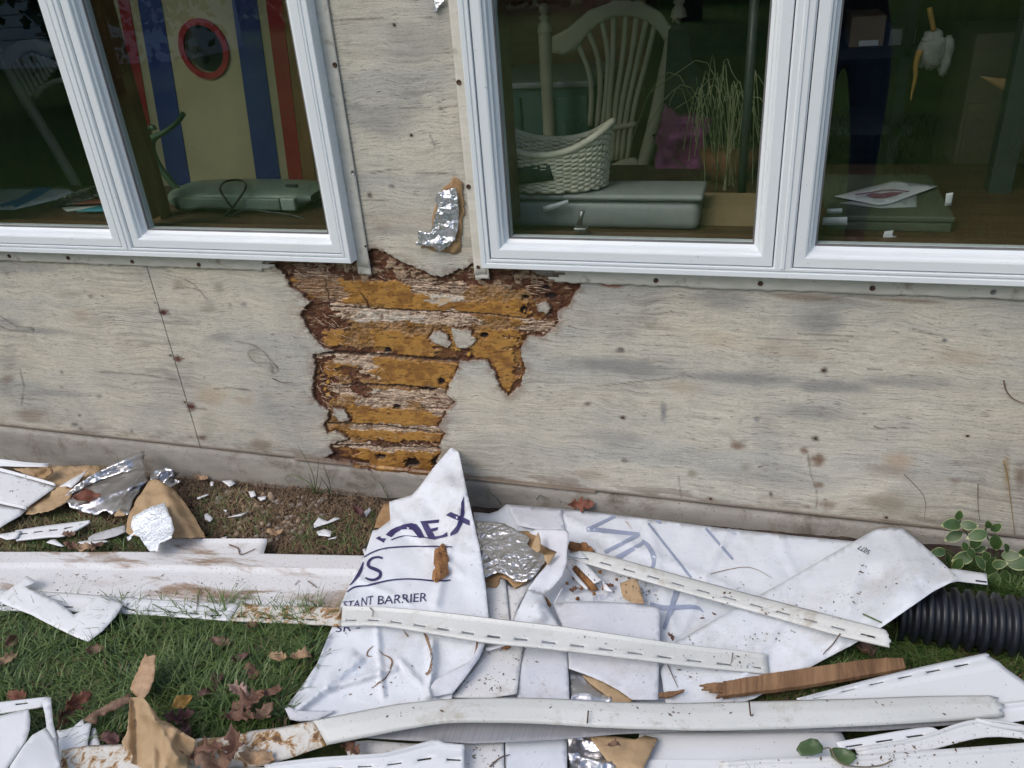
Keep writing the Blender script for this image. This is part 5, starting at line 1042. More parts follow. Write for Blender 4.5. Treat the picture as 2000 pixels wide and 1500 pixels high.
# middle vinyl pieces and wrap fold
tag(sheet('siding_offcut', ZE((235, 675, .055), (400, 655, .055), (410, 590, .058), (466, 596, .058), (490, 800, .055), (515, 1060, .05), (290, 1060, .05), (270, 850, .055)), VD, None, res=9, amp=.001, seed=61), 'upright white vinyl offcut right of the printed wrap below the foil', 'siding')
tag(sheet('siding_offcut', ZE((475, 640, .05), (560, 690, .05), (790, 560, .052), (700, 700, .05), (600, 880, .048), (548, 1070, .045), (518, 1070, .045), (495, 850, .048)), VD, None, res=9, amp=.001, seed=62), 'white vinyl piece between the upright offcut and the wrap fold', 'siding')
tag(sheet('siding_offcut', ZD((1285, 82, .045), (1492, 110, .045), (1475, 230, .043), (1456, 385, .042), (1300, 410, .04), (1075, 405, .045), (1140, 330, .046), (1240, 190, .046)), VD, None, res=9, amp=.002, ramp=.003, seed=63), 'dusty white vinyl offcut above the curved strip, right of the wrap fold', 'siding')
tag(sheet('siding_offcut', ZD((1492, 108, .040), (1735, 140, .040), (1745, 300, .040), (1748, 425, .036), (1458, 420, .034), (1470, 250, .038)), WRAPB, None, res=9, amp=.002, ramp=.004, rfreq=14, seed=64), 'square of rough white wrap left of the bluish foil scrap', 'house wrap')
t = thing('wrap_fold', G(1060, 1150, .0), 'standing fold of white wrap curling right of the crumpled silver foil', 'house wrap')
sheet('upper_curl', ZE((655, 118, .06), (800, 72, .08), (1060, 74, .10), (1118, 88, .10), (1132, 120, .10), (1110, 300, .105), (1104, 420, .10), (1062, 560, .09), (960, 680, .07), (862, 752, .05), (700, 700, .065), (800, 560, .085), (880, 470, .085), (1005, 310, .085), (870, 250, .07), (760, 170, .06)), WRAPB, t, th=.0006, res=6, amp=.003, ramp=.006, rfreq=14, seed=65)
sheet('lower_curl', ZE((705, 702, .07), (862, 752, .06), (905, 870, .06), (980, 1000, .055), (1045, 1115, .05), (545, 1060, .05), (590, 930, .055), (640, 830, .07)), WRAP, t, th=.0006, res=6, amp=.004, ramp=.012, rfreq=12, ctrl=[(1050, 1180, .085), (1053, 1200, .075)], seed=66)
t = thing('insulation_foil', G(1000, 1090, .03), 'crumpled silver foil insulation with torn kraft backing in the middle of the heap', 'foil')
sheet('kraft_backing', ZE((170, 500, .06), (245, 560, .06), (245, 682, .055), (385, 682, .055), (410, 570, .06), (480, 600, .06), (560, 692, .055), (720, 610, .06), (860, 540, .06), (1010, 310, .065), (930, 285, .068), (780, 100, .07), (600, 90, .06), (160, 60, .06)), KRAFTD, t, res=7, amp=.002, jag=.6, seed=67)
sheet('foil', [(a, b, h) for a, b, h in ZE((150, -10, .075), (420, 0, .078), (640, 110, .08), (720, 170, .078), (700, 230, .075), (760, 300, .078), (868, 330, .08), (880, 420, .08), (800, 520, .078), (750, 590, .074), (640, 625, .07), (560, 612, .07), (440, 530, .074), (380, 515, .074), (240, 590, .07), (205, 400, .075), (185, 240, .075))], FOIL, t, res=4, amp=.004, ramp=.008, rfreq=26, jag=.8, seed=68)
sheet('torn_paper', ZE((810, 100, .105), (835, 180, .105), (830, 290, .10), (800, 315, .095), (735, 270, .09), (780, 160, .10)), KRAFT, t, res=4, amp=.004, seed=69, cover=False); sheet('torn_paper', ZE((870, 340, .10), (960, 330, .105), (1000, 310, .105), (960, 380, .10), (915, 450, .09), (880, 400, .095)), KRAFT, t, res=4, amp=.004, seed=70, cover=False)
# shards right of it
t = thing('vinyl_shard', G(1160, 1120, .03), 'white folded vinyl shard with square end under the slotted strip', 'shard')
sheet('flat', ZE((1205, 395, .055), (1270, 400, .055), (1380, 505, .052), (1480, 605, .05), (1395, 640, .05), (1300, 540, .05), (1210, 450, .052)), VC, t, res=6, amp=.0005, cover=False); sheet('return_edge', ZE((1480, 608, .05), (1595, 730, .045), (1495, 715, .035), (1490, 650, .04)), VC, t, res=6, amp=.0005, cover=False)
tag(sheet('vinyl_shard', ZE((1100, 470, .045), (1120, 450, .048), (1335, 690, .045), (1315, 712, .04), (1200, 600, .042)), VC, None, res=6, amp=.001, cover=False), 'narrow white vinyl sliver beside the brown bark strip', 'shard')
tag(lump('bark_strip', ZE((1165, 480), (1210, 460), (1300, 560), (1400, 650), (1440, 700), (1370, 720), (1290, 660), (1210, 570)), .030, .016, ROT, seed=7), 'dark brown bark strip between two white vinyl slivers', 'wood chunk')
tag(lump('bark_strip', ZE((1125, 235), (1180, 230), (1250, 262), (1270, 210), (1340, 255), (1400, 300), (1380, 330), (1300, 322), (1240, 300), (1160, 300), (1120, 270)), .035, .02, ROT, seed=8), 'reddish brown bark shreds at the upper end of the diagonal strip', 'wood chunk')
tag(sheet('vinyl_shard', ZE((1110, 330, .06), (1210, 345, .064), (1190, 330, .062), (1250, 298, .064), (1330, 375, .06), (1240, 372, .06), (1115, 350, .058)), VC, None, res=6, amp=.0005, cover=False), 'small white pointed shard across the top end of the diagonal strip', 'shard')
tag(sheet('vinyl_shard', ZE((1060, 670, .05), (1074, 680, .05), (985, 850, .045), (968, 855, .045)), VC, None, res=5, amp=.0005, cover=False), 'thin white splinter right of the wrap fold', 'shard')
tag(sheet('vinyl_shard', ZE((1085, 822, .05), (1130, 795, .05), (1195, 790, .045), (1130, 812, .05)), VC, None, res=4, amp=.0005, cover=False), 'tiny white arrow shaped chip on the wrap below the bark', 'shard')
tag(lump('wood_crumbs', ZE((870, 760), (900, 790), (950, 860), (935, 890), (905, 860)), .045, .008, ROT, seed=9), 'brown splinter wedged in the wrap fold', 'wood chunk')
tag(sheet('kraft_scrap', ZE((1665, 640, .04), (1760, 600, .06), (1800, 588, .065), (1845, 600, .06), (1875, 680, .055), (1905, 780, .05), (1920, 850, .045), (1800, 842, .045), (1700, 790, .04), (1680, 730, .04)), KRAFT, None, res=5, amp=.004, ramp=.012, rfreq=20, seed=71), 'folded tan paper scrap lying on the wrap below the diagonal strip', 'paper')
tag(sheet('vinyl_shard', ZD((1280, 130, .06), (1420, 95, .065), (1425, 105, .063), (1350, 130, .06), (1290, 148, .055)), VC, None, res=5, amp=.001, cover=False), 'thin white sliver tucked under the slotted strip above the dusty offcut', 'shard')
tag(lump('rotten_chunk', ZD((1365, 120), (1410, 105), (1425, 120), (1400, 138), (1370, 132)), .05, .010, ROT, seed=14), 'small dark rotten crumb just below the slotted strip', 'wood chunk')
# ---- diagonal slotted strip
strip('slotted_strip', [(1108, 1084, .05), (1157, 1078, .062), (1353, 1130, .060), (1530, 1177, .075), (1716, 1226, .130), (1736, 1234, .132)], [(1110, 1088, .05), (1140, 1099, .055), (1325, 1152, .058), (1500, 1200, .072), (1638, 1240, .105), (1738, 1264, .128)], VO, None, slots=(.60, .72, .0585, .028, .03), prof=((0, 0), (.4, .003), (1, 0)), nt=8, step=.015, jagend=.01, label='cream slotted strip lying diagonally over the plain wrap toward the black pipe', cat='siding')
tag(sheet('vinyl_trim', [(1815, 1110, .05), (1866, 1111, .055), (1927, 1120, .05), (1929, 1142, .05), (1870, 1135, .05), (1850, 1140, .05)], VC, None, res=8, amp=.001), 'short white vinyl end behind the fold beside the variegated plant', 'trim')
decal('slot', [stroke([(1905, 1135), (1929, 1138)], 3)], bpy.data.objects[[o_.name for o_ in bpy.data.objects if o_.get('label', '').startswith('short white vinyl end')][0]], INKK, [o_ for o_ in bpy.data.objects if o_.get('label', '').startswith('short white vinyl end')][0])
# ---- lath
def slab(name, A, B, th, mt, parent=None, n=60, seed=1, **k):
    a = bez([G(*p) for p in A], n); b = bez([G(*p) for p in B], n); V = []
    for i in range(n+1):
        w_ = .0014*(vn(i*.35, 0*i, seed)-.5); dz = .0016*(vn(i*1.1, 3., seed+1)-.5)
        d_ = (b[i]-a[i])/np.linalg.norm(b[i]-a[i])
        V += [a[i]-d_*w_+[0, 0, dz], b[i]+d_*w_+[0, 0, dz], b[i]+d_*w_-[0, 0, th], a[i]-d_*w_-[0, 0, th]]
    V = np.array(V); F = [(i*4+j, i*4+(j+1) % 4, (i+1)*4+(j+1) % 4, (i+1)*4+j) for i in range(n) for j in range(4)]+[(0, 1, 2, 3), tuple(n*4+j for j in (3, 2, 1, 0))]
    return mobj(name, V, F, mt, parent, smooth=False, **k)
t = thing('wood_lath', G(1560, 1330, .02), 'cross grained reddish brown wood lath lying below the wrap flap', 'lath')
slab('lath_body', [(1412, 1331, .052), (1470, 1321, .052), (1564, 1306, .053), (1700, 1287, .054), (1764, 1285, .054)], [(1412, 1359, .05), (1470, 1351, .05), (1560, 1340, .05), (1700, 1317, .052), (1769, 1304, .052)], .009, LATHM, t, seed=3)
for k, (a_, b_, w_) in enumerate((((1412, 1336), (1366, 1338), 8), ((1412, 1343), (1370, 1346), 6), ((1412, 1349), (1385, 1350), 6), ((1412, 1340), (1374, 1341), 6), ((1412, 1355), (1398, 1362), 7))):
    slab('frayed_end', [(a_[0]+2, a_[1]-w_/2, .05), ((a_[0]+b_[0])/2, (a_[1]+b_[1])/2-w_/2, .05), (b_[0], b_[1]-.6, .049)], [(a_[0]+2, a_[1]+w_/2, .05), ((a_[0]+b_[0])/2, (a_[1]+b_[1])/2+w_/2.5, .05), (b_[0], b_[1]+.6, .049)], .004, LATHM, t, n=12, seed=k)
tag(slab('wood_splinter', [(1287, 1352, .045), (1310, 1350, .045), (1337, 1346, .045)], [(1287, 1361, .045), (1310, 1360, .045), (1335, 1350, .045)], .004, LATHM, n=14), 'short brown wood splinter right of the lilac wrap scrap', 'splinter')
# ---- right bottom panels
t = thing('vinyl_siding', G(1800, 1350, .0), 'white siding panel with a slotted top edge sloping up to the right below the pipe', 'siding')
strip('panel_face', [(1555, 1366, .045), (1740, 1318, .05), (1925, 1277, .055)], [(1600, 1420, .04), (1800, 1400, .045), (2060, 1372, .05)], VC, t, slots=(.085, .135, .0585, .030, .03), prof=((0, .003), (.05, .004), (.06, 0), (.2, .003), (.3, 0), (1, 0)), nt=14, step=.012)
strip('lower_face', [(1900, 1382, .046), (2060, 1366, .05)], [(1900, 1425, .04), (2060, 1400, .045)], VC, t, prof=((0, .006), (.2, .006), (.25, 0), (1, .004)), nt=9)
# ---- long curved strip
t = thing('curved_strip', G(1100, 1400, .0), 'long curved white vinyl strip bowing across the bottom of the heap', 'siding')
strip('left_end', [(120, 1462, .045), (195, 1452, .045), (300, 1449, .05), (381, 1442, .06), (500, 1425, .07), (612, 1404, .08)], [(120, 1520, .03), (300, 1512, .035), (380, 1506, .04), (500, 1496, .05), (560, 1480, .055), (640, 1452, .065)], VR, t, prof=((0, -.004), (.15, .002), (.6, .003), (1, -.003)), nt=10, step=.012, amp=.004, freq=30)
strip('long_face', [(610, 1404.5, .080), (700, 1386, .088), (780, 1371, .092), (885, 1362, .094), (1000, 1360, .092), (1112, 1363, .09), (1200, 1368, .086), (1320, 1370, .082), (1477, 1366, .078), (1680, 1361, .072), (1800, 1357, .066), (1943, 1354, .06)], [(637, 1452.5, .066), (724, 1435, .078), (800, 1420, .086), (885, 1409, .09), (1008, 1410, .088), (1100, 1414, .085), (1200, 1420, .082), (1350, 1424, .078), (1500, 1422, .074), (1640, 1417, .068), (1788, 1410, .062), (1966, 1397, .056)], VO, t, prof=((0, -.004), (.12, .001), (.5, .004), (.9, .001), (1, -.004)), nt=10, step=.015, amp=.002, jagend=.02)
for a_, b_ in (((1149, 1388), (1147, 1413)), ((1463, 1370), (1466, 1398))): tube('nail_shank', [G(a_[0], a_[1], .10), G(b_[0], b_[1], .09)], .0014, RUST, t, seg=6)
SOF = mat('grey_ribbed_soffit', (.24, .25, .27), (.32, .33, .36), .55, scale=3, stretch=(120, 1, 1))
tag(sheet('soffit_strip', [(700, 1440, .05), (800, 1405, .055), (950, 1395, .055), (1500, 1405, .05), (1950, 1390, .045), (1960, 1408, .04), (1700, 1428, .042), (1500, 1428, .045), (1330, 1428, .05), (1200, 1434, .052), (1095, 1444, .054), (1000, 1449, .054), (920, 1452, .052), (797, 1446, .05)], SOF, None, res=9, amp=.002), 'grey ribbed soffit strip showing under the long curved strip', 'siding')
# ---- bottom row
tag(strip('gutter_trim', [(517, 1496, .055), (614, 1484, .060), (700, 1478, .062), (762, 1472, .062), (845, 1449, .062), (866, 1454, .06), (907, 1458, .058)], [(517, 1530, .05), (614, 1525, .05), (762, 1518, .05), (907, 1515, .05)], VC, None, prof=((0, .006), (.08, .006), (.12, 0), (.5, .003), (1, .001)), slots=(.46, .54, .055, .026, .12), nt=10, step=.012), 'broken white slotted trim lying at the bottom edge left of centre', 'trim')
tag(sheet('vinyl_trim', [(330, 1512, .05), (420, 1502, .052), (520, 1498, .052), (612, 1488, .055), (614, 1530, .045), (330, 1530, .045)], VC, None, res=9, amp=.002, cover=True), 'white vinyl corner at the bottom edge left of the slotted trim', 'trim')
tag(sheet('siding_offcut', [(672, 1450, .025), (720, 1446, .025), (800, 1452, .025), (900, 1455, .025), (900, 1480, .02), (680, 1478, .02)], VM, None, res=9, amp=.002), 'muddy vinyl scrap behind the slotted trim at the bottom', 'siding')
tag(sheet('siding_offcut', [(900, 1440, .034), (984, 1448, .034), (986, 1540, .03), (900, 1540, .03)], VD, None, res=9, amp=.001, seed=72), 'speckled white vinyl square at the bottom edge, left of the plain wrap', 'siding')
tag(sheet('house_wrap_scrap', [(986, 1440, .03), (1107, 1438, .03), (1108, 1540, .026), (988, 1540, .026)], WRAP, None, th=.0006, res=9, amp=.002, ramp=.004, seed=73), 'plain white wrap square at the bottom edge left of the dark foil', 'house wrap')
tag(sheet('foil_scrap', [(1108, 1436, .03), (1150, 1430, .032), (1190, 1470, .035), (1240, 1540, .03), (1110, 1540, .028)], FOILS, None, res=5, amp=.006, ramp=.024, rfreq=26, seed=74), 'dark crinkled foil at the bottom edge under the kraft paper', 'foil')
tag(sheet('kraft_scrap', [(1148, 1434, .04), (1200, 1438, .042), (1240, 1444, .045), (1260, 1436, .045), (1285, 1442, .045), (1272, 1470, .045), (1255, 1505, .045), (1240, 1540, .04), (1205, 1540, .04), (1195, 1498, .04), (1170, 1465, .04)], KRAFT, None, res=7, amp=.006, ramp=.012, rfreq=18, seed=75), 'brown kraft paper piece at the bottom edge under the curved strip', 'paper')
tag(strip('vinyl_siding', [(1250, 1428, .028), (1400, 1430, .03), (1640, 1424, .03)], [(1225, 1540, .02), (1400, 1540, .02), (1700, 1540, .02)], VC, None, prof=((0, 0), (.55, .002), (.58, .010), (1, .010)), nt=12), 'smooth white siding panel at the bottom edge below the grey soffit', 'siding')
tag(strip('slotted_strip', [(1633, 1449, .05), (1799, 1421, .052), (1835, 1428, .052)], [(1640, 1466, .045), (1745, 1450, .048), (1860, 1433, .05)], VC, None, slots=(.60, .80, .0535, .030, .012), nt=7, step=.01), 'short slotted strip above the green leaf sprig', 'siding')
tag(strip('siding_strip', [(1668, 1466, .048), (1790, 1444, .05), (1915, 1407, .058), (2060, 1434, .05)], [(1690, 1486, .042), (1800, 1470, .045), (1930, 1440, .05), (2060, 1452, .045)], VD, None, prof=((0, .005), (.15, .005), (.2, 0), (.6, .003), (1, .001)), nt=9), 'ridged dusty white strip right of the leaf sprig', 'siding')
tag(strip('siding_strip', [(1405, 1491, .044), (1500, 1485, .046), (1673, 1478, .048), (1850, 1466, .05), (2060, 1450, .05), (2260, 1440, .05)], [(1405, 1540, .035), (1700, 1540, .035), (2060, 1540, .035), (2280, 1520, .04)], VD, None, prof=((0, .005), (.12, .004), (.16, 0), (1, .002)), nt=9), 'dirty white vinyl strip along the bottom right edge', 'siding')
tag(strip('siding_strip', [(1905, 1404, .062), (1960, 1414, .06), (2060, 1424, .058)], [(1905, 1410, .058), (1960, 1424, .056), (2060, 1436, .054)], VC, None, prof=((0, 0), (.5, .006), (1, 0)), nt=5), 'thin white rail end at the right edge under the curved strip', 'trim')
# ---- bottom left stack
t = thing('siding_offcut', G(60, 1440, .0), 'slotted white corner offcut standing at the bottom left edge', 'siding')
strip('hem', ZH((-40, 774, .05), (315, 734, .05)), ZH((-40, 850, .045), (280, 800, .045)), VC, t, slots=(.30, .48, .052, .026, .045), nt=7, step=.01)
sheet('upright_leg', ZH((272, 772, .055), (300, 745, .055), (330, 738, .055), (345, 900, .05), (370, 1000, .045), (385, 1100, .04), (410, 1260, .03), (180, 1260, .03), (250, 1080, .045), (302, 930, .05), (292, 850, .052)), VC, t, res=8, amp=.001)
tag(sheet('siding_offcut', ZH((-60, 872, .07), (40, 850, .07), (185, 812, .07), (197, 880, .07), (192, 950, .07), (168, 1025, .068), (110, 1110, .065), (50, 1200, .06), (30, 1260, .06), (-60, 1260, .06)), VC, None, res=9, amp=.002, seed=81), 'white vinyl offcut with a curved right edge at the bottom left corner', 'siding')
tag(sheet('siding_offcut', ZH((30, 1262, .08), (70, 1180, .085), (150, 1060, .085), (210, 985, .082), (300, 935, .078), (350, 1010, .075), (385, 1130, .07), (400, 1262, .065)), VC, None, res=9, amp=.002, seed=82), 'white vinyl offcut with an arched top at the bottom left', 'siding')
tag(sheet('siding_offcut', ZH((368, 955, .045), (430, 950, .045), (480, 930, .045), (540, 878, .045), (546, 915, .045), (600, 893, .042), (588, 950, .04), (572, 1030, .038), (570, 1100, .036), (590, 1262, .03), (410, 1262, .03), (385, 1100, .04)), VC, None, res=9, amp=.002, seed=83), 'white vinyl piece with a jagged torn top beside the bottom left stack', 'siding')
tag(sheet('siding_offcut', ZH((598, 942, .034), (622, 938, .034), (645, 1020, .032), (672, 1130, .03), (582, 1156, .03), (575, 1060, .032)), VC, None, res=9, amp=.001, seed=84), 'narrow white vinyl tongue between the torn piece and the brown paper', 'siding')
# ---- brown paper bottom left
tag(sheet('kraft_scrap', ZH((846, 738, .10), (900, 738, .105), (940, 748, .105), (1000, 820, .11), (1052, 892, .105), (1090, 896, .10), (1180, 960, .095), (1275, 1022, .085), (1262, 1080, .08), (1240, 1132, .075), (1215, 1240, .065), (1000, 1250, .07), (930, 1200, .075), (850, 1165, .06), (862, 1110, .065), (800, 1060, .07), (790, 1030, .07), (822, 975, .075), (840, 860, .09)), KRAFT, None, th=.0006, res=5, amp=.004, ramp=.010, rfreq=14, jag=.6, ctrl=[(330, 1460, .085)], folds=[((282, 1364), (345, 1480), .022, 26), ((285, 1395), (382, 1446), .014, 16), ((262, 1366), (268, 1500), -.016, 14), ((300, 1400), (300, 1500), .010, 14), ((345, 1420), (320, 1500), .010, 14)], seed=85), 'large folded tan kraft paper lying on the left end of the curved strip', 'paper')
# fragments
FR = [((485, 960), (497, 958), (500, 968), (490, 971)), ((433, 939), (453, 937), (460, 944), (448, 950)), ((411, 941), (417, 940), (416, 948), (411, 949)), ((503, 971), (520, 968), (518, 975), (508, 977)), ((612, 1024), (622, 1010), (640, 1018), (654, 1010), (665, 1012), (640, 1022), (614, 1030)), ((618, 1038), (634, 1033), (648, 1037), (645, 1048), (622, 1045)), ((399, 1005), (405, 1002), (416, 1012), (410, 1019), (400, 1014)), ((711, 1000), (722, 990), (725, 996), (715, 1009)), ((708, 1073), (714, 1070), (716, 1082), (711, 1082)), ((445, 1010), (470, 1003), (483, 1000), (470, 1007)), ((384, 972), (406, 964), (408, 966), (386, 975)), ((512, 1378), (522, 1372), (540, 1376), (532, 1388), (515, 1384)), ((399, 1373), (408, 1370), (413, 1377), (405, 1382)), ((206, 1299), (214, 1300), (211, 1304), (205, 1303)), ((236, 1271), (252, 1267), (250, 1272), (240, 1276)), ((572, 1281), (580, 1280), (578, 1286), (571, 1287)), ((432, 1050), (444, 1047), (440, 1052)), ((640, 1053), (658, 1047), (656, 1051)), ((352, 1297), (360, 1294), (358, 1299)), ((436, 996), (444, 995), (441, 1000))]
WHERE = ['chip on the soil left of the small stone', 'triangular chip on the soil near the footing', 'tiny chip left of the triangular chip', 'chip just right of the small stone', 'bent sliver in the soil beside the grass tuft', 'flat chip below the bent sliver', 'square chip right of the kraft arch', 'chip on the leaf litter left of the wrap', 'chip at the edge of the printed wrap', 'thin sliver on the pebbly soil', 'thin sliver right of the kraft arch top', 'chip among the rust brown leaves', 'speckled chip in the grass', 'tiny chip in the left grass', 'pale flake in the grass above the brown leaf', 'chip beside the straw tuft by the wrap', 'flake above the siding tab', 'flake right of the siding tab', 'flake in the grass centre', 'flake on the soil above the thin sliver']
for k, P in enumerate(FR): tag(sheet('vinyl_fragment', [(a, b, .016) for a, b in P], VC, None, th=.002, res=5, amp=.002, cover=False, seed=k), 'small white vinyl '+WHERE[k], 'fragment', 'white vinyl fragments scattered on the soil and grass')

lst = []
for k, (a_, b_) in enumerate([(1122, 1128), (1136, 1150), (1150, 1128), (1172, 1118), (1205, 1132), (1180, 1150), (1215, 1112), (1108, 1140), (1228, 1128), (1160, 1160), (1240, 1190), (1128, 1170)]):
    rq = random.Random(k); w_ = rq.uniform(3, 8); o_ = lump('tmp', [(a_+w_*math.cos(q)*rq.uniform(.5, 1.1), b_+.5*w_*math.sin(q)*rq.uniform(.5, 1.1)) for q in np.arange(0, 6.2, 1.05)], .034, .006, ROT, seed=20+k)
    lst.append(([np.array(v.co)+np.array(o_.location) for v in o_.data.vertices], [tuple(f.vertices) for f in o_.data.polygons])); bpy.data.objects.remove(o_)
V_, F_ = merge(lst); tag(mobj('bark_crumbs', V_, F_, ROT), 'loose brown bark crumbs among the white shards', 'bark crumbs', None, 'stuff')
# ================================================================== corrugated pipe
PIPE = mat('black_corrugated_plastic', (.009, .011, .016), (.017, .020, .028), .38, scale=6, dirt=(.05, .045, .04), dscale=5, dth=(.6, .8))
pa = G(1752, 1192, .062); pb = G(2075, 1236, .062); n = 14*22; V = []; seg = 40; L = np.linalg.norm(pb-pa); ax = (pb-pa)/L; sd_ = np.cross(ax, [0, 0, 1.]); sd_ /= np.linalg.norm(sd_); up_ = np.cross(sd_, ax)
nr = int(L/.0245*10)
for i in range(nr+1):
    ph = i/10*2*math.pi; r_ = .0550+.0060*np.tanh(3.2*math.sin(ph)); c = pa+ax*(L*i/nr)
    for k in range(seg):
        a = 2*math.pi*k/seg; V.append(c+r_*(math.cos(a)*sd_+math.sin(a)*up_))
F = [(i*seg+k, i*seg+(k+1) % seg, (i+1)*seg+(k+1) % seg, (i+1)*seg+k) for i in range(nr) for k in range(seg)]
o = mobj('drain_pipe', V, F, PIPE); solid(o, .002, 1); tag(o, 'black corrugated drain pipe coming from under the folded wrap at the right', 'pipe')
COVER.append([(1745, 1150), (2000, 1165), (2000, 1290), (1745, 1255)])
# ================================================================== leaves
def leafmat(name, a, b, r=.6): return mat(name, a, b, r, scale=30, bump=.3, bscale=60, dirt=tuple(x*.45 for x in a), dscale=14, dth=(.5, .75))
LM = {'rust': leafmat('rust_leaf', (.13, .062, .040), (.20, .105, .068)), 'maroon': leafmat('maroon_leaf', (.075, .028, .027), (.13, .055, .05)), 'brown': leafmat('brown_leaf', (.15, .08, .05), (.24, .15, .10)), 'tan': leafmat('tan_leaf', (.36, .23, .13), (.46, .31, .19)), 'yellow': leafmat('yellow_leaf', (.48, .28, .04), (.42, .22, .08)), 'pinkish': leafmat('pale_leaf', (.30, .19, .16), (.40, .27, .23)), 'red': leafmat('red_leaf', (.16, .055, .032), (.24, .085, .05))}
OAKH = [(0, .012), (.10, .05), (.17, .12), (.22, .20), (.27, .22), (.31, .13), (.38, .14), (.44, .25), (.50, .30), (.55, .27), (.57, .16), (.64, .15), (.70, .22), (.76, .23), (.79, .14), (.86, .12), (.93, .09), (1, 0)]
OVAL = [(0, .01), (.08, .12), (.2, .25), (.35, .32), (.5, .33), (.65, .29), (.8, .20), (.92, .10), (1, 0)]
TATTER = [(0, .01), (.06, .10), (.14, .18), (.22, .14), (.35, .24), (.45, .17), (.6, .26), (.7, .16), (.82, .20), (.9, .08), (1, 0)]
leafme = {}
def leafmesh(kind, seed):
    key = (kind, seed)
    if key in leafme: return leafme[key]
    H = {'oak': OAKH, 'oval': OVAL, 'tatter': TATTER}[kind]; rr = random.Random(seed); V = []; F = []; rows = []
    for x, h in H:
        l = h*rr.uniform(.8, 1.15); r_ = h*rr.uniform(.8, 1.15); row = []
        for s_, t_ in ((-1, l), (-1, l*.5), (0, 0), (1, r_*.5), (1, r_)):
            y = s_*t_; sl = .10*(1 if kind == 'oak' else 0)
            row.append((x-.5+abs(y)*sl+0., y, 0))
        rows.append(row)
    c1 = rr.uniform(-.5, .9); c2 = rr.uniform(.2, 1.3); ph = rr.uniform(0, 6)
    for i, row in enumerate(rows):
        for (x, y, z) in row:
            z = abs(y)**1.3*c2*1.4+c1*1.4*(x*x)+.08*math.sin(x*9+ph)+.07*math.sin(y*17+ph+x*8); V.append((x, y, z))
    m_ = len(rows)
    F = [(i*5+j, (i+1)*5+j, (i+1)*5+j+1, i*5+j+1) for i in range(m_-1) for j in range(4)]
    o_ = len(V)
    for k in range(4):
        for s_ in (-1, 1): V.append((-.5-.05*k, s_*.008, .01*k))
    F += [(o_+2*k, o_+2*k+1, o_+2*k+3, o_+2*k+2) for k in range(3)]
    me = bpy.data.meshes.new('leaf_%s' % kind); me.from_pydata(V, [], F); me.polygons.foreach_set('use_smooth', np.full(len(F), True)); leafme[key] = me; return me
def leaf(px, py, h, L, rot, kind, mt, label, tilt=(0, 0), seed=1, wall_=False, group='fallen leaves among the debris'):
    me = leafmesh(kind, seed).copy(); me.materials.append(LM[mt] if isinstance(mt, str) else mt)
    o = bpy.data.objects.new('fallen_leaf', me); col.objects.link(o); p = W(px, py, -.02) if wall_ else G(px, py, h)
    if not wall_: o.location = Vector([float(a) for a in p])
    else: o.location = Vector([float(a) for a in p])
    o.scale = (L, L, L); o.rotation_euler = (tilt[0], tilt[1], rot); solid(o, .0006/L, 0)
    tag(o, label, 'leaf', group); return o
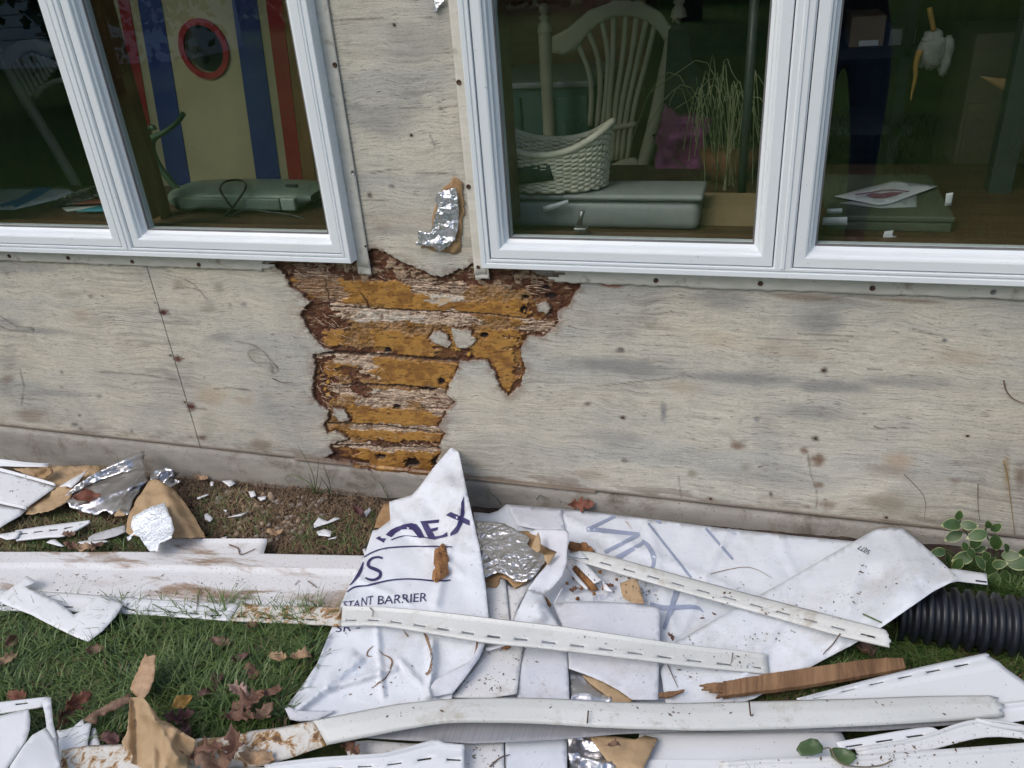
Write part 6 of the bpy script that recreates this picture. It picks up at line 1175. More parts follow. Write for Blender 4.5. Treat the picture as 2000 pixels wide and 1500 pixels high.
LV = [(146, 1372, .05, .075, 1.4, 'oak', 'red', 'rusty red oak leaf standing behind the bottom left vinyl', (.9, .3)), (122, 1402, .04, .07, 1.7, 'oak', 'rust', 'orange brown leaf edge rising beside the jagged vinyl piece', (1.1, .1)),
 (352, 1405, .035, .075, .4, 'oak', 'maroon', 'dark maroon leaf right of the folded kraft paper', (.2, .1)), (366, 1430, .03, .06, -.9, 'tatter', 'maroon', 'dark wine red leaf tip touching the curved strip', (.1, .2)), (355, 1372, .05, .05, 1.1, 'oval', 'yellow', 'curled yellow leaf in the grass centre left', (.6, .2)),
 (424, 1330, .045, .06, 2.2, 'oak', 'maroon', 'small maroon leaf above the pale pinkish leaf', (.3, .3)), (468, 1350, .045, .065, -.2, 'oak', 'pinkish', 'pale pinkish oak leaf on the grass', (.2, .1)), (482, 1376, .045, .095, .9, 'oak', 'rust', 'big rust brown oak leaf in the grass left of the wrap', (.2, -.1)), (468, 1402, .04, .075, .3, 'oak', 'rust', 'rust leaf lobe lowest of the leaf cluster by the wrap', (.1, .2)), (512, 1398, .04, .07, 1.4, 'oak', 'brown', 'brown leaf right side of the leaf cluster by the wrap', (.2, .2)), (532, 1352, .045, .05, .7, 'tatter', 'rust', 'small rust leaf at the upper right of the leaf cluster', (.3, .1)), (405, 1352, .04, .05, 1.0, 'tatter', 'maroon', 'thin maroon leaf blade left of the leaf cluster', (.2, .3)),
 (430, 1255, .035, .055, .2, 'tatter', 'brown', 'curled brown leaf in the grass below the stained strip', (.2, .3)), (468, 1288, .035, .05, .8, 'oak', 'maroon', 'dull maroon leaf in the middle of the grass', (.2, .1)), (494, 1315, .035, .06, -.5, 'tatter', 'rust', 'narrow rust leaf above the leaf cluster', (.1, .2)), (492, 1224, .035, .04, .5, 'oak', 'rust', 'small rust leaf just under the stained strip', (.1, .2)),
 (12, 1290, .04, .06, 1.3, 'tatter', 'tan', 'tan leaf at the left edge of the grass', (.5, .2)), (22, 1255, .04, .045, 1.5, 'oval', 'rust', 'small orange brown leaf at the left edge below the V offcut', (.7, .1)), (38, 1362, .035, .06, .1, 'tatter', 'red', 'dull red leaf behind the bottom left slotted corner', (.3, .1)), (186, 1270, .04, .05, .9, 'oval', 'brown', 'olive brown round leaf below the V offcut point', (.4, .2)), (214, 1443, .035, .06, 0, 'tatter', 'maroon', 'wine brown leaf between the tongue and the kraft paper', (.1, .1)),
 (398, 1470, .075, .09, .5, 'oak', 'rust', 'large rust oak leaf on the left end of the curved strip', (.1, 0)), (458, 1462, .08, .085, -1.1, 'oak', 'rust', 'spiky brown oak leaf lying on the curved strip stain', (.1, .1)), (420, 1494, .07, .09, .1, 'tatter', 'brown', 'brown leaf litter strip at the bottom of the curved strip', (.1, .1)), (505, 1485, .06, .08, .2, 'tatter', 'tan', 'tan brown leaf piece right of the spiky oak leaf', (.1, .1)), (545, 1462, .035, .06, .9, 'tatter', 'brown', 'dark brown leaf under the curved strip edge', (.2, .1)), (685, 1462, .04, .06, -.4, 'oak', 'rust', 'rust leaf on the muddy scrap under the curved strip', (.1, .1)),
 (136, 1046, .03, .045, .3, 'tatter', 'brown', 'brown leaf between the slotted strip and the grey shard', (.2, .2)), (140, 1068, .03, .055, .1, 'oak', 'rust', 'reddish brown leaf above the long siding panel', (.1, .2)), (166, 1070, .035, .05, .6, 'oval', 'tan', 'tan leaf above the long siding panel', (.3, .2)), (190, 1070, .03, .05, 1.6, 'oval', 'brown', 'dark brown oval leaf above the long siding panel', (.1, .3)), (170, 974, .05, .09, .5, 'oval', 'red', 'orange brown leaf tucked inside the foil roll', (.2, .2)),
 (538, 1041, .02, .055, .2, 'tatter', 'tan', 'tan leaf on the soil right of the siding tab', (.1, .1)), (700, 1000, .03, .06, -.6, 'oak', 'maroon', 'dark maroon leaf on the soil left of the wrap peak', (.2, .2)), (395, 935, .015, .05, .1, 'tatter', 'tan', 'orange tan leaf at the foot of the footing', (.2, .1)), (590, 1282, .04, .06, .6, 'tatter', 'tan', 'straw coloured leaf clump left of the wrap', (.3, .3)), (545, 1285, .04, .05, .1, 'tatter', 'tan', 'small straw coloured leaf in the grass left of the wrap', (.3, .1)),
 (1690, 1268, .03, .07, 1.2, 'oval', 'brown', 'brown leaf in shade under the tip of the diagonal strip', (.3, .2)), (1310, 1243, .045, .03, 2.0, 'tatter', 'rust', 'small rust brown flake right of the lilac wrap scrap', (.4, .2)), (1372, 1208, .035, .012, .4, 'tatter', 'rust', 'tiny rust flake on the wide wrap', (.1, .1)), (1395, 1200, .035, .012, -.4, 'tatter', 'rust', 'tiny rust flake beside another on the wide wrap', (.1, .1)), (1268, 1204, .045, .012, .4, 'tatter', 'brown', 'brown crumb by the tan paper scrap', (.1, .1)), (1190, 1145, .035, .03, .2, 'tatter', 'rust', 'rust crumb right of the white folded shard', (.1, .1)), (1120, 1152, .04, .03, .8, 'tatter', 'rust', 'rust brown crumb above the tiny arrow chip', (.1, .1)), (1200, 1455, .07, .03, .4, 'tatter', 'brown', 'brown leaf crumb on the bottom kraft paper', (.1, .1))]
for k, (px_, py_, h, L, ro, kd, mt, lab, ti) in enumerate(LV): leaf(px_, py_, h, L*.86, ro, kd, mt, lab, ti, seed=k % 9)
leaf(1135, 984, 0, .07, .2, 'oak', 'red', 'red oak leaf resting against the footing above the wide wrap', (1.1, 0), seed=3, wall_=True)
# long dried leaf pair
tag(sheet('dried_leaf', ZH((945, 448, .09), (960, 475, .09), (1000, 462, .09), (1017, 470, .09), (1008, 540, .085), (1010, 600, .08), (990, 660, .075), (975, 700, .07), (935, 748, .065), (900, 735, .06), (850, 705, .055), (852, 660, .06), (880, 600, .07), (905, 545, .08)), LM['tan'], None, th=.0008, res=5, amp=.005, ramp=.012, rfreq=26, jag=.7, seed=91), 'long tattered tan dried leaf standing above the folded kraft paper', 'leaf')
tag(sheet('dried_leaf', ZH((545, 885, .05), (600, 840, .055), (690, 790, .06), (780, 745, .065), (850, 705, .06), (845, 770, .055), (770, 810, .05), (700, 845, .045), (640, 868, .042), (625, 918, .04), (580, 905, .042)), LM['brown'], None, th=.0008, res=5, amp=.004, ramp=.008, rfreq=26, jag=.7, seed=92), 'long pinkish brown leaf joining the tan leaf from the left', 'leaf')
# ================================================================== variegated plant
GL = mat('plant_green', (.035, .075, .022), (.065, .12, .035), .42, scale=40); CM = mat('leaf_margin', (.24, .30, .12), (.38, .41, .20), .5, scale=60); STM = mat('plant_stem', (.06, .09, .03), rough=.6)
pv = random.Random(11)
def vleafV(c, L, az, tilt, roll):
    V = []; F = []; mi = []; n = 9
    for i in range(n):
        x = i/(n-1); wv = .36*math.sin(math.pi*min(1, x*1.02))**.75*(1-.25*x)
        for s_ in (-1, -.87, 0, .87, 1): V.append((x, s_*wv, .12*abs(s_*wv)-.25*x*x+.0))
    for i in range(n-1):
        for j in range(4): F.append((i*5+j, (i+1)*5+j, (i+1)*5+j+1, i*5+j+1)); mi.append(1 if j in (0, 3) or i == n-2 else 0)
    M = (Matrix.Rotation(az, 3, 'Z') @ Matrix.Rotation(-tilt, 3, 'Y') @ Matrix.Rotation(roll, 3, 'X')); V = [np.array(M @ Vector(v))*L+c for v in V]
    return V, F, mi
t = thing('variegated_shrub', G(1930, 1135, 0), 'cream edged green leafy plant growing by the footing at the right', 'plant')
stems = [((1925, 1140), (1915, 1080), (1880, 1030), (1874, 1010)), ((1950, 1140), (1945, 1080), (1925, 1040), (1932, 1022)), ((1935, 1150), (1895, 1110), (1860, 1080), (1838, 1070)), ((1965, 1160), (1960, 1110), (1940, 1090)), ((1980, 1150), (1995, 1110), (2010, 1085)), ((1990, 1180), (1985, 1140), (1990, 1120))]
for s_ in stems:
    P = [W(a, b, -.07-.02*i*0) for i, (a, b) in enumerate(s_)]; P[0][2] = gz(P[0][0], P[0][1])-.005; P = bez(P, 12); tube('stem', P, .0018, STM, t, seg=6)
LP_ = [(1858, 1025, 2.9, .036), (1862, 1048, 3.6, .032), (1873, 1006, 1.6, .022), (1893, 1026, .3, .028), (1908, 1046, 3.3, .034), (1905, 1060, 4.4, .030), (1945, 1060, 4.9, .034), (1946, 1030, 1.2, .024), (1930, 1024, 1.9, .020), (1832, 1078, 3.0, .026), (1850, 1090, 5.0, .022), (1880, 1090, 3.4, .036), (1895, 1080, 2.2, .026), (1915, 1100, 5.6, .030), (1935, 1108, 4.7, .038), (1953, 1102, .8, .026), (1915, 1072, .6, .022), (1975, 1085, .5, .030), (1990, 1100, .2, .042), (1985, 1122, 3.4, .034), (1960, 1130, 4.8, .034), (1940, 1135, 4.3, .034), (1870, 1102, 4.2, .028), (1965, 1150, 5.0, .036), (1990, 1150, 5.8, .03), (1925, 1085, 2.0, .024), (1965, 1070, 1.9, .022), (2005, 1075, .9, .03), (1948, 1165, 4.5, .03), (1902, 1038, 2.4, .018), (1885, 1068, 5.2, .02), (1998, 1165, 4.8, .03)]
for k, (a, b, az, L) in enumerate(LP_):
    V, F, mi = vleafV(W(a, b, -.085-.05*pv.random()), L*1.15, 0, 0, 0)
    c = W(a, b, -.085-.06*pv.random()); ang = az
    M = Matrix(((math.cos(ang), 0, 0), (0, 1, 0), (0, 0, 1)))
    ex = np.array([math.cos(ang), -.25-.3*pv.random(), math.sin(ang)]); ex /= np.linalg.norm(ex); nz = np.array([pv.gauss(0, .35), -.75, .75]); nz -= ex*(nz@ex); nz /= np.linalg.norm(nz); ey = np.cross(nz, ex)
    loc = [(np.array(v)) for v in [tuple(x) for x in V]]
    base, F, mi = vleafV(np.zeros(3), 1, 0, 0, 0)
    V = [c+L*1.3*(v[0]-.5)*ex+L*1.25*v[1]*ey+L*1.3*(v[2]+.1)*nz for v in base]
    mobj('leaf', V, F, [GL, CM], t, midx=mi)
t = thing('leaf_sprig', G(1610, 1475, .05), 'cut sprig with two green leaves lying on the white panel at the bottom', 'leaf')
GL2 = mat('sprig_green', (.045, .085, .03), (.08, .13, .05), .45, scale=30)
sheet('leaf', ZC((152, 1400, .06), (175, 1360, .065), (230, 1338, .07), (270, 1345, .068), (300, 1385, .062), (295, 1415, .06), (240, 1432, .056), (180, 1434, .055)), [GL2], t, th=.0008, res=5, amp=.004, ctrl=[(1583, 1463, .058)], seed=3)
sheet('leaf', ZC((332, 1400, .06), (360, 1388, .062), (420, 1392, .066), (470, 1420, .064), (484, 1445, .06), (430, 1490, .055), (380, 1470, .056), (345, 1440, .058)), [GL2], t, th=.0008, res=5, amp=.004, ctrl=[(1647, 1478, .056)], seed=4)
tube('stem', bez([G(1606, 1463, .058), G(1622, 1462, .06), G(1640, 1490, .06), G(1680, 1498, .055), G(1720, 1495, .055), G(1744, 1485, .065)], 20), .0014, mat('sprig_stem', (.16, .13, .09), rough=.7), t, seg=6)
# ================================================================== grass, soil crumbs, pebbles
GRASS = [mat('grass_green', (.014, .046, .009), (.042, .100, .022), .5, scale=24, cth=(.35, .65)), mat('grass_pale', (.07, .14, .028), (.13, .19, .055), .5, scale=24), mat('grass_dead', (.20, .15, .08), (.32, .25, .14), .8, scale=24)]
def blades(name, roots, length, lean, width, mts, pick, seed=1, label='matted green grass around the debris'):
    rr = np.random.default_rng(seed); n = len(roots); R0 = np.asarray(roots)
    L = rr.uniform(.45, 1.2, n)*length*(.6+.8*fbm(R0[:, 0]*14, R0[:, 1]*14, 2, seed+9)); az = rr.uniform(0, 2*math.pi, n)*.75+.9+.0*n; bend = rr.uniform(.5, 1.5, n)*lean; wd = rr.uniform(.7, 1.2, n)*width
    az += 2.5*(fbm(R0[:, 0]*8, R0[:, 1]*8, 2, seed)-.5)
    d = np.stack([np.cos(az), np.sin(az), np.zeros(n)], -1); s_ = np.stack([-np.sin(az+rr.normal(0, .6, n)), np.cos(az), np.zeros(n)], -1)
    ts = [0, .35, .7, 1.0]; Vs = []
    for t_ in ts:
        a = bend*t_; hx = L*t_*np.sin(a*.75); hz = L*t_*np.cos(np.clip(a*.75, 0, 1.75))
        c = R0+d*hx[:, None]; c[:, 2] += np.maximum(hz, .002*t_); w_ = wd*(1-t_**1.6)*.5+.00015
        Vs += [c-s_*w_[:, None], c+s_*w_[:, None]]
    V = np.stack(Vs, 1).reshape(-1, 3); k = np.arange(n)[:, None]*8
    F = np.concatenate([k+np.array([[0, 1, 3, 2]])+2*i for i in range(3)], 0)
    mi = np.concatenate([pick]*3)
    o = mobj(name, V, F, mts, None, smooth=True, midx=mi, origin=(0, 0, 0)); tag(o, label, 'grass', None, 'stuff'); return o
def scatter(n, region, seed, margin=0, shrink=0):
    rr = np.random.default_rng(seed); xs_, ys_ = [p[0] for p in region], [p[1] for p in region]
    out = []; X = rr.uniform(min(xs_), max(xs_), n); Y = rr.uniform(min(ys_), max(ys_), n)
    ok = inpoly(X, Y, region)
    for c in COVER: ok &= ~(inpoly(X, Y, c) & (pdist(X, Y, c) > margin))
    return np.array([G(a, b, -.004) for a, b in zip(X[ok], Y[ok])])
def pickm(R0, dead, seed):
    rr = np.random.default_rng(seed); q = rr.random(len(R0)); f = fbm(R0[:, 0]*5, R0[:, 1]*5, 3, seed); return np.where(q < dead*(f*2), 2, np.where(q > .72, 1, 0))
Rg = np.vstack([scatter(44000, [(-40, 1185), (300, 1200), (690, 1215), (640, 1300), (560, 1420), (300, 1460), (-40, 1520)], 1, 4), scatter(30000, [(-560, 1000), (-40, 1000), (-40, 1590), (2260, 1590), (2260, 1740), (-560, 1700)], 31, 3)])
blades('grass', Rg, .072, 1.9, .0034, GRASS, pickm(Rg, .26, 1), 1, 'dense dark green grass at the lower left')
Rg = scatter(4500, [(-40, 1005), (130, 1000), (255, 1040), (320, 1085), (-40, 1085)], 2, 3)
Rg2 = scatter(450, [(380, 960), (480, 960), (540, 1010), (520, 1050), (400, 1050)], 3, 3); Rg3 = scatter(500, [(600, 1010), (740, 1010), (720, 1085), (560, 1085)], 4, 3)
Rg = np.vstack([Rg, Rg2, Rg3]); blades('grass', Rg, .040, 1.6, .0028, GRASS, pickm(Rg, .7, 2), 2, 'thin patchy grass on the soil behind the siding panel')
Rg = scatter(16000, [(1480, 1250), (1720, 1225), (1860, 1250), (2040, 1300), (2040, 1345), (1900, 1280), (1560, 1370), (1440, 1370)], 5, 4)
blades('grass', Rg, .045, 1.6, .0028, GRASS, pickm(Rg, .5, 3), 3, 'ragged grass around the lath and under the pipe')
Rg = scatter(9000, [(1780, 1100), (2040, 1110), (2040, 1180), (1760, 1160)], 6, 4); blades('grass', Rg, .03, 1.2, .002, GRASS, pickm(Rg, .3, 4), 4, 'low grass at the foot of the variegated plant')
# poking blades over panel edges
rp = []
for x in np.concatenate([rng.uniform(40, 380, 26), rng.uniform(0, 700, 14)]):
    y = np.interp(x, [0, 245, 450, 690], [1196, 1202, 1216, 1226]); rp.append(G(x, y+rng.uniform(0, 6), 0))
for x in rng.uniform(60, 230, 22): rp.append(G(x, np.interp(x, [60, 170, 230], [1202, 1256, 1206])+3, .0))
rp = np.array(rp); blades('grass', rp, .075, .9, .0020, GRASS, pickm(rp, .1, 5), 5, 'taller blades poking up along the front edge of the siding panel')
# behind the camera: coarser lawn
rr2 = np.random.default_rng(9); q = np.stack([rr2.uniform(-5, 4.5, 36000), rr2.uniform(-5.5, -1.15, 36000)], -1); Rg = np.stack([q[:, 0], q[:, 1], gz(q[:, 0], q[:, 1])-.004], -1)
LG = [mat('open_lawn_green', (.04, .095, .017), (.08, .155, .03), .6, scale=6), mat('open_lawn_pale', (.09, .16, .04), (.12, .19, .055), .6, scale=6), GRASS[2]]; blades('lawn', Rg, .06, 1.2, .006, LG, pickm(Rg, .06, 6), 6, 'open green lawn in front of the house')
# grass tufts at the footing
def tuft(px, py, pts, label, w_=.0016):
    t = thing('grass_tuft', G(px, py, 0), label, 'plant', 'wild green tufts at the footing')
    for P in pts:
        Q = []
        for i, (a, b) in enumerate(P):
            k = i/(len(P)-1); y = G(px, py, 0)[1]; Q.append(W(a, b, y-.01*k))
        B = bez(Q, 14); tube('blade', B, np.linspace(w_, w_*.3, 15), GRASS[0 if len(P) % 2 else 1], t, seg=5)
tuft(617, 968, [ZA((255, 370), (250, 260), (215, 160), (145, 40)), ZA((250, 370), (270, 250), (280, 120)), ZA((245, 365), (225, 290), (130, 235), (75, 232), (62, 260), (95, 300)), ZA((350, 365), (355, 290), (310, 160)), ZA((350, 360), (340, 310), (290, 240)), ZA((260, 365), (240, 300), (215, 220)), ZA((255, 365), (290, 300), (300, 250)), ZA((270, 370), (320, 330), (365, 345))], 'green wild onion tuft left of the rot at the footing')
tuft(980, 998, [ZA((1500, 430), (1450, 370), (1375, 322))], 'single thin blade against the footing right of the wrap peak', .0012)
tuft(1050, 990, [ZA((1700, 430), (1730, 395), (1760, 355)), ZA((1905, 450), (1850, 410), (1780, 375), (1745, 365)), ZA((1930, 450), (1900, 420), (1880, 395))], 'sparse blades against the footing left of the red leaf', .0013)
tuft(757, 972, [ZA((750, 385), (735, 340), (712, 300), (715, 335)), ZA((742, 380), (700, 300), (670, 262))], 'thin dry stalks against the footing by the rotted base', .0011)
# thatch and soil crumbs
TH = mat('brown_thatch', (.13, .085, .05), (.26, .18, .11), .9, scale=40); TWG = mat('twig_brown', (.11, .075, .05), (.19, .13, .09), .8, scale=60)
Rt = scatter(11000, [(100, 1000), (300, 925), (480, 935), (700, 965), (760, 985), (735, 1085), (250, 1085), (100, 1060)], 12, 3); Rt2 = scatter(2600, [(1560, 1300), (1720, 1235), (1860, 1240), (2040, 1290), (2040, 1330), (1900, 1280)], 13, 3); Rt = np.vstack([Rt, Rt2])
blades('dead_thatch', Rt+np.array([0, 0, .004]), .030, 2.6, .0016, [TH], np.zeros(len(Rt), int), 13, 'brown dead grass litter on the soil')
Rt3 = scatter(9000, [(-40, 1185), (300, 1200), (690, 1215), (640, 1300), (560, 1420), (300, 1460), (-40, 1520)], 14, 4)
blades('dead_thatch', Rt3+np.array([0, 0, .006]), .045, 2.2, .0020, [TH], np.zeros(len(Rt3), int), 15, 'straw coloured dead blades matted in the green grass')
def crumbs(name, region, n, r0, r1, mts, label, seed):
    rr = random.Random(seed); P = scatter(n, region, seed, 2); lst = []; mi = []
    phi = (1+5**.5)/2; ico = [(-1, phi, 0), (1, phi, 0), (-1, -phi, 0), (1, -phi, 0), (0, -1, phi), (0, 1, phi), (0, -1, -phi), (0, 1, -phi), (phi, 0, -1), (phi, 0, 1), (-phi, 0, -1), (-phi, 0, 1)]
    IF = [(0, 11, 5), (0, 5, 1), (0, 1, 7), (0, 7, 10), (0, 10, 11), (1, 5, 9), (5, 11, 4), (11, 10, 2), (10, 7, 6), (7, 1, 8), (3, 9, 4), (3, 4, 2), (3, 2, 6), (3, 6, 8), (3, 8, 9), (4, 9, 5), (2, 4, 11), (6, 2, 10), (8, 6, 7), (9, 8, 1)]
    for p in P:
        r_ = r0+(r1-r0)*rr.random()**2.5; s_ = np.array([rr.uniform(.7, 1.2), rr.uniform(.7, 1.2), rr.uniform(.45, .8)])*r_/1.9
        V = [p+np.array([0, 0, .004+r_*.2])+np.array(v)*s_*rr.uniform(.8, 1.2) for v in ico]; lst.append((V, IF)); mi += [rr.randrange(len(mts))]*20
    V, F = merge(lst); o = mobj(name, V, F, mts, None, midx=mi, origin=(0, 0, 0)); tag(o, label, name, None, 'stuff')
PB1 = mat('grey_pebble', (.20, .17, .145), (.33, .29, .25), .8, scale=60); PB2 = mat('tan_pebble', (.26, .19, .13), (.38, .29, .21), .8, scale=60); PB3 = mat('soil_crumb', (.06, .04, .03), (.12, .085, .06), .95, scale=80)
REG = [(330, 935), (480, 938), (700, 968), (757, 990), (735, 1085), (520, 1085), (440, 1060), (400, 1010), (340, 960)]
crumbs('pebbles', [(420, 960), (640, 975), (620, 1060), (500, 1060), (440, 1040)], 330, .003, .011, [PB1, PB2, PB1], 'small pebbles on the bare soil', 21)
crumbs('soil_crumbs', REG, 3800, .0015, .005, [PB3, PB3, PB2, TH], 'crumbly brown soil by the footing', 22)
crumbs('soil_crumbs', [(100, 1000), (300, 1000), (270, 1085), (100, 1085)], 800, .0015, .005, [PB3, TH], 'crumbly soil under the foil roll', 23)
tag(lump('stone', [(522, 966), (530, 963), (537, 966), (538, 974), (530, 978), (522, 975)], .004, .02, PB2, seed=4), 'single rounded tan stone on the bare soil', 'stone')
# twigs and bits lying on the pieces
def onto(px, py, off=.002):
    h = None; d = Vector(ray(px, py)).normalized()
    best = None
    for bvh in BV:
        loc, nn, i_, dist_ = bvh.ray_cast(Vector(CAM), d)
        if loc is not None and (best is None or dist_ < best[1]): best = (loc, dist_, nn)
    if best is None: return G(px, py, .01)
    n_ = best[2] if best[2].dot(d) < 0 else -best[2]
    return np.array(best[0]+n_*off)
BV = [BVHTree.FromPolygons([Vector(v) for v in V_], F_) for V_, F_ in SH.values()]
def twig(pts, r_, label, mt=None, off=.003):
    tag(tube('twig', bez([onto(a, b, off) for a, b in pts], 14), np.linspace(r_, r_*.5, 15), mt or TWG, None, seg=6), label, 'twig')
twig(ZI((1283, 645), (1330, 665), (1345, 700), (1425, 668)), .0022, 'bent brown twig lying on the siding tab')
twig(ZI((1650, 868), (1668, 842)), .0012, 'short dark splinter on the muddy panel left of the wrap'); twig(ZI((1720, 848), (1745, 865), (1768, 885)), .0018, 'curled straw on the muddy panel near the wrap')
twig(ZB((1812, 905), (1760, 960), (1700, 1020), (1688, 1070)), .0014, 'thin dark stem across the lower wrap edge', off=.004); twig(ZB((720, 1090), (750, 1160), (785, 1240)), .0012, 'thin stem above the short brown splinter')
twig(ZC((522, 672), (620, 715), (720, 760), (830, 795)), .0018, 'green grey stem lying over the wrap corner by the pipe', GRASS[1]); twig(ZB((930, 545), (1050, 510), (1200, 482), (1290, 500), (1380, 552)), .0009, 'fine pale curved straw on the wide wrap', TH)
twig(ZD((1305, 798), (1360, 750), (1415, 730)), .0016, 'brown twig at the bottom edge on the plain wrap'); twig(ZA((625, 1115), (645, 1145), (640, 1180)), .0012, 'short curved dark stalk on the hem strip over the wrap')
twig(ZB((1130, 1015), (1125, 1070), (1112, 1105)), .001, 'upright thin stalk on the hem strip right end'); twig(ZI((1117, 890), (1105, 960), (1095, 1035)), .0013, 'thin dark blade standing over the stained hem'); twig(ZI((855, 975), (900, 1000), (960, 1035)), .0012, 'dark blade across the hem slots', GRASS[0])
twig(ZI((680, 985), (730, 1005), (765, 1020)), .0012, 'green blade over the V offcut corner', GRASS[0])
twig(ZB((458, 195), (475, 215), (492, 240)), .0012, 'reddish fibre on the wide wrap beside the ghosted print', SPL)
# dirt specks spilt over the vinyl and wrap, in small clumps
lst = []; rr = random.Random(31); phi = 1.618
REGS = [([(100, 1120), (660, 1130), (660, 1180), (100, 1160)], 260), ([(1110, 1085), (1310, 1150), (1280, 1180), (1110, 1165)], 260), ([(1350, 1100), (1700, 1160), (1640, 1230), (1380, 1180)], 160), ([(1330, 1230), (1560, 1230), (1480, 1340), (1300, 1340)], 130), ([(960, 1255), (1080, 1260), (1060, 1355), (900, 1350)], 90), ([(1690, 1050), (1850, 1110), (1740, 1200), (1560, 1200)], 60), ([(640, 1230), (900, 1260), (880, 1340), (620, 1380)], 50), ([(700, 1380), (1900, 1365), (1900, 1400), (760, 1410)], 80), ([(1120, 1240), (1480, 1285), (1480, 1300), (1120, 1260)], 50), ([(0, 900), (90, 950), (40, 1010), (0, 1010)], 50), ([(910, 1450), (980, 1455), (980, 1500), (910, 1500)], 30), ([(1640, 1470), (2000, 1430), (2000, 1500), (1500, 1500)], 90)]
for reg, cnt in REGS:
    xs_ = [p[0] for p in reg]; ys_ = [p[1] for p in reg]; cl = [(rr.uniform(min(xs_), max(xs_)), rr.uniform(min(ys_), max(ys_))) for _ in range(9)]
    for k in range(cnt):
        if rr.random() < .6: c = rr.choice(cl); a, b = rr.gauss(c[0], 14), rr.gauss(c[1], 7)
        else: a, b = rr.uniform(min(xs_), max(xs_)), rr.uniform(min(ys_), max(ys_))
        if not inpoly(np.array([a]), np.array([b]), reg)[0]: continue
        p = onto(a, b, .0008); r_ = .0006+.0022*rr.random()**3; an = rr.uniform(0, 6.3); e = np.array([math.cos(an), math.sin(an), 0])*r_*rr.uniform(1, 2.5); f_ = np.array([-math.sin(an), math.cos(an), 0])*r_*.8; u_ = np.array([0, 0, r_*.7])
        lst.append(([p+e, p+f_, p-e, p-f_, p+u_], [(0, 1, 4), (1, 2, 4), (2, 3, 4), (3, 0, 4)]))
V_, F_ = merge(lst); mobj('dirt_specks', V_, F_, mat('dirt_speck', (.09, .065, .045), (.17, .12, .085), .9, scale=90), origin=(0, 0, 0)); tag(bpy.data.objects['dirt_specks'], 'brown dirt specks sprinkled over the vinyl and wrap', 'dirt', None, 'stuff')
# stem leaning on the wall at the right edge, dry twig on ply
def wtwig(P, r_, label, y=-.006, mt=None): tag(tube('twig', bez([W(a, b, y) for a, b in P], 14), np.linspace(r_, r_*.5, 15), mt or TWG, None, seg=6), label, 'twig')
wtwig(ZW((1912, 452), (1925, 500), (1960, 535), (2010, 555)), .0018, 'dark curved stalk on the plywood at the far right edge')
wtwig(ZL((1900, 925), (1940, 945), (1990, 955), (2040, 950)), .0013, 'thin curved twig on the plywood left of the rot')
wtwig(ZW((1912, 800), (1930, 880), (1945, 1000), (1960, 1120)), .0014, 'ochre dry vine stem on the plywood at the far right', mt=mat('ochre_stem', (.30, .20, .08), rough=.8))
wtwig(ZW((1480, 860), (1540, 920), (1570, 970), (1568, 1050)), .0008, 'fine dead vine thread on the lower right plywood'); wtwig(ZW((1800, 900), (1800, 990), (1808, 1060)), .0009, 'thin dead stem above the variegated plant')
wtwig(ZW((845, 828), (872, 820)), .0012, 'tiny dark splinter stuck on the right plywood')
# ================================================================== what the panes mirror: garden behind the photographer
BARK = mat('tree_bark', (.06, .045, .035), (.11, .085, .065), .9, scale=12, stretch=(3, 3, 1), bump=.6, bscale=20, bd=.02)
FOL = [mat('foliage_dark', (.018, .04, .012), (.04, .075, .02), .6, scale=3), mat('foliage_light', (.09, .17, .03), (.16, .24, .05), .6, scale=3)]
def tree(x, y, H, cr_, n, label, seed, z0=.0, low=.35):
    r_ = np.random.default_rng(seed); z0 = float(gz(x, y)); t = thing('garden_tree', (x, y, z0), label, 'tree', 'trees across the lawn')
    tube('trunk', [(x, y, z0-.1), (x+.05, y, z0+H*.3), (x-.05, y+.05, z0+H*.75)], [H*.028, H*.02, H*.008], BARK, t, seg=12)
    for k in range(6):
        a = k*1.05+seed; z = z0+H*(.3+.08*k); tube('limb', bez([(x, y, z), (x+math.cos(a)*cr_*.4, y+math.sin(a)*cr_*.4, z+H*.10), (x+math.cos(a)*cr_*.8, y+math.sin(a)*cr_*.8, z+H*.13)], 6), np.linspace(H*.010, H*.003, 7), BARK, t, seg=6)
    cl = r_.normal(0, 1, (26, 3)); cl /= np.linalg.norm(cl, axis=1)[:, None]; cl *= r_.uniform(.45, .95, 26)[:, None]; k = r_.integers(0, 26, n)
    P = cl[k]+r_.normal(0, .16, (n, 3)); P = P*np.array([cr_, cr_, H*(1-low)/2])+np.array([x, y, z0+H*(1+low)/2])
    P[:, 2] = np.maximum(P[:, 2], z0+.15)
    s_ = r_.uniform(.05, .11, n); a = r_.normal(0, 1, (n, 3)); a /= np.linalg.norm(a, axis=1)[:, None]; b = np.cross(a, r_.normal(0, 1, (n, 3))); b /= np.linalg.norm(b, axis=1)[:, None]
    V = np.stack([P-a*s_[:, None], P+b*s_[:, None]*.6, P+a*s_[:, None], P-b*s_[:, None]*.6], 1).reshape(-1, 3); F = np.arange(n*4).reshape(-1, 4)
    o = mobj('crown', V, F, FOL, t, smooth=False, midx=(k % 3 == 0).astype(int)); o['kind'] = 'stuff'
tree(-8.6, -8.0, 5.0, 2.0, 5200, 'broad low tree mirrored at the left end of the lawn', 1, low=.08)
tree(-1.5, -15, 9, 3.6, 9000, 'tall dark tree in the middle beyond the lawn', 2, low=.2); tree(5.5, -14, 8, 3.4, 8000, 'dark rounded tree at the right beyond the lawn', 3, low=.15); tree(-13, -13, 8, 3.5, 7000, 'far left dark tree beyond the lawn', 4, low=.1); tree(11, -10, 7, 3.2, 6000, 'far right dark tree beyond the lawn', 5, low=.1)
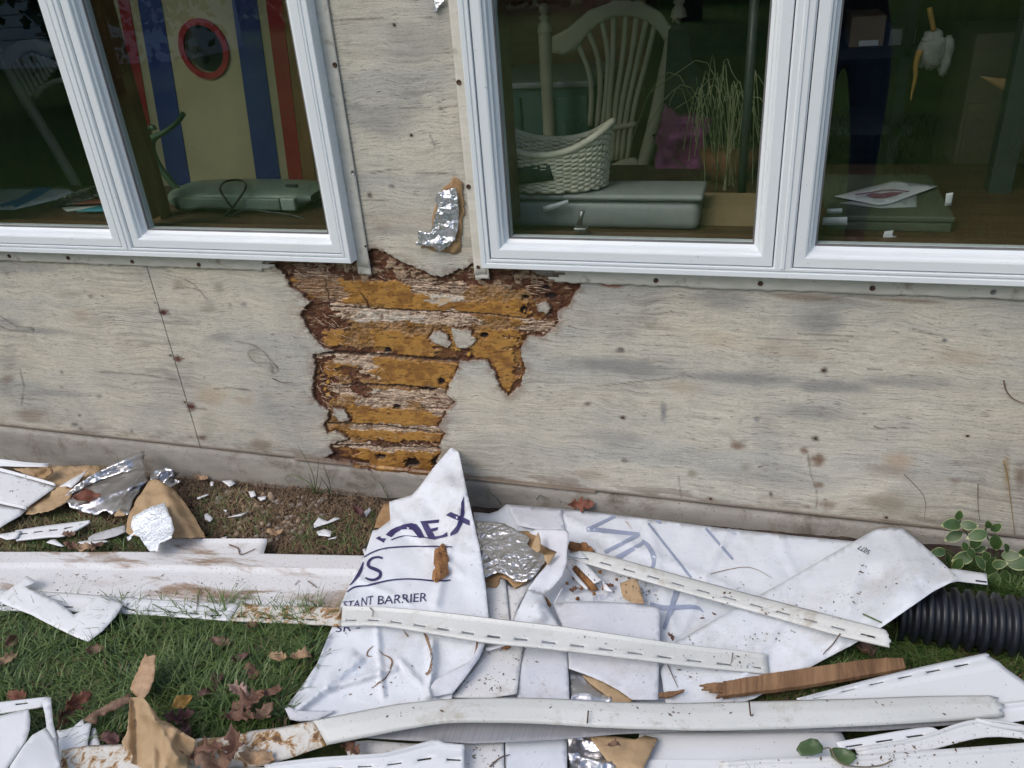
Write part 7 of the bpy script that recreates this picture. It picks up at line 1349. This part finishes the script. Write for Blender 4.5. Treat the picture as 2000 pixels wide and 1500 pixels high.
r_ = np.random.default_rng(8); n = 26000; P = np.stack([r_.uniform(-30, 30, n), -21+r_.normal(0, .9, n), r_.uniform(0, 1, n)**.8*3.2*(.8+.4*vn(r_.uniform(-30, 30, n), np.zeros(n), 3))], -1)
s_ = r_.uniform(.12, .22, n); a = r_.normal(0, 1, (n, 3)); a /= np.linalg.norm(a, axis=1)[:, None]; b = np.cross(a, r_.normal(0, 1, (n, 3))); b /= np.linalg.norm(b, axis=1)[:, None]
V = np.stack([P-a*s_[:, None], P+b*s_[:, None]*.6, P+a*s_[:, None], P-b*s_[:, None]*.6], 1).reshape(-1, 3)
tag(mobj('hedge', V, np.arange(n*4).reshape(-1, 4), FOL, smooth=False, midx=(r_.random(n) > .8).astype(int), origin=(0, -21, 0)), 'long dark hedge closing the far side of the lawn', 'hedge', None, 'stuff')
# ================================================================== the photographer, seen only mirrored in the panes
def person():
    t = thing('person', (.30, -2.16, 0), 'person in dark jacket and blue jeans holding up a phone, mirrored in right pane', 'person')
    g0 = float(gz(.3, -2.16)); J = {}; E = []
    def j(n, p, r_, par=None):
        J[n] = (len(J), p, r_)
        if par: E.append((J[par][0], J[n][0]))
    X, Y = .30, -2.16
    j('pelvis', (X, Y, .93), (.15, .11)); j('waist', (X, Y, 1.06), (.135, .10), 'pelvis'); j('chest', (X, Y, 1.25), (.165, .115), 'waist'); j('upper', (X, Y+.01, 1.39), (.15, .095), 'chest'); j('neck', (X, Y+.015, 1.49), (.058, .058), 'upper')
    j('jaw', (X-.005, Y+.035, 1.55), (.062, .07), 'neck'); j('face', (X-.01, Y+.035, 1.62), (.075, .092), 'jaw'); j('crown', (X-.01, Y+.02, 1.70), (.060, .075), 'face')
    for s, nm in ((-1, 'l'), (1, 'r')):
        j(nm+'hip', (X+s*.10, Y, .87), (.095, .10), 'pelvis'); j(nm+'knee', (X+s*.12, Y+.03, .50), (.062, .066), nm+'hip'); j(nm+'calf', (X+s*.125, Y+.005, .36), (.056, .06), nm+'knee'); j(nm+'ankle', (X+s*.13, Y, .10), (.042, .048), nm+'calf'); j(nm+'heel', (X+s*.13, Y-.02, .05), (.04, .045), nm+'ankle'); j(nm+'toe', (X+s*.15, Y+.17, .04), (.045, .030), nm+'heel')
        j(nm+'shoulder', (X+s*.19, Y+.0, 1.40), (.062, .065), 'upper')
        hx, hy, hz = (-.045 if s < 0 else .055), -1.80, 1.32
        el = (X+s*.26-(.05 if s > 0 else 0), Y+.12, 1.17) if s > 0 else (X-.27, Y+.14, 1.18)
        j(nm+'elbow', el, (.045, .047), nm+'shoulder'); j(nm+'wrist', (hx+.03*s, hy-.05, hz-.04), (.026, .030), nm+'elbow'); j(nm+'palm', (hx+.018*s, hy-.005, hz), (.022, .036), nm+'wrist')
        for k in range(4):
            z = hz-.018+.017*k; a = (hx+.022*s, hy+.03, z+.01); b = (hx+.004*s, hy+.048-.002*k, z+.014); c = (hx-.014*s*(1-.1*k), hy+.046, z+.016)
            j(nm+'f%da' % k, a, (.009, .009), nm+'palm'); j(nm+'f%db' % k, b, (.008, .008), nm+'f%da' % k); j(nm+'f%dc' % k, c, (.0065, .0065), nm+'f%db' % k)
        j(nm+'ta', (hx+.0*s, hy-.006, hz+.025), (.0105, .0105), nm+'palm'); j(nm+'tb', (hx-.022*s, hy+.004, hz+.035), (.008, .008), nm+'ta')
    me = bpy.data.meshes.new('body'); me.from_pydata([v[1] for v in J.values()], E, []); o = bpy.data.objects.new('body', me); col.objects.link(o)
    md = o.modifiers.new('k', 'SKIN'); sv = me.skin_vertices[0].data
    for i, v in enumerate(J.values()): sv[i].radius = v[2]; sv[i].use_root = i == 0
    md.use_smooth_shade = True; sb = o.modifiers.new('d', 'SUBSURF'); sb.levels = 2; sb.render_levels = 2
    dg = bpy.context.evaluated_depsgraph_get(); m2 = bpy.data.meshes.new_from_object(o.evaluated_get(dg)); bpy.data.objects.remove(o)
    V = np.array([list(v.co) for v in m2.vertices]); F = [tuple(p.vertices) for p in m2.polygons]; C = np.array([V[list(f)].mean(0) for f in F])
    mi = np.where(C[:, 2] < .11, 3, np.where(C[:, 2] < .98, 1, np.where((C[:, 2] > 1.475) | ((C[:, 1] > -1.865)), 2, 0)))
    JE = mat('blue_jeans', (.025, .045, .10), (.05, .08, .16), .85, scale=40, bump=.4, bscale=30); SK = mat('skin', (.42, .25, .18), (.50, .31, .23), .5, scale=20); SH_ = mat('dark_shoes', (.02, .02, .022), rough=.5)
    mobj('body', V+[0, 0, g0], F, [DKC, JE, SK, SH_], t, midx=mi)
    def ell(nm, c, r_, mt, cut=None):
        n = 16; VV = [np.array(c)+np.array(r_)*[math.sin(math.pi*i/n)*math.cos(2*math.pi*k/n), math.sin(math.pi*i/n)*math.sin(2*math.pi*k/n), math.cos(math.pi*i/n)] for i in range(n+1) for k in range(n)]
        FF = [(i*n+k, i*n+(k+1) % n, (i+1)*n+(k+1) % n, (i+1)*n+k) for i in range(cut or n) for k in range(n)]; mobj(nm, VV, FF, mt, t)
    hc_ = (X-.01, Y+.025, 1.625+g0)
    ell('hair', (hc_[0], hc_[1]-.018, hc_[2]+.03), (.085, .098, .098), mat('brown_hair', (.05, .03, .02), rough=.7), 9)
    for s in (-1, 1):
        ell('eye', (hc_[0]+s*.030, hc_[1]+.085, hc_[2]+.0), (.012, .009, .010), mat('eye_white', (.6, .6, .58), rough=.3)); ell('ear', (hc_[0]+s*.080, hc_[1]+.0, hc_[2]-.01), (.012, .02, .032), SK)
    ell('nose', (hc_[0], hc_[1]+.10, hc_[2]-.025), (.013, .018, .024), SK); ell('mouth', (hc_[0], hc_[1]+.088, hc_[2]-.062), (.024, .008, .006), mat('lips', (.35, .12, .10), rough=.5))
    tag(box('phone', (-.05, -1.765, 1.295), (.05, -1.755, 1.345), mat('phone_black', (.01, .01, .012), rough=.2), bev=.003), 'black phone held up in the hands of the photographer', 'phone')
person()
# unseen shed, added so pale sky patches mirror through the left tree
SHW = mat('sky_pale_shed_boards', (.50, .55, .60), (.58, .62, .67), .7, scale=3, stretch=(1, 1, 8)); SHR = mat('shed_roof', (.12, .12, .13), rough=.8)
t = thing('sky_standin_shed', (-12.6, -12.2, 0), 'added pale shed behind the broad low tree, standing in for mirrored sky patches', 'shed')
zs_ = float(gz(-4, -3))-.3
for k in range(11): box('wall_board', (-15.0, -12.0-.004*(k % 2), zs_+.22*k), (-10.4, -11.9, zs_+.22*k+.205), SHW, t)
box('side_wall', (-15.0, -14.0, zs_), (-10.4, -12.01, zs_+2.4), SHW, t)
V = [(-15.2, -11.7, zs_+2.40), (-10.2, -11.7, zs_+2.40), (-10.2, -12.95, zs_+3.2), (-15.2, -12.95, zs_+3.2), (-15.2, -14.2, zs_+2.40), (-10.2, -14.2, zs_+2.40)]
o = mobj('roof', V, [(0, 1, 2, 3), (3, 2, 5, 4)], SHR, t, smooth=False); solid(o, .06, 1)
